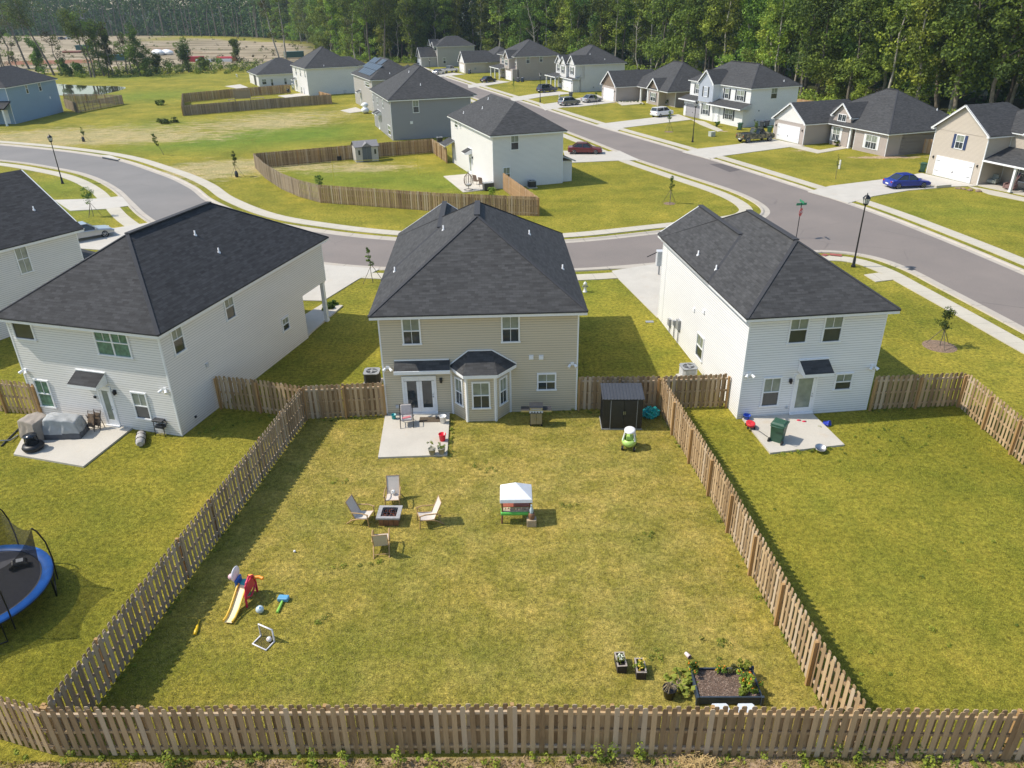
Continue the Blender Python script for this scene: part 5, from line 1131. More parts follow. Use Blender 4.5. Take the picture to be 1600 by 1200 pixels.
# ================================================================ OBJECTS
def simple(name,c,rough=.5,**k):
    return bpy.data.materials[name] if name in bpy.data.materials else mat(name,c,rough,**k)
MC=simple
def place(t,px,py,rz=0,z=0): p=at(px,py,z); t.location=p; t.rotation_euler.z=rz; return t
# ---- street lamps
def lamp(px,py,ptop,label,first=[None]):
    p=at(px,py); 
    if first[0] is None:
        t=thing('street_lamp',label,'street lamp',(p.x,p.y,0),0,'black street lamps'); 
        b=MB(); b.lathe([(.17,0),(.17,.12),(.12,.2),(.10,.7),(.065,.8),(.055,2.5),(.045,4.75)],12); b.build('post',M['blackmetal'],t)
        b=MB(); b.lathe([(.05,4.7),(.16,4.78),(.19,4.84),(.2,4.88)],8,sm=False)
        for k in range(8): a=2*PI*k/8; b.tube([(.18*math.cos(a),.18*math.sin(a),4.86),(.25*math.cos(a),.25*math.sin(a),5.25)],.014,4)
        b.build('lantern_frame',M['blackmetal'],t)
        b=MB(); b.lathe([(.165,4.88),(.235,5.24)],8,sm=False); b.build('lantern_glass',MC('lantern_glass',(.62,.62,.58),.15),t)
        b=MB(); b.lathe([(.29,5.25),(.27,5.29),(.14,5.45),(.04,5.52),(.03,5.62),(.001,5.66)],12); b.build('lantern_cap',M['blackmetal'],t)
        first[0]=(t,treeof(t)); return t
    return dup(first[0][0],(p.x,p.y,0),0,label,1,first[0][1])
lamp(1333,417,300,'tall street lamp standing at the bend behind the right white house'); lamp(98,287,203,'street lamp on the grass by the left driveways'); lamp(1082,222,155,'street lamp in front of the black shuttered white house'); lamp(844,160,112,'street lamp beside the dark blue car'); lamp(673,128,86,'farthest street lamp in front of the grey garage house')
# ---- street sign
p=at(1244,372); t=thing('street_sign','red octagonal stop sign with a green street name blade at the junction','street sign',p,0)
b=MB(); b.tube([(0,0,0),(0,0,3.05)],.035,8); b.build('post',M['blackmetal'],t)
b=MB(); ang=math.radians(48); oc=[(math.cos(PI/8+k*PI/4)*.38,math.sin(PI/8+k*PI/4)*.38) for k in range(8)]
Ms=Matrix.Translation((0,0,2.25))@Matrix.Rotation(ang,4,'Z')@Matrix.Rotation(PI/2,4,'X')
f=[Ms@Vector((x,y,.05)) for x,y in oc]; r=[Ms@Vector((x,y,.035)) for x,y in oc]; b.add(f+r,[tuple(range(8)),tuple(range(15,7,-1))]+[(i,8+i,8+(i+1)%8,(i+1)%8) for i in range(8)]); so2=b.build('stop_plate',MC('sign_red',(.55,.06,.06),.4),t)
cu=bpy.data.curves.new('t','FONT'); cu.body='STOP'; cu.size=.27; cu.align_x='CENTER'; cu.align_y='CENTER'; cu.extrude=.003; to=bpy.data.objects.new('t',cu); C.objects.link(to); bpy.context.view_layer.update(); me2=bpy.data.meshes.new_from_object(to); bpy.data.objects.remove(to); lo=bpy.data.objects.new('lettering',me2); C.objects.link(lo); me2.materials.append(M['white']); lo.parent=so2; lo.matrix_local=Ms@Matrix.Translation((0,0,.055))
b=MB(); b.rbox((0,0,2.93),(.95,.02,.2),(0,0,.2)); b.rbox((0,0,3.14),(.95,.02,.2),(0,0,1.6)); b.build('street_name_blade',MC('sign_green',(.03,.22,.12),.4),t)
# ---- cars
def car(name,label,cat,p,q,paintm,L_=4.6,W_=1.8,H=1.45,kind='sedan',group=None):
    mid=(p+q)/2; d=q-p; a=math.atan2(d.y,d.x); t=thing(name,label,cat,(mid.x,mid.y,0),a,group)
    h2=L_/2; bl=.30
    if kind=='sedan': low=[(-h2,.42),(-h2+.04,.3),(h2-.05,.27),(h2,.45),(h2-.03,.62),(h2-.25,.74),(h2-1.35,.9),(-h2+.75,.98),(-h2+.08,.93),(-h2,.7)]; cab=[(-h2+.55,.93),(-h2+1.25,H-.04),(-.25,H),(.25,H-.05),(h2-1.3,.86)]
    elif kind=='suv': low=[(-h2,.5),(-h2+.04,.34),(h2-.05,.3),(h2,.5),(h2-.03,.78),(h2-.25,.92),(h2-1.15,1.05),(-h2+.1,1.08),(-h2,.8)]; cab=[(-h2+.1,1.04),(-h2+.45,H-.06),(-h2+1.0,H),(.3,H-.02),(h2-1.05,1.0)]
    elif kind=='box': low=[(-h2,.5),(-h2+.03,.32),(h2-.05,.3),(h2,.5),(h2-.03,.85),(h2-.2,.98),(h2-.85,1.06),(-h2+.05,1.1),(-h2,.8)]; cab=[(-h2+.04,1.06),(-h2+.22,H-.05),(-h2+.6,H),(.55,H-.03),(h2-.8,1.02)]
    else: low=[(-h2,.62),(-h2+.04,.5),(h2-.05,.45),(h2,.6),(h2-.02,1.0),(h2-.2,1.12),(h2-1.45,1.18),(-h2+.05,1.18),(-h2,1.1)]; cab=[(-.55,1.14),(-.42,H-.03),(-.1,H),(.75,H-.02),(h2-1.45,1.14)]
    def loft(prof,wf,m0=0,b=None):
        b=b or MB(); n=len(prof); rows=[]
        for sy in (-1,-.82,.82,1):
            rows.append([Vector((x*(1 if abs(sy)<1 else .985),sy*W_/2*wf(z),z if abs(sy)<1 else z-.05*(1 if z>.6 else -1))) for x,z in prof])
        vs=[v for r in rows for v in r]; fs=[]
        for r in range(3):
            for i in range(n): fs.append((r*n+i,r*n+(i+1)%n,(r+1)*n+(i+1)%n,(r+1)*n+i))
        fs.append(tuple(range(n))[::-1]); fs.append(tuple(range(3*n,4*n))); b.add(vs,fs,m0,False); return b
    bo=loft(low,lambda z:1-.06*max(0,(z-.6)))
    body=bo.build('body',paintm,t,bev=.05)
    if kind=='truck':
        b=MB(); b.box(-h2+.12,-.62,-W_/2+.16,W_/2-.16,1.181,1.19); b.build('truck_bed',M['black'],t)
        b=MB()
        for sy in (-1,1): b.box(-h2+.05,-.6,sy*(W_/2-.1)-.06,sy*(W_/2-.1)+.06,1.15,1.27)
        b.box(-h2+.0,-h2+.1,-W_/2+.1,W_/2-.1,1.15,1.27); b.build('bed_rails',paintm,t)
    gl=loft(cab,lambda z:.93-.16*max(0,(z-.95)/.5)); gl.build('windows',bpy.data.materials.get('car_glass') or glass('car_glass',(.02,.025,.03),.05),t,bev=.03)
    xs=[x for x,z in cab if z>H-.1]; b=MB(); x0,x1=min(xs),max(xs); b.box(x0,x1,-W_/2*.74,W_/2*.74,H-.05,H+.012)
    for sy in (-1,1):
        for k in range(len(cab)-1):
            (xa,za),(xb,zb)=cab[k],cab[k+1]; wy=lambda z:W_/2*(.93-.16*max(0,(z-.95)/.5))*.92
            if k in (0,len(cab)-2): b.bar((xa,sy*wy(za),za+.005),(xb,sy*wy(zb),zb+.005),.07,.05)
        xm=(cab[0][0]+cab[-1][0])/2; b.bar((xm,sy*W_/2*.935*.99,cab[0][1]),(xm,sy*W_/2*.80,H-.03),.06,.05)
    b.build('roof_panel',paintm,t,bev=.02)
    R_=.33 if kind!='truck' else .4
    for x in (-h2+.85,h2-.88):
        for sy in (-1,1):
            b=MB(); prof=[(.12,-.1),(R_*.62,-.11),(R_,-.09),(R_,.09),(R_*.62,.11),(.12,.1)]; n=18; vs=[];fs=[]
            for r,yy in prof:
                for j in range(n): vs.append((x+r*math.cos(2*PI*j/n),sy*(W_/2-.1)+yy,R_+r*math.sin(2*PI*j/n)))
            for i in range(5):
                for j in range(n): fs.append((i*n+j,i*n+(j+1)%n,(i+1)*n+(j+1)%n,(i+1)*n+j))
            b.add(vs,fs,0,True); wo=b.build('wheel',M['rubber'],t)
            b=MB(); yo=sy*(W_/2-.1)+sy*.112
            for k in range(5): a2=2*PI*k/5; b.bar((x,yo,R_),(x+R_*.6*math.cos(a2),yo,R_+R_*.6*math.sin(a2)),.02,.07,up=Vector((0,1,0)))
            b.tube([(x+R_*.6*math.cos(2*PI*k/14),yo,R_+R_*.6*math.sin(2*PI*k/14)) for k in range(15)],.02,4); b.build('rim',M['rim'],wo)
    zl=low[4][1]-.03 if kind!='truck' else .9
    for sy in (-1,1):
        b=MB(); b.rbox((h2-.1,sy*(W_/2-.28),zl),(.16,.34,.12),(0,0,-sy*.25)); b.build('headlight',MC('lamp_clear',(.7,.72,.75),.1),t)
        b=MB(); b.rbox((-h2+.05,sy*(W_/2-.24),.78 if kind!='truck' else .95),(.1,.3,.13),(0,0,sy*.2)); b.build('tail_light',MC('tail_red',(.4,.01,.01),.15),t)
        b=MB(); b.rbox((cab[-1][0]-.25,sy*(W_/2+.07),cab[-1][1]+.08),(.12,.2,.13)); b.build('mirror',paintm,t,bev=.02)
    b=MB(); b.rbox((h2-.03,0,.42),(.06,W_*.55,.14)); b.build('grille',M['black'],t)
    b=MB(); b.rbox((-h2-.005,0,.55),(.02,.5,.13)); b.build('number_plate',M['white'],t)
    return t
SV=paint('silver_paint',(.42,.43,.45),.6); car('parked_car','silver car nose peeking out beyond the far left white house','car',at(122,378)+Vector((-1.3,-.5,0)),at(168,366)+Vector((.3,0,0)),SV)
car('parked_car','dark red sedan on the drive beside the corner yard house','car',at(893,240),at(935,240),paint('red_paint',(.16,.012,.018)))
car('parked_car','bright blue sedan on the drive of the tan gabled house','car',at(1384,294),at(1446,291),paint('blue_paint',(.01,.03,.30)))
car('parked_car','boxy white small car on the black shuttered house drive','car',at(1018,184),at(1049,180),paint('white_paint',(.80,.80,.80)),4.1,1.8,1.62,'box')
car('pickup_truck','camouflage painted pickup truck on the taupe ranch drive','pickup truck',at(1156,223),at(1202,219),camo(),5.4,1.95,1.85,'truck')
car('parked_car','grey hatchback nearest the street on the brown gable house drive','car',at(875,166),at(903,163),paint('grey_paint',(.24,.25,.26),.5),4.5,1.8,1.6,'suv')
car('parked_car','light silver sedan close to the garage of the brown gable house','car',at(911,161),at(938,158),SV)
car('parked_car','dark blue sport utility car on the three gabled house drive','car',at(840,145.5),at(869,142.5),paint('navy_paint',(.015,.025,.06)),4.9,1.9,1.75,'suv')
car('parked_car','black sedan on the taupe two storey house drive','car',at(751,130),at(775,127),paint('black_paint',(.01,.01,.013)))
car('pickup_truck','pale silver pickup truck far up the street','pickup truck',at(688,115),at(716,112),SV,5.8,2.0,1.9,'truck')
car('parked_car','small light car half hidden in front of the far pickup','car',at(680,117),at(690,115.5),SV,4.2)
# ---- wheeled bins
def bin_(px,py,label,rz=0,first=[None],big=1,m='bin_green',c=(.03,.09,.055)):
    p=at(px,py); mm=MC(m,c,.45)
    t=thing('wheeled_bin',label,'wheeled bin',(p.x,p.y,0),rz,'wheeled bins')
    b=MB(); lo=[(-.24,-.22),(.24,-.22),(.27,.24),(-.27,.24)]; hi=[(-.30,-.33),(.30,-.33),(.31,.36),(-.31,.36)]
    v=[(x,y,.05) for x,y in lo]+[(x,y,.98) for x,y in hi]; b.add(v,[(3,2,1,0),(4,5,6,7)]+[(i,(i+1)%4,4+(i+1)%4,4+i) for i in range(4)]); b.build('body',mm,t,bev=.03)
    b=MB(); b.box(-.34,.34,-.38,.34,.985,1.03); b.add([(-.3,-.34,1.03),(.3,-.34,1.03),(.3,.3,1.03),(-.3,.3,1.03),(-.24,-.2,1.10),(.24,-.2,1.10),(.24,.24,1.10),(-.24,.24,1.10)],[(4,5,6,7)]+[(i,(i+1)%4,4+(i+1)%4,4+i) for i in range(4)]); b.build('lid',mm,t,bev=.015)
    b=MB(); b.tube([(-.3,.38,.98),(-.28,.47,.99),(.28,.47,.99),(.3,.38,.98)],.022,6); b.build('handle',mm,t)
    for sx in (-1,1): b=MB(); b.tube([(sx*.27,.28,.13),(sx*.34,.28,.13)],.13,14); b.build('wheel',M['rubber'],t)
    b=MB(); b.box(-.13,.13,-.345,-.30,.62,.8); b.build('grab_bar',M['lgrey'],t)
    if big!=1: t.scale=(big,)*3
    return t
bin_(1214,690,'big dark green wheeled bin standing on the right patio',2.5)
bin_(1156,203,'green bin at the corner of the black shuttered house',1,m='bin_green'); bin_(1190,200,'grey bin farther along the blue shaded wall',1,m='bin_grey',c=(.06,.07,.09)); bin_(1198,199,'second grey bin against the blue shaded wall',1,m='bin_grey',c=(.06,.07,.09)); bin_(1202,209,'dark bin beside the taupe ranch garage corner',1)
bin_(1441,269,'dark green bin left of the tan gabled garage',1); bin_(892,152,'black bin between the pale house and the silver sedan',1,m='bin_grey',c=(.03,.035,.04)); bin_(810,128.5,'first dark bin by the taupe two storey wall',1,m='bin_grey',c=(.03,.035,.04)); bin_(817,128,'second bluish bin by the taupe two storey wall',1,m='bin_blue',c=(.03,.05,.10)); bin_(734,115.5,'blue bin beside the white pickup house wall',1,m='bin_blue',c=(.03,.05,.10)); bin_(653,104,'dark bin before the farthest house garage',1,m='bin_grey',c=(.03,.035,.04))
# ---- fire pit and four chairs
p=at(608,822); t=thing('fire_pit','square brown fire pit table with a grey stone top','fire pit',(p.x+.0,p.y+.35,0),-.03)
b=MB(); b.box(-.38,.38,-.34,.34,0,.36); 
for x in (-.2,0,.2): b.box(x-.006,x+.006,-.35,.35,.02,.35,1)
b.build('base',[MC('fire_brown',(.22,.10,.05),.6,var=.3),M['black']],t)
b=MB()
for x0,x1,y0,y1 in ((-.47,.47,-.43,-.29),(-.47,.47,.29,.43),(-.47,-.31,-.289,.289),(.31,.47,-.289,.289)): b.box(x0,x1,y0,y1,.36,.44)
b.build('stone_top',MC('stone_top',(.33,.32,.31),.8,var=.2,scale=12),t)
b=MB(); b.box(-.31,.31,-.29,.29,.30,.36); b.build('burner_tray',M['black'],t)
b=MB()
for _ in range(60): b.ball((random.uniform(-.27,.27),random.uniform(-.25,.25),.375),random.uniform(.025,.045),6)
b.build('lava_rock',MC('lava_rock',(.26,.08,.04),.9,island=.6),t)
b=MB()
for k in (-.25,-.08,.08,.25): b.bar((k,-.25,.45),(k,.25,.45),.02,.02); b.bar((-.25,k,.465),(.25,k,.465),.02,.02)
b.build('grate',M['dgrey'],t); FP=t.location.copy()
SL=MC('sling_fabric',(.60,.535,.47),.8,var=.08,scale=30); WD=MC('chair_wood',(.42,.27,.12),.6,var=.2)
def chair(px,py,rz,label):
    p=at(px,py); t=thing('garden_chair',label,'garden chair',(p.x,p.y,0),rz,'chairs round the fire pit')
    b=MB(); pf=[(-.30,.36),(.02,.33),(.30,.37)]; 
    def sheet(pts,w,name,th=.02):
        b=MB(); n=len(pts); 
        for s_ in (0,1): pass
        v=[]; 
        for y,z in pts: v+= [(-w/2,y,z),(w/2,y,z),(w/2,y,z-th),(-w/2,y,z-th)]
        f=[]
        for i in range(n-1):
            for j in range(4): f.append((i*4+j,i*4+(j+1)%4,(i+1)*4+(j+1)%4,(i+1)*4+j))
        f+=[(0,1,2,3),tuple(range(4*n-1,4*n-5,-1))]; b.add(v,f,0,False); return b.build(name,SL,t)
    sheet([(.32,.41),(.2,.375),(0,.335),(-.2,.32),(-.26,.33)],.52,'seat'); sheet([(-.26,.34),(-.36,.56),(-.47,.8),(-.56,1.02)],.5,'backrest')
    for sx in (-1,1):
        x=sx*.29
        b=MB(); b.tube([(x,.36,0),(x,.34,.3),(x,.32,.6)],.024,6); b.build('leg',WD,t)
        b=MB(); b.tube([(x,-.62,0),(x,-.35,.22),(x,-.1,.31),(x,.34,.39)],.024,6); b.build('leg',WD,t)
        b=MB(); b.tube([(x*.93,-.24,.3),(x*.93,-.38,.62),(x*.93,-.57,1.04)],.02,6); b.build('back_rail',WD,t)
        b=MB(); b.tube([(x*1.08,.38,.6),(x*1.1,.1,.64),(x*1.05,-.35,.58)],.026,6); b.build('armrest',WD,t)
    b=MB(); b.tube([(-.28,-.565,1.035),(.28,-.565,1.035)],.018,6); b.build('crossbar',WD,t); b=MB(); b.tube([(-.29,.33,.4),(.29,.33,.4)],.02,6); b.build('crossbar',WD,t); b=MB(); b.tube([(-.29,-.5,.1),(.29,-.5,.1)],.016,6); b.build('crossbar',WD,t); return t
chair(615,787,PI+.05,'sling garden chair on the house side of the fire pit, ball on its seat'); chair(569,815,-PI/2-.28,'sling garden chair left of the fire pit'); chair(668,817,PI/2+.3,'sling garden chair right of the fire pit'); chair(597,856,.12,'sling garden chair nearest the camera with its back to us')
def ball(px,py,r,label,c,z=0,name='ball',spots=None):
    p=at(px,py); b=MB(); b.ball((0,0,r),r,16); m=MC(label[:20].replace(' ','_')+'_skin',c,.4,var=.05)
    if spots:
        m,nt,pp=newmat(label[:20].replace(' ','_')+'_skin'); tc=N(nt,'TexCoord'); v=N(nt,'TexVoronoi'); v.inputs['Scale'].default_value=9; L(nt,tc.outputs['Object'],v.inputs['Vector']); L(nt,ramp(nt,v.outputs[0],.3,.36,spots,c),pp.inputs['Base Color']); pp.inputs['Roughness'].default_value=.4
    o=b.build(name,m); o.location=(p.x,p.y,z); return tag(o,label,'ball')
ball(616,783,.1,'small grey and white ball lying on the chair seat',(.75,.75,.72),.36,spots=(.15,.15,.15)); ball(407,957,.14,'pale blue patterned ball on the grass by the slide',(.55,.66,.72),spots=(.12,.25,.4)); ball(421.5,1003,.09,'white football inside the little goal',(.8,.8,.8),.03,spots=(.5,.3,.25)); ball(460.5,863,.05,'tiny white ball alone on the grass',(.85,.85,.85))
# ---- play table with canopy
p=at(807,818); t=thing('play_table','brown and green play table under a white peaked canopy','play table',(p.x+.0,p.y+.45,0),0)
BR=MC('play_brown',(.22,.11,.06),.5)
for sx in (-1,1):
    for sy in (-1,1):
        b=MB(); b.tube([(sx*.58,sy*.42,0),(sx*.55,sy*.4,.7),(sx*.58,sy*.42,1.2)],.04,8); b.build('post',BR,t)
b=MB()
v=[(-.62,-.52,1.2),(.62,-.52,1.2),(.62,.52,1.2),(-.62,.52,1.2),(0,0,1.66),(-.64,-.54,1.06),(.64,-.54,1.06),(.64,.54,1.06),(-.64,.54,1.06)]
b.add(v,[(0,1,4),(1,2,4),(2,3,4),(3,0,4),(5,6,1,0),(6,7,2,1),(7,8,3,2),(8,5,0,3)]); co2=b.build('canopy',MC('canopy_cloth',(.80,.81,.84),.7,var=.04),t); md=co2.modifiers.new('s','SOLIDIFY'); md.thickness=.012
b=MB(); b.box(-.62,.62,-.5,-.1,.42,.56); b.build('tray',MC('play_green',(.12,.50,.09),.4),t,bev=.04)
b=MB(); b.box(-.55,.55,-.44,-.16,.561,.575); b.build('sand',MC('play_sand',(.45,.38,.28),.9,var=.4,scale=20),t)
b=MB(); b.box(-.55,.55,.1,.44,.36,.42); b.box(-.22,.22,.2,.4,.66,.71); b.build('shelf',MC('play_red',(.34,.10,.06),.4),t,bev=.01)
b=MB()
for k in range(9): b.ball((-.45+k*.11,-.3+random.uniform(-.08,.08),.6),.035,8)
b.build('toy_pieces',MC('toy_pieces',(.6,.4,.3),.5,island=.9),t)
p=at(830,825); t=thing('toy_box','beige box with a bottle and brown tub beside the play table','toy box',(p.x+.02,p.y+.2,0),0)
b=MB(); b.box(-.19,.19,-.16,.16,0,.32); b.build('box',MC('toy_beige',(.42,.33,.22),.6),t,bev=.02); b=MB(); b.lathe([(.11,.32),(.13,.4),(.12,.58),(.09,.6)],12); b.build('tub',BR,t); b=MB(); b.lathe([(.07,.6),(.08,.75),(.04,.85),(.03,.95),(.045,.97),(.001,.98)],12); b.build('bottle',MC('bottle_blue',(.5,.6,.66),.2),t)
# ---- playset with slide
p=at(383,940); t=thing('slide','yellow childrens slide with red side panel and white wheel panel','slide',(p.x-.05,p.y+.05,0),math.radians(-9))
t.scale=(.84,)*3
YL=MC('slide_yellow',(.80,.50,.06),.35,var=.04); CR=MC('slide_cream',(.82,.70,.42),.35,var=.04)
b=MB(); pr=[(-1.35,.10),(-1.1,.09),(-.75,.2),(.0,.62),(.18,.68)]
v=[];
for y,z in pr: v+=[(-.15,y,z),(.15,y,z)]
b.add(v,[(2*i,2*i+1,2*i+3,2*i+2) for i in range(4)]); so3=b.build('chute',CR,t); md=so3.modifiers.new('s','SOLIDIFY'); md.thickness=.03
for sx in (-1,1):
    b=MB(); b.tube([(sx*.19,y,z+.06) for y,z in pr],.045,8); b.build('side_rail',YL,t)
b=MB(); b.box(-.2,.2,.18,.55,.62,.68); b.box(-.2,.2,.2,.24,0,.6); b.build('platform',MC('slide_teal',(.05,.42,.40),.4),t)
b=MB(); b.rbox((-.26,.3,.62),(.08,.5,.62)); b.build('blue_panel',MC('slide_blue',(.02,.14,.50),.4),t,bev=.03)
b=MB(); 
for k in range(20): pass
b.tube([(.30,-.35,0),(.30,-.30,.45),(.30,-.05,1.02),(.30,.2,1.12),(.30,.5,.95),(.30,.62,.5),(.30,.60,0)],.05,8); b.tube([(.30,-.32,.42),(.30,.14,.2),(.30,.6,.42)],.045,8); b.rbox((.30,.13,.72),(.05,.72,.5)); b.build('red_panel',MC('slide_red',(.62,.02,.07),.35),t,bev=.01)
b=MB(); b.lathe([(.001,-.03),(.3,-.03),(.33,0),(.3,.03),(.001,.03)],20); wo=b.build('white_panel',MC('slide_white',(.8,.78,.8),.4),t); wo.rotation_euler=(0,PI/2,0); wo.location=(-.34,.32,1.12)
b=MB(); b.ball((-.5,.25,1.0),.14,12); b.build('pink_knob',MC('slide_pink',(.75,.5,.55),.4),t)
b=MB(); b.tube([(.35,.5,.85),(.55,.55,.86),(.75,.5,.84)],.07,8); b.tube([(0,.62,.8),(.25,.6,.85)],.06,8); b.build('orange_hoop',MC('slide_orange',(.9,.32,.03),.35),t)
# ---- toy tee, bat, goal, cup
p=at(440,945); t=thing('toy_hammer','blue headed toy hammer with green handle lying on the grass','toy hammer',(p.x,p.y,0),-.08)
b=MB(); b.tube([(0,-.42,.05),(0,.1,.06)],[.05,.045],10); b.build('handle',MC('toy_lime',(.30,.62,.10),.4),t); b=MB(); b.rbox((0,.22,.09),(.38,.24,.16)); b.build('head',MC('toy_blue',(.12,.35,.55),.4),t,bev=.04)
p=at(298,983); t=thing('toy_bat','yellow plastic bat lying in the fence shadow edge','toy bat',(p.x+.22,p.y,0),.13); b=MB(); b.lathe([(.001,-.3),(.05,-.29),(.06,-.1),(.045,.05),(.02,.2),(.02,.33),(.035,.34),(.035,.36),(.001,.36)],10); o=b.build('bat',MC('bat_yellow',(.85,.55,.02),.35),t); o.rotation_euler=(-PI/2,0,0); o.location=(0,0,.06)
t=thing('toy_goal','little white football goal tipped open on the grass','toy goal',at(412,1005)); o=t.location
g_=[at(408,994)-o,at(395,1007)-o,at(416,1017)-o,at(429,1003)-o]; 
for q in g_: q.z=.03
top=[at(407,980,.5)-o,at(428,989.5,.5)-o]; tl=g_[0]+Vector((0,0,.5)); tr=g_[3]+Vector((0,0,.5))
b=MB(); b.tube([g_[0],g_[1],g_[2],g_[3]],.028,8); b.tube([g_[0],tl,tr,g_[3]],.028,8); b.build('frame',MC('goal_white',(.82,.8,.82),.4),t)
b=MB()
for k in range(1,10): u_=k/10; b.tube([g_[0].lerp(g_[3],u_),g_[1].lerp(g_[2],u_)],.005,3); b.tube([tl.lerp(tr,u_),g_[0].lerp(g_[3],u_)],.005,3); b.tube([g_[0].lerp(g_[1],u_),g_[3].lerp(g_[2],u_)],.005,3); b.tube([tl.lerp(g_[0],u_),tr.lerp(g_[3],u_)],.005,3)
b.build('net',MC('goal_net',(.12,.10,.05),.8),t)
p=at(1074,1026); t=thing('paper_cup','crumpled pinkish white cup lying near the raised bed','cup',(p.x,p.y,0),.5); b=MB(); b.lathe([(.05,0),(.055,.01),(.075,.2),(.07,.2)],12); o=b.build('cup_body',MC('cup_pink',(.8,.66,.64),.5),t); o.rotation_euler=(PI/2,0,0); o.location=(0,.1,.07); b=MB(); b.lathe([(.045,0),(.07,.17)],10); o=b.build('cup_liner',MC('cup_dark',(.3,.06,.06),.6),t); o.rotation_euler=(PI/2,0,0); o.location=(0,.09,.07)
# ---- planters, pots and raised bed
def flower(parent,cx,cy,z,n,r,mf,lm,hz=.25,per=24,size=.07):
    cs=[(cx+random.gauss(0,r),cy+random.gauss(0,r*1.0),z+random.uniform(0,hz)) for _ in range(n)]; leafmesh('foliage',cs,[.09]*n,per,size,[M[q] for q in lm],parent=parent)
    if mf: leafmesh('flowers',[(c[0],c[1],c[2]+.06) for c in cs[::2]],[.05]*len(cs[::2]),7,.05,[mf],parent=parent)
OR=MC('flower_orange',(.85,.25,.02),.6,var=.2); YF=MC('flower_yellow',(.85,.65,.08),.6,var=.2); WF=MC('flower_white',(.75,.78,.62),.6)
def planter(px,py,rz,mf,label):
    p=at(px,py); t=thing('planter_box',label,'planter',(p.x,p.y+.28,0),rz,'black wooden planter boxes'); t.scale=(.82,)*3; b=MB()
    for x0,x1,y0,y1 in ((-.18,.18,-.35,-.31),(-.18,.18,.31,.35),(-.18,-.14,-.31,.31),(.14,.18,-.31,.31)): b.box(x0,x1,y0,y1,.0,.36)
    b.build('box',MC('planter_black',(.035,.03,.03),.7,var=.3),t,bev=.008); b=MB(); b.box(-.14,.14,-.31,.31,.1,.28); b.build('soil',MC('potting_soil',(.05,.035,.025),.95),t)
    b=MB()
    for x0,x1,y0,y1 in ((-.19,.19,-.36,-.30),(-.19,.19,.30,.36),(-.19,-.13,-.3,.3),(.13,.19,-.3,.3)): b.box(x0,x1,y0,y1,.362,.38)
    b.build('rim',MC('planter_rim',(.35,.30,.25),.8),t); flower(t,0,0,.3,18,.08,mf,('leaf_y','leaf'),.2); leafmesh('blossoms',[(random.gauss(0,.08),random.gauss(0,.16),.55) for _ in range(12)],[.05]*12,9,.05,[mf],parent=t)
planter(971,1052,.05,WF,'black planter box with white flowers, left one of the pair'); planter(1002,1062,-.02,YF,'black planter box with yellow and orange flowers, right one of the pair')
def pot(px,py,r,h,m,label,plant,name='flower_pot',dz=0,hz=.2,n=8):
    p=at(px,py,dz); t=thing(name,label,'plant pot',(p.x,p.y+r*.5,dz)); b=MB(); b.lathe([(r*.7,0),(r*.75,.02),(r,h*.9),(r*1.06,h*.92),(r*1.06,h),(r*.95,h),(r*.92,h*.85),(.001,h*.85)],18); b.build('pot',m,t)
    if plant=='leaf': cs=[(random.gauss(0,r*.5),random.gauss(0,r*.5),h+random.uniform(0,hz)) for _ in range(n)]; leafmesh('foliage',cs,[.06]*n,10,.09,[M['leaf_y'],M['leaf']],parent=t)
    if plant=='stick':
        b=MB()
        for _ in range(26): a=random.uniform(0,6.28); l=random.uniform(.1,.3); b.tube([(0,0,h*.85),(math.cos(a)*l*.5,math.sin(a)*l*.5,h+.15),(math.cos(a)*l,math.sin(a)*l,h+.05)],.008,4)
        b.build('dry_stalks',MC('dry_stalk',(.32,.25,.14),.9),t)
    return t
TC=MC('stone_pot',(.33,.31,.24),.8,var=.2)
pot(675,711,.17,.3,TC,'left beige pot with a thin leaf shoot on the patio edge','leaf',dz=.09,hz=.35,n=4); pot(690,710,.17,.3,TC,'right beige pot with a bushy plant on the patio edge','leaf',dz=.09,n=9); pot(1046,1093,.2,.38,M['black'],'black plastic pot with dried stalks left of the raised bed','stick')
# squash plant
p=at(1064,1072); t=thing('squash_plant','sprawling light green big leaved plant beside the raised bed','plant',(p.x,p.y,0))
LG=foliage('squash_leaf',(.25,.36,.04),(.45,.55,.10)); b=MB()
for _ in range(8): a=random.uniform(0,6.28); r_=random.uniform(.2,.45); b.tube([(0,0,.02),(math.cos(a)*r_*.6,math.sin(a)*r_*.6,.2),(math.cos(a)*r_,math.sin(a)*r_,.22)],.012,5)
b.build('stems',M['leaf'],t); cs=[(math.cos(a_)*r_,math.sin(a_)*r_,.15+random.uniform(0,.1)) for a_,r_ in [(random.uniform(0,6.28),random.uniform(.1,.5)) for _ in range(26)]]; leafmesh('leaves',cs,[.08]*26,3,.24,[LG],up=1.5,parent=t)
b=MB(); b.lathe([(.12,0),(.15,.16),(.13,.16),(.12,.1),(.001,.1)],14); b.build('terracotta_pot',MC('pot_tan',(.45,.30,.2),.8),t)
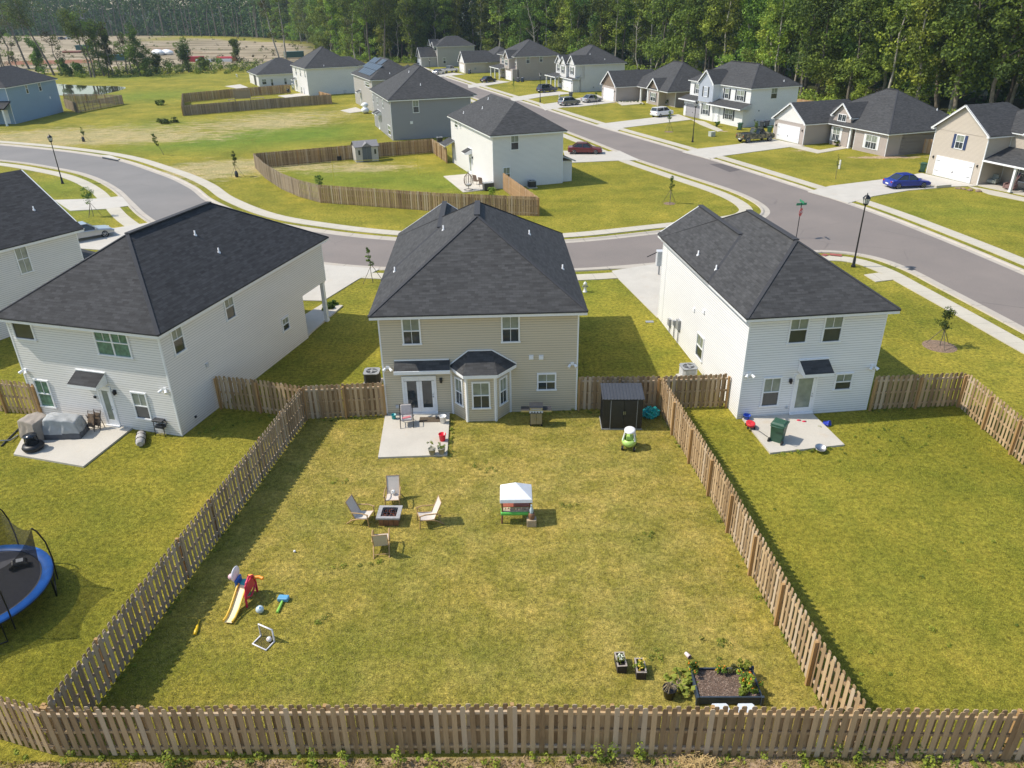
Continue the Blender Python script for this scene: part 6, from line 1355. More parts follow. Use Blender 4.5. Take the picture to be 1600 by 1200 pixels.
# raised bed
A=[at(1097,1100,0.0),at(1186,1098,0.0),at(1165,1056,.0),at(1081,1058,.0)]; cx=sum(q.x for q in A)/4; cy=sum(q.y for q in A)/4
t=thing('raised_bed','dark blue grey raised garden bed with mulch and orange flowers','garden bed',(cx,cy,0),math.radians(-1)); hw,hd,hh=.95,.56,.34
b=MB()
for z in (.03,.13,.23):
    for x0,x1,y0,y1 in ((-hw,hw,-hd,-hd+.05),(-hw,hw,hd-.05,hd),(-hw,-hw+.05,-hd+.051,hd-.051),(hw-.05,hw,-hd+.051,hd-.051)): b.box(x0,x1,y0,y1,z,z+.093)
b.build('planks',MC('bed_blue',(.035,.05,.07),.5,var=.2),t,bev=.006)
for sx in (-1,1):
    for sy in (-1,1): b=MB(); b.box(sx*hw-.04,sx*hw+.04,sy*hd-.04,sy*hd+.04,0,.36); b.build('corner_post',MC('bed_blue',(.035,.05,.07)),t,bev=.01)
b=MB(); b.box(-hw+.05,hw-.05,-hd+.05,hd-.05,.1,.25); b.build('mulch',MC('bed_mulch',(.13,.085,.06),.95,var=.5,scale=25,bmp=.8),t)
b=MB()
for _ in range(500): x=random.uniform(-.85,.85);y=random.uniform(-.48,.48);b.rbox((x,y,.255),(random.uniform(.03,.09),.02,.012),(random.uniform(-.3,.3),random.uniform(-.4,.4),random.uniform(0,3.1)))
tag(b.build('bark_chips',MC('bark_chips',(.20,.145,.11),.95,island=.9),t),kind='stuff')
def bunch(x,y,r,n,mf,lm,hz,name):
    cs=[(x+random.gauss(0,r),y+random.gauss(0,r),.3+random.uniform(0,hz)) for _ in range(n)]; f_=leafmesh(name,cs,[max(.08,r*.6)]*n,38,.08,[M[q] for q in lm],parent=t)
    if mf: leafmesh('blossoms',[(c[0],c[1],c[2]+r*.3) for c in cs],[r*.35]*n,4,.07,[mf],parent=f_)
bunch(-.9,.42,.1,10,OR,('leaf','leaf_y'),.35,'flowering_plant'); bunch(.62,-.15,.15,24,OR,('leaf','leaf_y'),.42,'flowering_plant'); bunch(-.05,.42,.12,6,OR,('leaf','leaf_y'),.2,'flowering_plant'); bunch(.62,.48,.08,9,None,('leaf_y',),.3,'leafy_plant'); bunch(.3,.45,.09,5,None,('leaf_b',),.15,'spiky_plant'); bunch(.42,-.38,.05,8,None,('leaf','leaf_y'),.1,'leafy_plant')
for px,lb in ((1125,'pale grey plastic stool top behind the front fence, left one'),(1166,'pale grey plastic stool top behind the front fence, right one')):
    p=at(px,1104,.42); t=thing('plastic_stool',lb,'stool',(p.x,p.y-.08,0),0,'plastic stools by the raised bed'); b=MB(); b.prism([(.24,.13),(.2,.19),(-.2,.19),(-.24,.13),(-.28,-.16),(-.24,-.2),(.24,-.2),(.28,-.16)],.38,.42); b.build('seat',MC('stool_grey',(.62,.66,.70),.4),t,bev=.01)
    for sx in (-1,1):
        for sy in (-1,1): b=MB(); b.tube([(sx*.22,sy*.14,0),(sx*.19,sy*.12,.38)],.025,6); b.build('leg',MC('stool_grey',(.62,.66,.70)),t)
# ---- storage shed, grill, toy car, turquoise heap
p=at(941,671); q=at(1002,671); wS=(q-p).length; a=math.atan2(q.y-p.y,q.x-p.x); t=thing('storage_shed','black metal storage shed with sloping corrugated roof beside the fence','shed',(p.x,p.y,0),a); dS=1.25
BK=MC('shed_black',(.022,.023,.026),.45,var=.2)
b=MB(); b.add([(0,0,.06),(wS,0,.06),(wS,dS,.06),(0,dS,.06),(0,0,1.64),(wS,0,1.64),(wS,dS,1.80),(0,dS,1.80)],[(0,1,5,4),(1,2,6,5),(2,3,7,6),(3,0,4,7)])
for k in range(16): x=(k+.5)*wS/16; b.box(x-.012,x+.012,-.012,.0,.08,1.62)
for k in range(9): y=(k+.5)*dS/9; b.box(-.012,0,y-.012,y+.012,.08,1.62)
b.build('walls',BK,t)
b=MB(); sl_=math.atan2(.16,dS); b.rbox((wS/2,dS/2,1.75),(wS+.12,dS+.14,.03),(sl_,0,0))
for k in range(13): b.rbox((.0+k*wS/12,dS/2,1.773),(.035,dS+.14,.03),(sl_,0,0))
b.build('roof',MC('shed_roof',(.06,.062,.068),.4,var=.15),t)
for k in (0,1): b=MB(); b.box(.38+k*.63,.38+k*.63+.6,-.035,-.014,.1,1.6); do=b.build('door',BK,t); b=MB(); b.box(.97+k*.07,1.0+k*.07,-.07,-.036,.85,1.02); b.build('handle',M['steel'],do)
b=MB(); 
for x in (.36,1.62): b.box(x-.012,x+.012,-.05,-.014,.08,1.61)
b.build('door_track',M['grey'],t)
b=MB(); b.box(-.03,wS+.03,-.05,-.02,0,.06); b.box(-.05,-.02,-.05,dS,0,.06); b.build('base_rail',M['grey'],t)
p=at(838,667); t=thing('gas_grill','stainless gas grill with black lid and side shelves behind the tan house','grill',(p.x,p.y+.28,0),-.02)
b=MB(); b.box(-.3,.3,-.24,.24,.1,.78); b.build('cabinet',M['blackmetal'],t); 
for k in (-1,1): b=MB(); b.box(k*.145-.135,k*.145+.135,-.262,-.242,.14,.72); do=b.build('door',MC('grill_steel',(.30,.285,.24),.35,metal=.5),t); b=MB(); b.box(k*.04-.008,k*.04+.008,-.29,-.263,.4,.52); b.build('handle',M['steel'],do)
b=MB(); b.rbox((0,-.27,.84),(.66,.06,.13),(-.3,0,0)); b.build('control_panel',M['steel'],t)
for k in range(4): b=MB(); b.tube([(-.21+k*.14,-.3,.84),(-.21+k*.14,-.34,.83)],.03,10); b.build('knob',M['black'],t)
b=MB(); pr=[(-.26,.86),(-.27,1.0),(-.2,1.12),(0,1.17),(.2,1.12),(.25,1.0),(.25,.86)]; v=[(-.33,y,z) for y,z in pr]+[(.33,y,z) for y,z in pr]; n=7; b.add(v,[(i,(i+1)%n,n+(i+1)%n,n+i) for i in range(n)]+[tuple(range(n))[::-1],tuple(range(n,2*n))]); lo=b.build('lid',M['dgrey'],t); b=MB(); b.box(-.3,.3,-.285,-.265,.9,1.04); b.build('front_plate',M['steel'],lo); b=MB(); b.tube([(-.25,-.31,.98),(.25,-.31,.98)],.015,6); b.build('handle',M['steel'],lo)
for k in (-1,1): b=MB(); b.box(min(k*.34,k*.74),max(k*.34,k*.74),-.22,.22,.84,.88); b.box(min(k*.34,k*.74),max(k*.34,k*.74),-.24,-.221,.80,.885,1); b.build('side_shelf',[MC('shelf_dark',(.05,.05,.055),.4),M['steel']],t)
for x in (-.27,.27):
    for y in (-.2,.2): b=MB(); b.lathe([(.001,0),(.045,.02),(.045,.08),(.001,.1)],8,(x,y,0)); b.build('caster',M['rubber'],t)
p=at(984,704); t=thing('toy_car','light green ride on toy car with white roof pillars','toy car',(p.x,p.y+.3,0),-.25); t.scale=(1.12,)*3
GR=MC('toy_green',(.42,.62,.16),.4)
b=MB(); b.lathe([(.2,.16),(.33,.2),(.37,.32),(.35,.42),(.27,.46)],20,sx=.85,sy=1.1); b.build('body',GR,t)
b=MB(); b.lathe([(.27,.80),(.27,.84),(.2,.875),(.001,.88)],16,sx=.85,sy=1.1); 
for a_ in (.7,PI-.7,PI+.6,-.6): b.tube([(.3*math.cos(a_),.38*math.sin(a_),.43),(.21*math.cos(a_),.26*math.sin(a_),.83)],.032,8)
b.build('roof',MC('toy_white',(.8,.8,.8),.4),t)
b=MB(); b.box(-.13,.13,.0,.2,.3,.52); b.build('seat',GR,t,bev=.03)
for x in (-.24,.24):
    for y in (-.27,.3): b=MB(); b.tube([(x-.04,y,.1),(x+.04,y,.1)],.1,14); wo=b.build('wheel',M['rubber'],t); b=MB(); b.tube([(x-.045,y,.1),(x+.045,y,.1)],.04,10); b.build('hub',MC('toy_white',(.8,.8,.8)),wo)
p=at(1018,655); bm=bmesh.new(); bmesh.ops.create_icosphere(bm,subdivisions=5,radius=1)
from mathutils import noise as mn
for v in bm.verts:
    c=v.co.copy(); k=mn.noise(c*2.2)*.25+abs(mn.noise(c*4.5+Vector((3,1,2))))*.28-.1; v.co=Vector((c.x*.42*(1+k),c.y*.32*(1+k*1.3),max(-.02,.22+c.z*.30*(1+k*2.4))))
me3=bpy.data.meshes.new('deflated_pool'); bm.to_mesh(me3); bm.free(); me3.materials.append(mat('pool_turquoise',(.01,.36,.36),.25,var=.35,scale=7,spec=.7)); o=bpy.data.objects.new('deflated_pool',me3); C.objects.link(o); o.location=(p.x,p.y+.25,0); tag(o,'crumpled turquoise plastic pool heap right of the black shed','deflated pool')
# ---- tan house patio things
p=at(636,664,.09); t=thing('patio_chair','dark framed patio chair with grey cushions by the french doors','chair',(p.x,p.y+.05,.09),.12)
CU=MC('cushion_grey',(.42,.39,.38),.9); FRm=M['blackmetal']
b=MB(); b.rbox((0,0,.38),(.54,.52,.12)); b.build('seat_cushion',CU,t,bev=.04); b=MB(); b.rbox((0,.3,.68),(.54,.12,.52),(-.25,0,0)); b.build('back_cushion',CU,t,bev=.04)
for sx in (-1,1): b=MB(); b.tube([(sx*.31,-.38,0),(sx*.31,-.28,.3),(sx*.31,-.26,.58),(sx*.31,.1,.6),(sx*.31,.34,.56)],.02,6); b.tube([(sx*.31,.45,0),(sx*.31,.25,.28),(sx*.31,.42,.9)],.02,6); b.tube([(sx*.31,-.28,.3),(sx*.31,.27,.28)],.02,6); b.build('side_frame',FRm,t)
b=MB(); b.tube([(-.31,.42,.9),(.31,.42,.9)],.02,6); b.build('top_bar',FRm,t); b=MB(); b.rbox((.0,-.1,.455),(.4,.16,.03),(0,0,.3)); b.build('pink_cloth',MC('pink_cloth',(.55,.18,.2),.9),t)
def bucket(px,py,r,h,c,label,z=.09,tip=None,name='bucket',handle=True):
    p=at(px,py,z); t=thing(name,label,name.replace('_',' '),(p.x,p.y+r,z)); m=MC(label.split()[0]+'_'+name,c,.35); b=MB(); b.lathe([(.001,0),(r*.78,0),(r,h),(r*1.05,h),(r*1.05,h-.03),(r*.97,h-.03),(r*.75,.02),(.001,.02)],18); b.build('pail',m,t)
    if handle: b=MB(); b.tube([(r*math.cos(a)*1.04,.0+math.sin(a)*r*.2,h-.03-abs(math.sin(a))*r*.8) for a in [PI*k/8 for k in range(9)]],.008,5); b.build('handle',M['grey'],t)
    if tip: t.rotation_euler=tip
    return t
bucket(691,691,.17,.36,(.75,.01,.03),'red bucket on the patio'); bucket(692,663,.17,.38,(.75,.75,.74),'white bucket at the corner of the patio by the wall'); bucket(615,656,.12,.24,(.02,.32,.35),'teal watering pail beside the patio chair',name='watering_pail')
p=at(673,660,.09); b=MB(); b.box(-.58,.58,-.26,.26,0,.012); o=b.build('door_mat',MC('door_mat',(.10,.075,.05),.95,var=.4,scale=30)); o.location=(p.x,p.y+.27,.092); tag(o,'brown door mat before the french doors','door mat')
t=thing('sandals','dark pair of sandals on the brown door mat','sandals',(p.x+.25,p.y+.42,.106)); 
for k in (0,1): b=MB(); b.lathe([(.05,0),(.055,.03),(.001,.04)],10,(k*.14,0,0),sy=2.2); b.build('sandal',M['black'],t)
# ---- right patio things
for lb,px,py,c,r,tp in (('blue plastic bucket tipped over at the patio edge',1289,664,(.03,.06,.5),.16,(1.3,0,.8)),):
    bucket(px,py,r,.3,c,lb,.05,tp)
t=thing('sandals','red pair of sandals on the right patio by the door','sandals',at(1248,657,.09))
for k in (0,1): b=MB(); b.lathe([(.055,0),(.06,.03),(.001,.04)],10,(k*.22,-k*.12,0),sx=1.8); b.build('sandal',MC('sandal_red',(.6,.02,.06),.5),t)
t=thing('metal_bowl','shiny metal bowl at the front edge of the right patio','bowl',at(1281,703,.09)); b=MB(); b.lathe([(.001,.02),(.15,.02),(.23,.1),(.25,.16),(.235,.16),(.2,.08),(.001,.05)],20); b.build('bowl',M['steel'],t); t.rotation_euler=(.25,0,0)
t=thing('toy_wagon','red and black toy wagon at the left corner of the right patio','toy wagon',at(1172,668,.09)); b=MB(); b.lathe([(.14,.1),(.2,.14),(.22,.26),(.19,.26),(.001,.2)],12,sy=1.3); b.build('tub',MC('wagon_red',(.6,.03,.04),.4),t)
for x in (-.16,.16):
    for y in (-.16,.16): b=MB(); b.tube([(x-.025,y,.08),(x+.025,y,.08)],.08,10); b.build('wheel',M['rubber'],t)
b=MB(); b.tube([(.1,-.2,.15),(.55,-.95,.04)],.012,5); b.build('pull_handle',M['blackmetal'],t)
bucket(1168,657,.17,.22,(.02,.08,.5),'blue round tub against the right house wall',name='tub',handle=False)
# ---- left patio things
def cover(name,label,px,py,sx,sy,h,rz,c,wr=.05,z=.09,slant=0,band=None):
    bm=bmesh.new(); bmesh.ops.create_cube(bm,size=2); bmesh.ops.subdivide_edges(bm,edges=bm.edges,cuts=14,use_grid_fill=True)
    for v in bm.verts:
        c0=v.co.copy(); fl=1+.10*(1-c0.z)/2; sd=max(abs(c0.x),abs(c0.y)); k=mn.noise(Vector((c0.x*2.3,c0.y*2.3,c0.z*.7)))*wr*2+mn.noise(Vector((c0.x*6,c0.y*6,c0.z*1.2)))*wr
        top=1-.12*(abs(c0.x)**3+abs(c0.y)**3)/2-slant*c0.x*.3
        v.co=Vector((c0.x*sx/2*fl*(1-.06*max(0,c0.z))+k*(1-abs(c0.z))*1.2,c0.y*sy/2*fl*(1-.06*max(0,c0.z))+k*.8*(1-abs(c0.z)),(c0.z+1)/2*h*top+(k*.5 if c0.z>.5 else 0)))
    me_=bpy.data.meshes.new(name); bm.to_mesh(me_); bm.free(); me_.materials.append(mat(name+'_cloth',c,.8,var=.12,scale=4))
    if band: me_.materials.append(mat(name+'_band',band,.8)); 
    for pl in me_.polygons:
        pl.use_smooth=True
        if band and pl.center.z<h*.28: pl.material_index=1
    p=at(px,py,z); o=bpy.data.objects.new(name,me_); C.objects.link(o); o.location=(p.x,p.y,z); o.rotation_euler.z=rz; return tag(o,label,'covered furniture')
AL=math.radians(angL)
cover('furniture_cover','brown grey cloth cover over a boxy object on the left patio',62,680,1.15,1.0,1.05,AL-.15,(.30,.26,.22)); cover('grill_cover','long grey cloth cover with dark hem on the left patio',106,679,1.55,.85,1.05,AL+.3,(.36,.37,.37),.06,slant=.3,band=(.09,.095,.105))
p=at(47,708,.09); t=thing('tyre_planter','black glossy round tub stacked in a black ring at the patio corner','tub',(p.x,p.y+.35,.09)); b=MB(); b.lathe([(.3,0),(.44,.06),(.48,.18),(.42,.3),(.3,.33)],22); b.build('ring',M['black'],t); b=MB(); b.lathe([(.3,.32),(.31,.34),(.27,.7),(.29,.71),(.29,.76),(.001,.78)],20); b.build('tub',MC('tub_black',(.015,.02,.03),.2),t)
def foldchair(px,py,label):
    p=at(px,py,.09); t=thing('folded_chair',label,'folding chair',(p.x,p.y+.1,.09),AL,'folded chairs leaning by the left door'); b=MB()
    for x in (-.2,.2): b.tube([(x,-.2,0),(x,.12,.95)],.018,6); b.tube([(x,.1,0),(x,-.05,.8)],.018,6)
    for z in (.12,.45,.75,.93): b.tube([(-.2,-.2+.33*z,z),(.2,-.2+.33*z,z)],.016,6)
    b.build('frame',MC('folded_frame',(.06,.04,.03),.5),t); b=MB(); b.rbox((0,-.02,.62),(.36,.03,.45),(-.33,0,0)); b.rbox((0,-.12,.3),(.36,.03,.2),(-.33,0,0)); b.build('slats',MC('folded_wood',(.16,.11,.07),.7,var=.4),t)
foldchair(146,672,'folded dark chair nearest the grey cover'); foldchair(155,670,'folded dark chair nearest the left house door')
p=at(216,697); t=thing('rolled_canopy','grey rolled canvas bag with straps lying on the grass','rolled canopy',(p.x,p.y+.4,0),.35); b=MB(); b.tube([(0,-.6,.2),(0,-.5,.21),(0,0,.22),(0,.5,.2),(0,.62,.19)],[.13,.2,.22,.18,.1],14); b.build('bag',MC('bag_grey',(.42,.40,.38),.85,var=.25,scale=8),t)
for y in (-.3,.1,.35): b=MB(); b.tube([(.225*math.cos(2*PI*k/14),y,.21+.225*math.sin(2*PI*k/14)) for k in range(15)],.015,4); b.build('strap',M['black'],t)
p=at(250,684); t=thing('camp_stove','small black grill on a thin leg stand against the left house','grill',(p.x,p.y+.25,0),AL); b=MB()
for x in (-.27,.27): b.tube([(x,-.12,0),(x,-.05,.78)],.02,5); b.tube([(x,.2,0),(x,.12,.78)],.02,5)
b.tube([(-.27,-.1,.12),(.27,-.1,.12)],.015,5); b.build('stand',M['blackmetal'],t); b=MB(); b.rbox((0,.03,.82),(.6,.32,.1)); b.rbox((.02,.05,.5),(.46,.3,.16)); b.build('fire_box',M['dgrey'],t,bev=.02); b=MB(); b.tube([(.3,0,.8),(.5,-.05,.74)],.045,8); b.build('side_knob',M['black'],t)
p=at(18,690); t=thing('metal_poles','two crossed dark metal poles lying on the grass at the left edge','metal poles',(p.x,p.y,0)); 
b=MB(); q1=at(2,697,.04)-p; q2=at(36,663,.04)-p; b.tube([q1,q2],.04,6); b.build('pole',M['dgrey'],t); b=MB(); q1=at(-25,690,.1)-p; q2=at(16,688,.1)-p; q3=at(28,680,.04)-p; b.tube([q1,q2,q3],.035,6); b.build('pole',M['grey'],t)
# ---- trampoline
rim=np.array([[*at(a_,b_,.88)[:2]] for a_,b_ in ((0,973),(42,946),(66,926),(80,898),(82,880),(68,858),(30,851))]); Am=np.c_[2*rim,np.ones(len(rim))]; sol=np.linalg.lstsq(Am,(rim**2).sum(1),rcond=None)[0]; TR=math.sqrt(sol[2]+sol[0]**2+sol[1]**2); print('TRAMP',sol[:2],TR)
TRr=min(max(TR,1.9),2.5)
t=thing('trampoline','round trampoline with blue pad and black safety net','trampoline',(sol[0]-(TRr-TR)*.0,sol[1],0))
ring_=lambda r,z,n=48:[(r*math.cos(2*PI*k/n),r*math.sin(2*PI*k/n),z) for k in range(n+1)]
b=MB(); b.lathe([(.001,.86),(TRr-.35,.86)],48); b.build('mat',MC('jump_mat',(.035,.035,.042),.8,var=.2),t)
b=MB(); b.lathe([(TRr-.36,.87),(TRr-.33,.90),(TRr-.05,.92),(TRr,.88),(TRr-.02,.82)],48); b.build('pad',mat('pad_blue',(.012,.12,.42),.45,var=.2,scale=3),t)
b=MB(); b.tube(ring_(TRr-.03,.82),.03,6); b.build('rim_tube',M['blackmetal'],t)
for k in range(4):
    b=MB(); a0=k*PI/2+.25; a1=a0+.62; P1=Vector((math.cos(a0),math.sin(a0),0))*(TRr-.05); P2=Vector((math.cos(a1),math.sin(a1),0))*(TRr-.05)
    b.tube([P1+Vector((0,0,.8)),P1+Vector((0,0,.03)),P2+Vector((0,0,.03)),P2+Vector((0,0,.8))],.028,6); b.build('leg',M['blackmetal'],t)
nb=MB(); NP=6; tops=[]; a0=math.atan2(at(79,887,.9).y-sol[1],at(79,887,.9).x-sol[0])
for k in range(NP):
    a=a0+2*PI*k/NP; d=Vector((math.cos(a),math.sin(a),0)); bs=d*(TRr-.0); b=MB(); pts=[bs+Vector((0,0,.35)),bs+d*.06+Vector((0,0,1.3)),bs+d*.03+Vector((0,0,2.0)),bs-d*.1+Vector((0,0,2.5)),bs-d*.22+Vector((0,0,2.68))]; b.tube(pts,.026,6); b.build('pole',M['blackmetal'],t); tops.append(bs-d*.22+Vector((0,0,2.66)))
n=10
for k in range(NP):
    A_=tops[k]; B_=tops[(k+1)%NP]; a=a0+2*PI*k/NP; vs_=[]
    for i in range(n+1):
        u=i/n; tp=A_.lerp(B_,u)-Vector((0,0,1))*(.38*4*u*(1-u)); aa=a+2*PI/NP*u; bt=Vector((math.cos(aa),math.sin(aa),0))*(TRr-.4)+Vector((0,0,.88))
        for j in range(5): w_=j/4; m_=tp.lerp(bt,w_); c_=Vector((m_.x,m_.y,0)); m_=m_-c_*(.12*4*w_*(1-w_)*u*(1-u)*2); vs_.append(m_)
    nb.add(vs_,[(i*5+j,i*5+j+1,(i+1)*5+j+1,(i+1)*5+j) for i in range(n) for j in range(4)],0,True)
nb.build('safety_net',netmat(),t)
p=at(32,884,.88); t=thing('ride_on_toy','black and silver toy lying on the trampoline mat','toy',(p.x,p.y,.88),.5); b=MB(); b.rbox((0,0,.12),(.5,.3,.2),(.2,.1,0)); b.build('body',M['black'],t,bev=.06); b=MB(); b.rbox((.03,0,.235),(.22,.16,.02),(.2,.1,0)); b.build('silver_plate',M['lgrey'],t)
for x in (-.24,.24): b=MB(); b.tube([(x,-.2,.09),(x,-.14,.09)],.09,10); b.build('wheel',M['rubber'],t)
# ---- hydrant, markers, utility boxes
def hydrant(px,py,label,c,h=.75):
    p=at(px,py); t=thing('fire_hydrant',label,'hydrant',(p.x,p.y,0)); b=MB(); b.lathe([(.16,0),(.16,.05),(.1,.07),(.1,h*.7),(.14,h*.72),(.13,h*.85),(.05,h),(.001,h*1.03)],12); b.build('barrel',MC('hydrant_'+label.split()[0],c,.5),t)
    for k in (-1,1): b=MB(); b.tube([(k*.09,0,h*.55),(k*.2,0,h*.55)],.06,8); b.build('outlet',M['grey'],t)
hydrant(914,456,'white capped hydrant on the lawn right of the tan house',(.7,.7,.68)); hydrant(874,154,'white hydrant post beside the street by the grey hatchback',(.75,.75,.72))
p=at(1311,264); b=MB(); b.lathe([(.12,0),(.14,.02),(.12,1.0),(.09,1.05),(.001,1.06)],4,sm=False); o=b.build('utility_marker',MC('marker_white',(.72,.70,.64),.6)); o.location=p; tag(o,'short white utility post on the taupe ranch lawn','utility post')
p=at(1112,213); t=thing('utility_box','pale green square utility box on the lawn by the camouflage pickup','utility box',p,.4); b=MB(); b.box(-.4,.4,-.35,.35,0,.6); b.build('cabinet',MC('utility_green',(.45,.47,.42),.6),t,bev=.02); b=MB(); b.box(-.43,.43,-.38,.38,.6,.68); b.build('lid',MC('utility_green',(.45,.47,.42)),t,bev=.02)
p=at(1015,503); b=MB(); b.box(-.25,.25,-.15,.15,0,.03); o=b.build('meter_cover',M['grey']); o.location=p; tag(o,'flat grey meter cover in the grass by the right driveway','meter cover')
p=at(1029,430); t=thing('mailbox','grey box on a post with a dark arm at the end of the right driveway','mailbox',p); b=MB(); b.box(-.05,.05,-.05,.05,0,.8); b.build('post',M['grey'],t); b=MB(); b.box(-.25,.25,-.3,.3,.8,1.9); b.build('cabinet',M['lgrey'],t); b=MB(); b.tube([(-.2,0,1.8),(-1.0,-.2,1.5)],.035,6); b.build('arm',M['black'],t)
# ---- corner yard shed, net, swing chair, patio set
p=at(557,254); q=at(598,250.5); a=math.atan2(q.y-p.y,q.x-p.x); wq=3.0
t=thing('garden_shed','small cream resin shed with dark double doors in the corner yard','shed',(p.x,p.y,0),a); d_s=2.2
b=MB(); b.box(0,wq,0,d_s,0,1.95); b.build('walls',MC('shed_cream',(.46,.44,.40),.6),t)
b=MB(); 
for pts in ([(-.12,-.15,1.9),(wq+.12,-.15,1.9),(wq+.12,d_s/2,2.55),(-.12,d_s/2,2.55)],[(-.12,d_s+.15,1.9),(wq+.12,d_s+.15,1.9),(wq+.12,d_s/2,2.55),(-.12,d_s/2,2.55)]):
    pts=[Vector(v) for v in pts]; 
    if (pts[1]-pts[0]).cross(pts[2]-pts[0]).z<0: pts=pts[::-1]
    b.poly(pts); b.poly([v-Vector((0,0,.06)) for v in pts][::-1])
for x in (-.0,wq): b.add([(x,0,1.9),(x,d_s,1.9),(x,d_s/2,2.5)],[(0,1,2),(2,1,0)])
b.add([(wq*.28,-.18,1.92),(wq*.72,-.18,1.92),(wq*.5,-.18,2.4),(wq*.5,d_s*.4,2.46)],[(0,1,2),(1,3,2),(2,3,0)]); b.build('roof',MC('shed_grey_roof',(.23,.22,.22),.6),t)
for k in (0,1): b=MB(); b.box(wq*.3+k*.6,wq*.3+k*.6+.58,-.05,-.01,.05,1.85); b.build('door',MC('shed_door',(.10,.12,.14),.5),t)
for x in (wq*.12,wq*.82): b=MB(); b.box(x,x+.25,-.03,-.005,.9,1.5); b.build('window',M['glass'],t)
YP=MC('net_yellow',(.6,.5,.05),.5); t=thing('ball_net','yellow edged ball net on two thin posts in the corner yard','ball net',at(585,270)); o=t.location
for px,py in ((522,283),(654,272)): p=at(px,py)-o; b=MB(); b.tube([p,p+Vector((0,0,2.3))],.035,6); b.build('post',YP,t)
A_=at(522,283)-o;B_=at(654,272)-o; b=MB(); b.tube([A_+Vector((0,0,2.25)),(A_+B_)/2+Vector((0,0,2.05)),B_+Vector((0,0,2.25))],.03,5); b.tube([A_+Vector((0,0,1.5)),(A_+B_)/2+Vector((0,0,1.35)),B_+Vector((0,0,1.5))],.012,5); b.build('rope',YP,t)
p=at(732,298,.07); t=thing('egg_chair','brown wicker hanging egg chair on a curved stand on the far patio','hanging chair',(p.x,p.y+.4,.07)); WK=MC('wicker',(.17,.12,.09),.8,var=.4,scale=25)
b=MB(); b.lathe([(.5,0),(.5,.04),(.46,.05)],20); b.tube([(0,.48,0),(0,.62,1.0),(0,.5,1.8),(0,.1,2.0),(0,.0,1.85)],.035,8); b.build('stand',M['dgrey'],t)
b=MB()
for k in range(12):
    a_=2*PI*k/12
    if abs(a_-4.71)>.6: b.tube([(.52*math.sin(PI*j/8)*math.cos(a_)*(.75+.25*math.cos(PI*j/8-.9)),.42*math.sin(PI*j/8)*math.sin(a_),1.1-.72*math.cos(PI*j/8)) for j in range(9)],.02,4)
for z in (.45,.6,.8,1.0,1.2,1.45): r_=.5*math.sqrt(max(.05,1-((z-1.05)/.75)**2)); b.tube([(r_*math.cos(x_),r_*.8*math.sin(x_),z) for x_ in [(-.9+5*k/16) for k in range(17)]],.018,4)
b.build('basket',WK,t); b=MB(); b.ball((0,0,.58),.36,12,sz=.35); b.build('cushion',MC('egg_cushion',(.5,.47,.43),.9),t)
for px,py,lb in ((745,288,'wicker chair behind the egg chair near the wall'),(754,292,'wicker chair beside the dark patio box')):
    p=at(px,py,.07); t=thing('wicker_chair',lb,'chair',(p.x,p.y,.07),2.4,'wicker chairs on the far patio'); b=MB(); b.box(-.28,.28,-.28,.28,.36,.44); b.build('seat',WK,t); b=MB(); b.rbox((0,.3,.75),(.56,.06,.7),(-.2,0,0)); b.build('backrest',WK,t)
    for sx in (-1,1):
        for sy in (-1,1): b=MB(); b.tube([(sx*.25,sy*.25,0),(sx*.25,sy*.25,.37)],.02,5); b.build('leg',WK,t)
p=at(763,297,.07); t=thing('patio_box','dark patio storage box by the corner of the white house','storage box',(p.x,p.y+.3,.07),.33); b=MB(); b.box(-.55,.55,-.35,.35,0,.72); b.build('box',MC('patio_box_dark',(.06,.06,.06),.6),t); b=MB(); b.box(-.58,.58,-.38,.38,.72,.78); b.build('lid',M['grey'],t)
p=at(530,251); b=MB(); b.box(-.35,.35,-.25,.25,0,.6); o=b.build('storage_tub',M['black'],bev=.05); o.location=p; tag(o,'black tub on the grass left of the cream shed','tub')
# far yard swing, trampoline-like things
t=thing('porch_swing','wooden frame swing with benches in the far fenced yard','swing',at(380,158),.3); b=MB(); b.box(-1.7,1.7,-.1,.1,2.2,2.35)
for x in (-1.6,1.6): b.box(x-.08,x+.08,-.08,.08,0,2.2)
b.build('frame',M['fence_old_shaded'],t); b=MB(); b.box(-1.5,1.5,-.03,.03,.5,2.1); b.build('lattice_panel',M['fence_old_shaded'],t); b=MB(); b.box(-3,-1.75,-.4,.2,.4,.5); b.box(1.8,4.4,-.4,.2,.5,.58); b.box(-2.9,-2.8,-.3,.1,0,.4);b.box(4.2,4.3,-.3,.1,0,.5); b.build('bench',M['fence_old_shaded'],t)
p=at(571,177); t=thing('covered_boat','white covered rounded object standing by the beige house','covered object',(p.x,p.y,0)); b=MB(); b.ball((0,0,.55),.75,14,sz=.75,sy=1.3); b.build('lower_cover',M['white'],t); b=MB(); b.ball((0,.3,1.45),.65,14,sz=.7); b.build('upper_cover',M['white'],t)
for px,py,lb in ((437,146,'dark kettle grill in the far fenced yard'),(451,148,'dark round fire bowl on the far patio')): p=at(px,py); t=thing('kettle_grill',lb,'grill',(p.x,p.y,0)); b=MB(); b.ball((0,0,.95),.36,12); b.build('kettle',M['black'],t); b=MB(); [b.tube([(.15*math.cos(k),.15*math.sin(k),.8),(.35*math.cos(k),.35*math.sin(k),0)],.025,5) for k in (0,2.1,4.2)]; b.build('legs',M['blackmetal'],t)
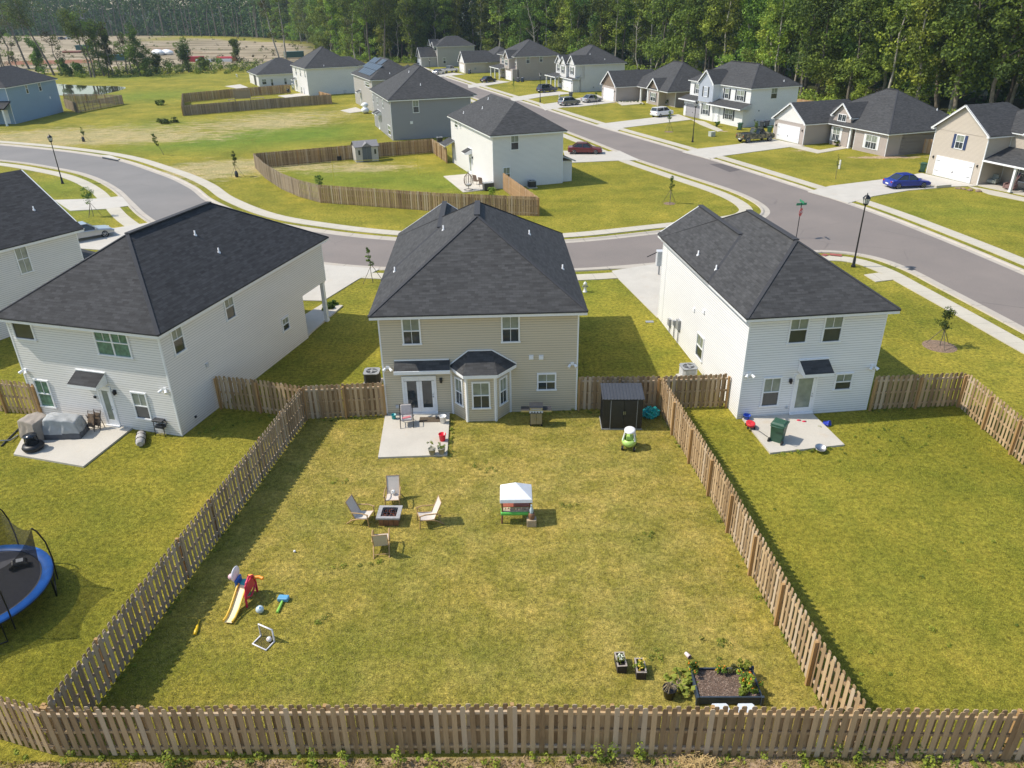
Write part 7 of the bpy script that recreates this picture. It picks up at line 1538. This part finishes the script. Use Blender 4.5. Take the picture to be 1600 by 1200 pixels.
# porch of tan gabled house
def armchair(px,py,rz,c,label):
    p=at(px,py,.12); t=thing('armchair',label,'armchair',(p.x,p.y,.12),rz,'armchairs on the porch'); m=MC('armchair_'+label.split()[0],c,.9); b=MB(); b.box(-.4,.4,-.4,.35,.12,.48); b.build('seat',m,t,bev=.06); b=MB(); b.rbox((0,.4,.62),(.8,.2,.7),(-.15,0,0)); b.build('backrest',m,t,bev=.06)
    for sx in (-1,1): b=MB(); b.box(sx*.48-.09,sx*.48+.09,-.4,.35,.12,.64); b.build('armrest',m,t,bev=.05)
armchair(1549,287,-1.0,(.30,.32,.28),'green grey armchair at the left of the porch'); armchair(1577,296,-1.0,(.22,.13,.12),'brownish armchair with red cushion behind the porch column')
p=at(1588,300); t=thing('flag','striped red and white flag with blue corner hanging from the porch','flag',(p.x,p.y,0),-1.1)
m,nt,pp=newmat('flag_cloth'); tc=N(nt,'TexCoord'); s_=N(nt,'SeparateXYZ'); uvn=N(nt,'UVMap'); L(nt,uvn.outputs[0],s_.inputs[0]); st=math_(nt,'GREATER_THAN',math_(nt,'FRACT',math_(nt,'MULTIPLY',s_.outputs[1],6.5)),.5); c1=mix(nt,st,(.75,.75,.75),(.5,.02,.03)); cn=math_(nt,'MULTIPLY',math_(nt,'LESS_THAN',s_.outputs[0],.4),math_(nt,'GREATER_THAN',s_.outputs[1],.46)); L(nt,mix(nt,cn,c1,(.02,.03,.15)),pp.inputs['Base Color'])
b=MB(); n=8
for i in range(n):
    for j in range(6):
        P_=lambda i,j:(.05*math.sin(i*.9+j*.3),-.2-i*1.3/n*.55,2.3-i*1.3/n*.75-j*.75/6); b.poly([P_(i,j+1),P_(i+1,j+1),P_(i+1,j),P_(i,j)],uv=[(i/n,1-(j+1)/6),((i+1)/n,1-(j+1)/6),((i+1)/n,1-j/6),(i/n,1-j/6)])
fo=b.build('cloth',m,t); md=fo.modifiers.new('s','SOLIDIFY'); md.thickness=.008
b=MB(); b.tube([(0,.3,1.6),(0,-1.1,2.4)],.02,6); b.build('staff',M['lgrey'],t)
for i in range(7):
    p=at(1500+i*6.5,294+i*1.0); bm=bmesh.new(); bmesh.ops.create_icosphere(bm,subdivisions=2,radius=random.uniform(.18,.38))
    for v in bm.verts: v.co=v.co*(1+mn.noise(v.co*4+Vector((i,0,0)))*.5); v.co.z=max(-.02,v.co.z*.6)
    me_=bpy.data.meshes.new('rock'); bm.to_mesh(me_); bm.free(); me_.materials.append(MC('rock_brown',(.28,.20,.13),.9,var=.4)); o=bpy.data.objects.new('rock',me_); C.objects.link(o); o.location=(p.x-.5,p.y+random.uniform(-.3,.3),.05); tag(o,'brown landscaping rock in front of the porch walk','rock','rocks before the porch')
t=thing('concrete_step','pale low concrete block between blue sedan and garage','block',at(1469,292)); b=MB(); b.rbox((0,0,.15),(1.9,1.0,.28),(0,0,.25)); b.build('block',M['slab'],t,bev=.02)
# building site things
def site(name,label,cat,px,py,build,rz=0): t=thing(name,label,cat,at(px,py),rz); build(t); return t
def bags(t):
    for k in range(5):
        b=MB(); b.ball((random.uniform(-6,6)*1.0,random.uniform(-2,2),.9),random.uniform(1.3,2.1),10,sz=.7,sx=1.3); b.build('heap',M['white'],t)
site('tarp_heap','white plastic covered heaps on the building site','tarp heap',265,86,bags)
def reds(t):
    b=MB(); b.tube([(2,0,.8),(9,1,.8)],.8,10); b.build('red_tank',MC('site_red',(.45,.03,.04),.5),t); b=MB(); b.box(-8,-3,-1,1.5,0,1.8); b.build('red_box',MC('site_red',(.45,.03,.04)),t); b=MB(); b.box(-5,8,-2.5,-1.5,0,.9); b.build('white_pipes',M['white'],t)
site('material_stack','red and white stacked building materials on the site','building materials',331,96,reds)
def pipes(t):
    b=MB(); 
    for k in range(3): b.tube([(-4,k*.9,.5),(4,k*.9,.5)],.45,8)
    b.build('pipes',MC('site_pipe',(.22,.08,.05),.7),t)
site('pipe_stack','stack of rusty pipes beyond the leaning tree','pipe stack',112,83,pipes)
def tank(t): b=MB(); b.box(-3.5,3.5,-1.5,1.5,.3,2.2); b.build('box',MC('site_green',(.03,.10,.09),.5),t,bev=.1); b=MB(); b.box(-3.6,3.6,-1.6,1.6,2.2,2.4); b.build('lid',MC('site_green',(.03,.10,.09)),t)
site('container','dark green container behind the ivy column trees','container',184,96,tank,.2); site('container','dark container near the end of the white house roof','container',460,91,tank,.4); site('container','blue grey machine box seen between the tall thin trunks','container',133,79,tank,.1)
car('pickup_truck','white pickup on the building site behind the big dark tree','pickup truck',at(102,62),at(112,61),paint('site_white',(.8,.8,.8)),6,2,1.9,'truck'); car('parked_car','dark car next to the white site pickup','car',at(93,62.5),at(100,62),paint('site_dark',(.03,.03,.03)),5,1.9,1.7,'suv')
# ---- air: pale haze over the distance
b=MB(); b.box(-1500,1500,-40,1500,-1.2,34); m,nt,pp=newmat('haze_air'); nt.nodes.remove(pp); pv=N(nt,'ShaderNodeVolumePrincipled'[10:]) if False else nt.nodes.new('ShaderNodeVolumePrincipled'); pv.inputs['Color'].default_value=(.70,.84,1,1); pv.inputs['Density'].default_value=.00014; pv.inputs['Anisotropy'].default_value=.2; L(nt,pv.outputs[0],nt.nodes['Material Output'].inputs['Volume'])
HAZE=True
if HAZE: tag(b.build('haze',m),kind='stuff')
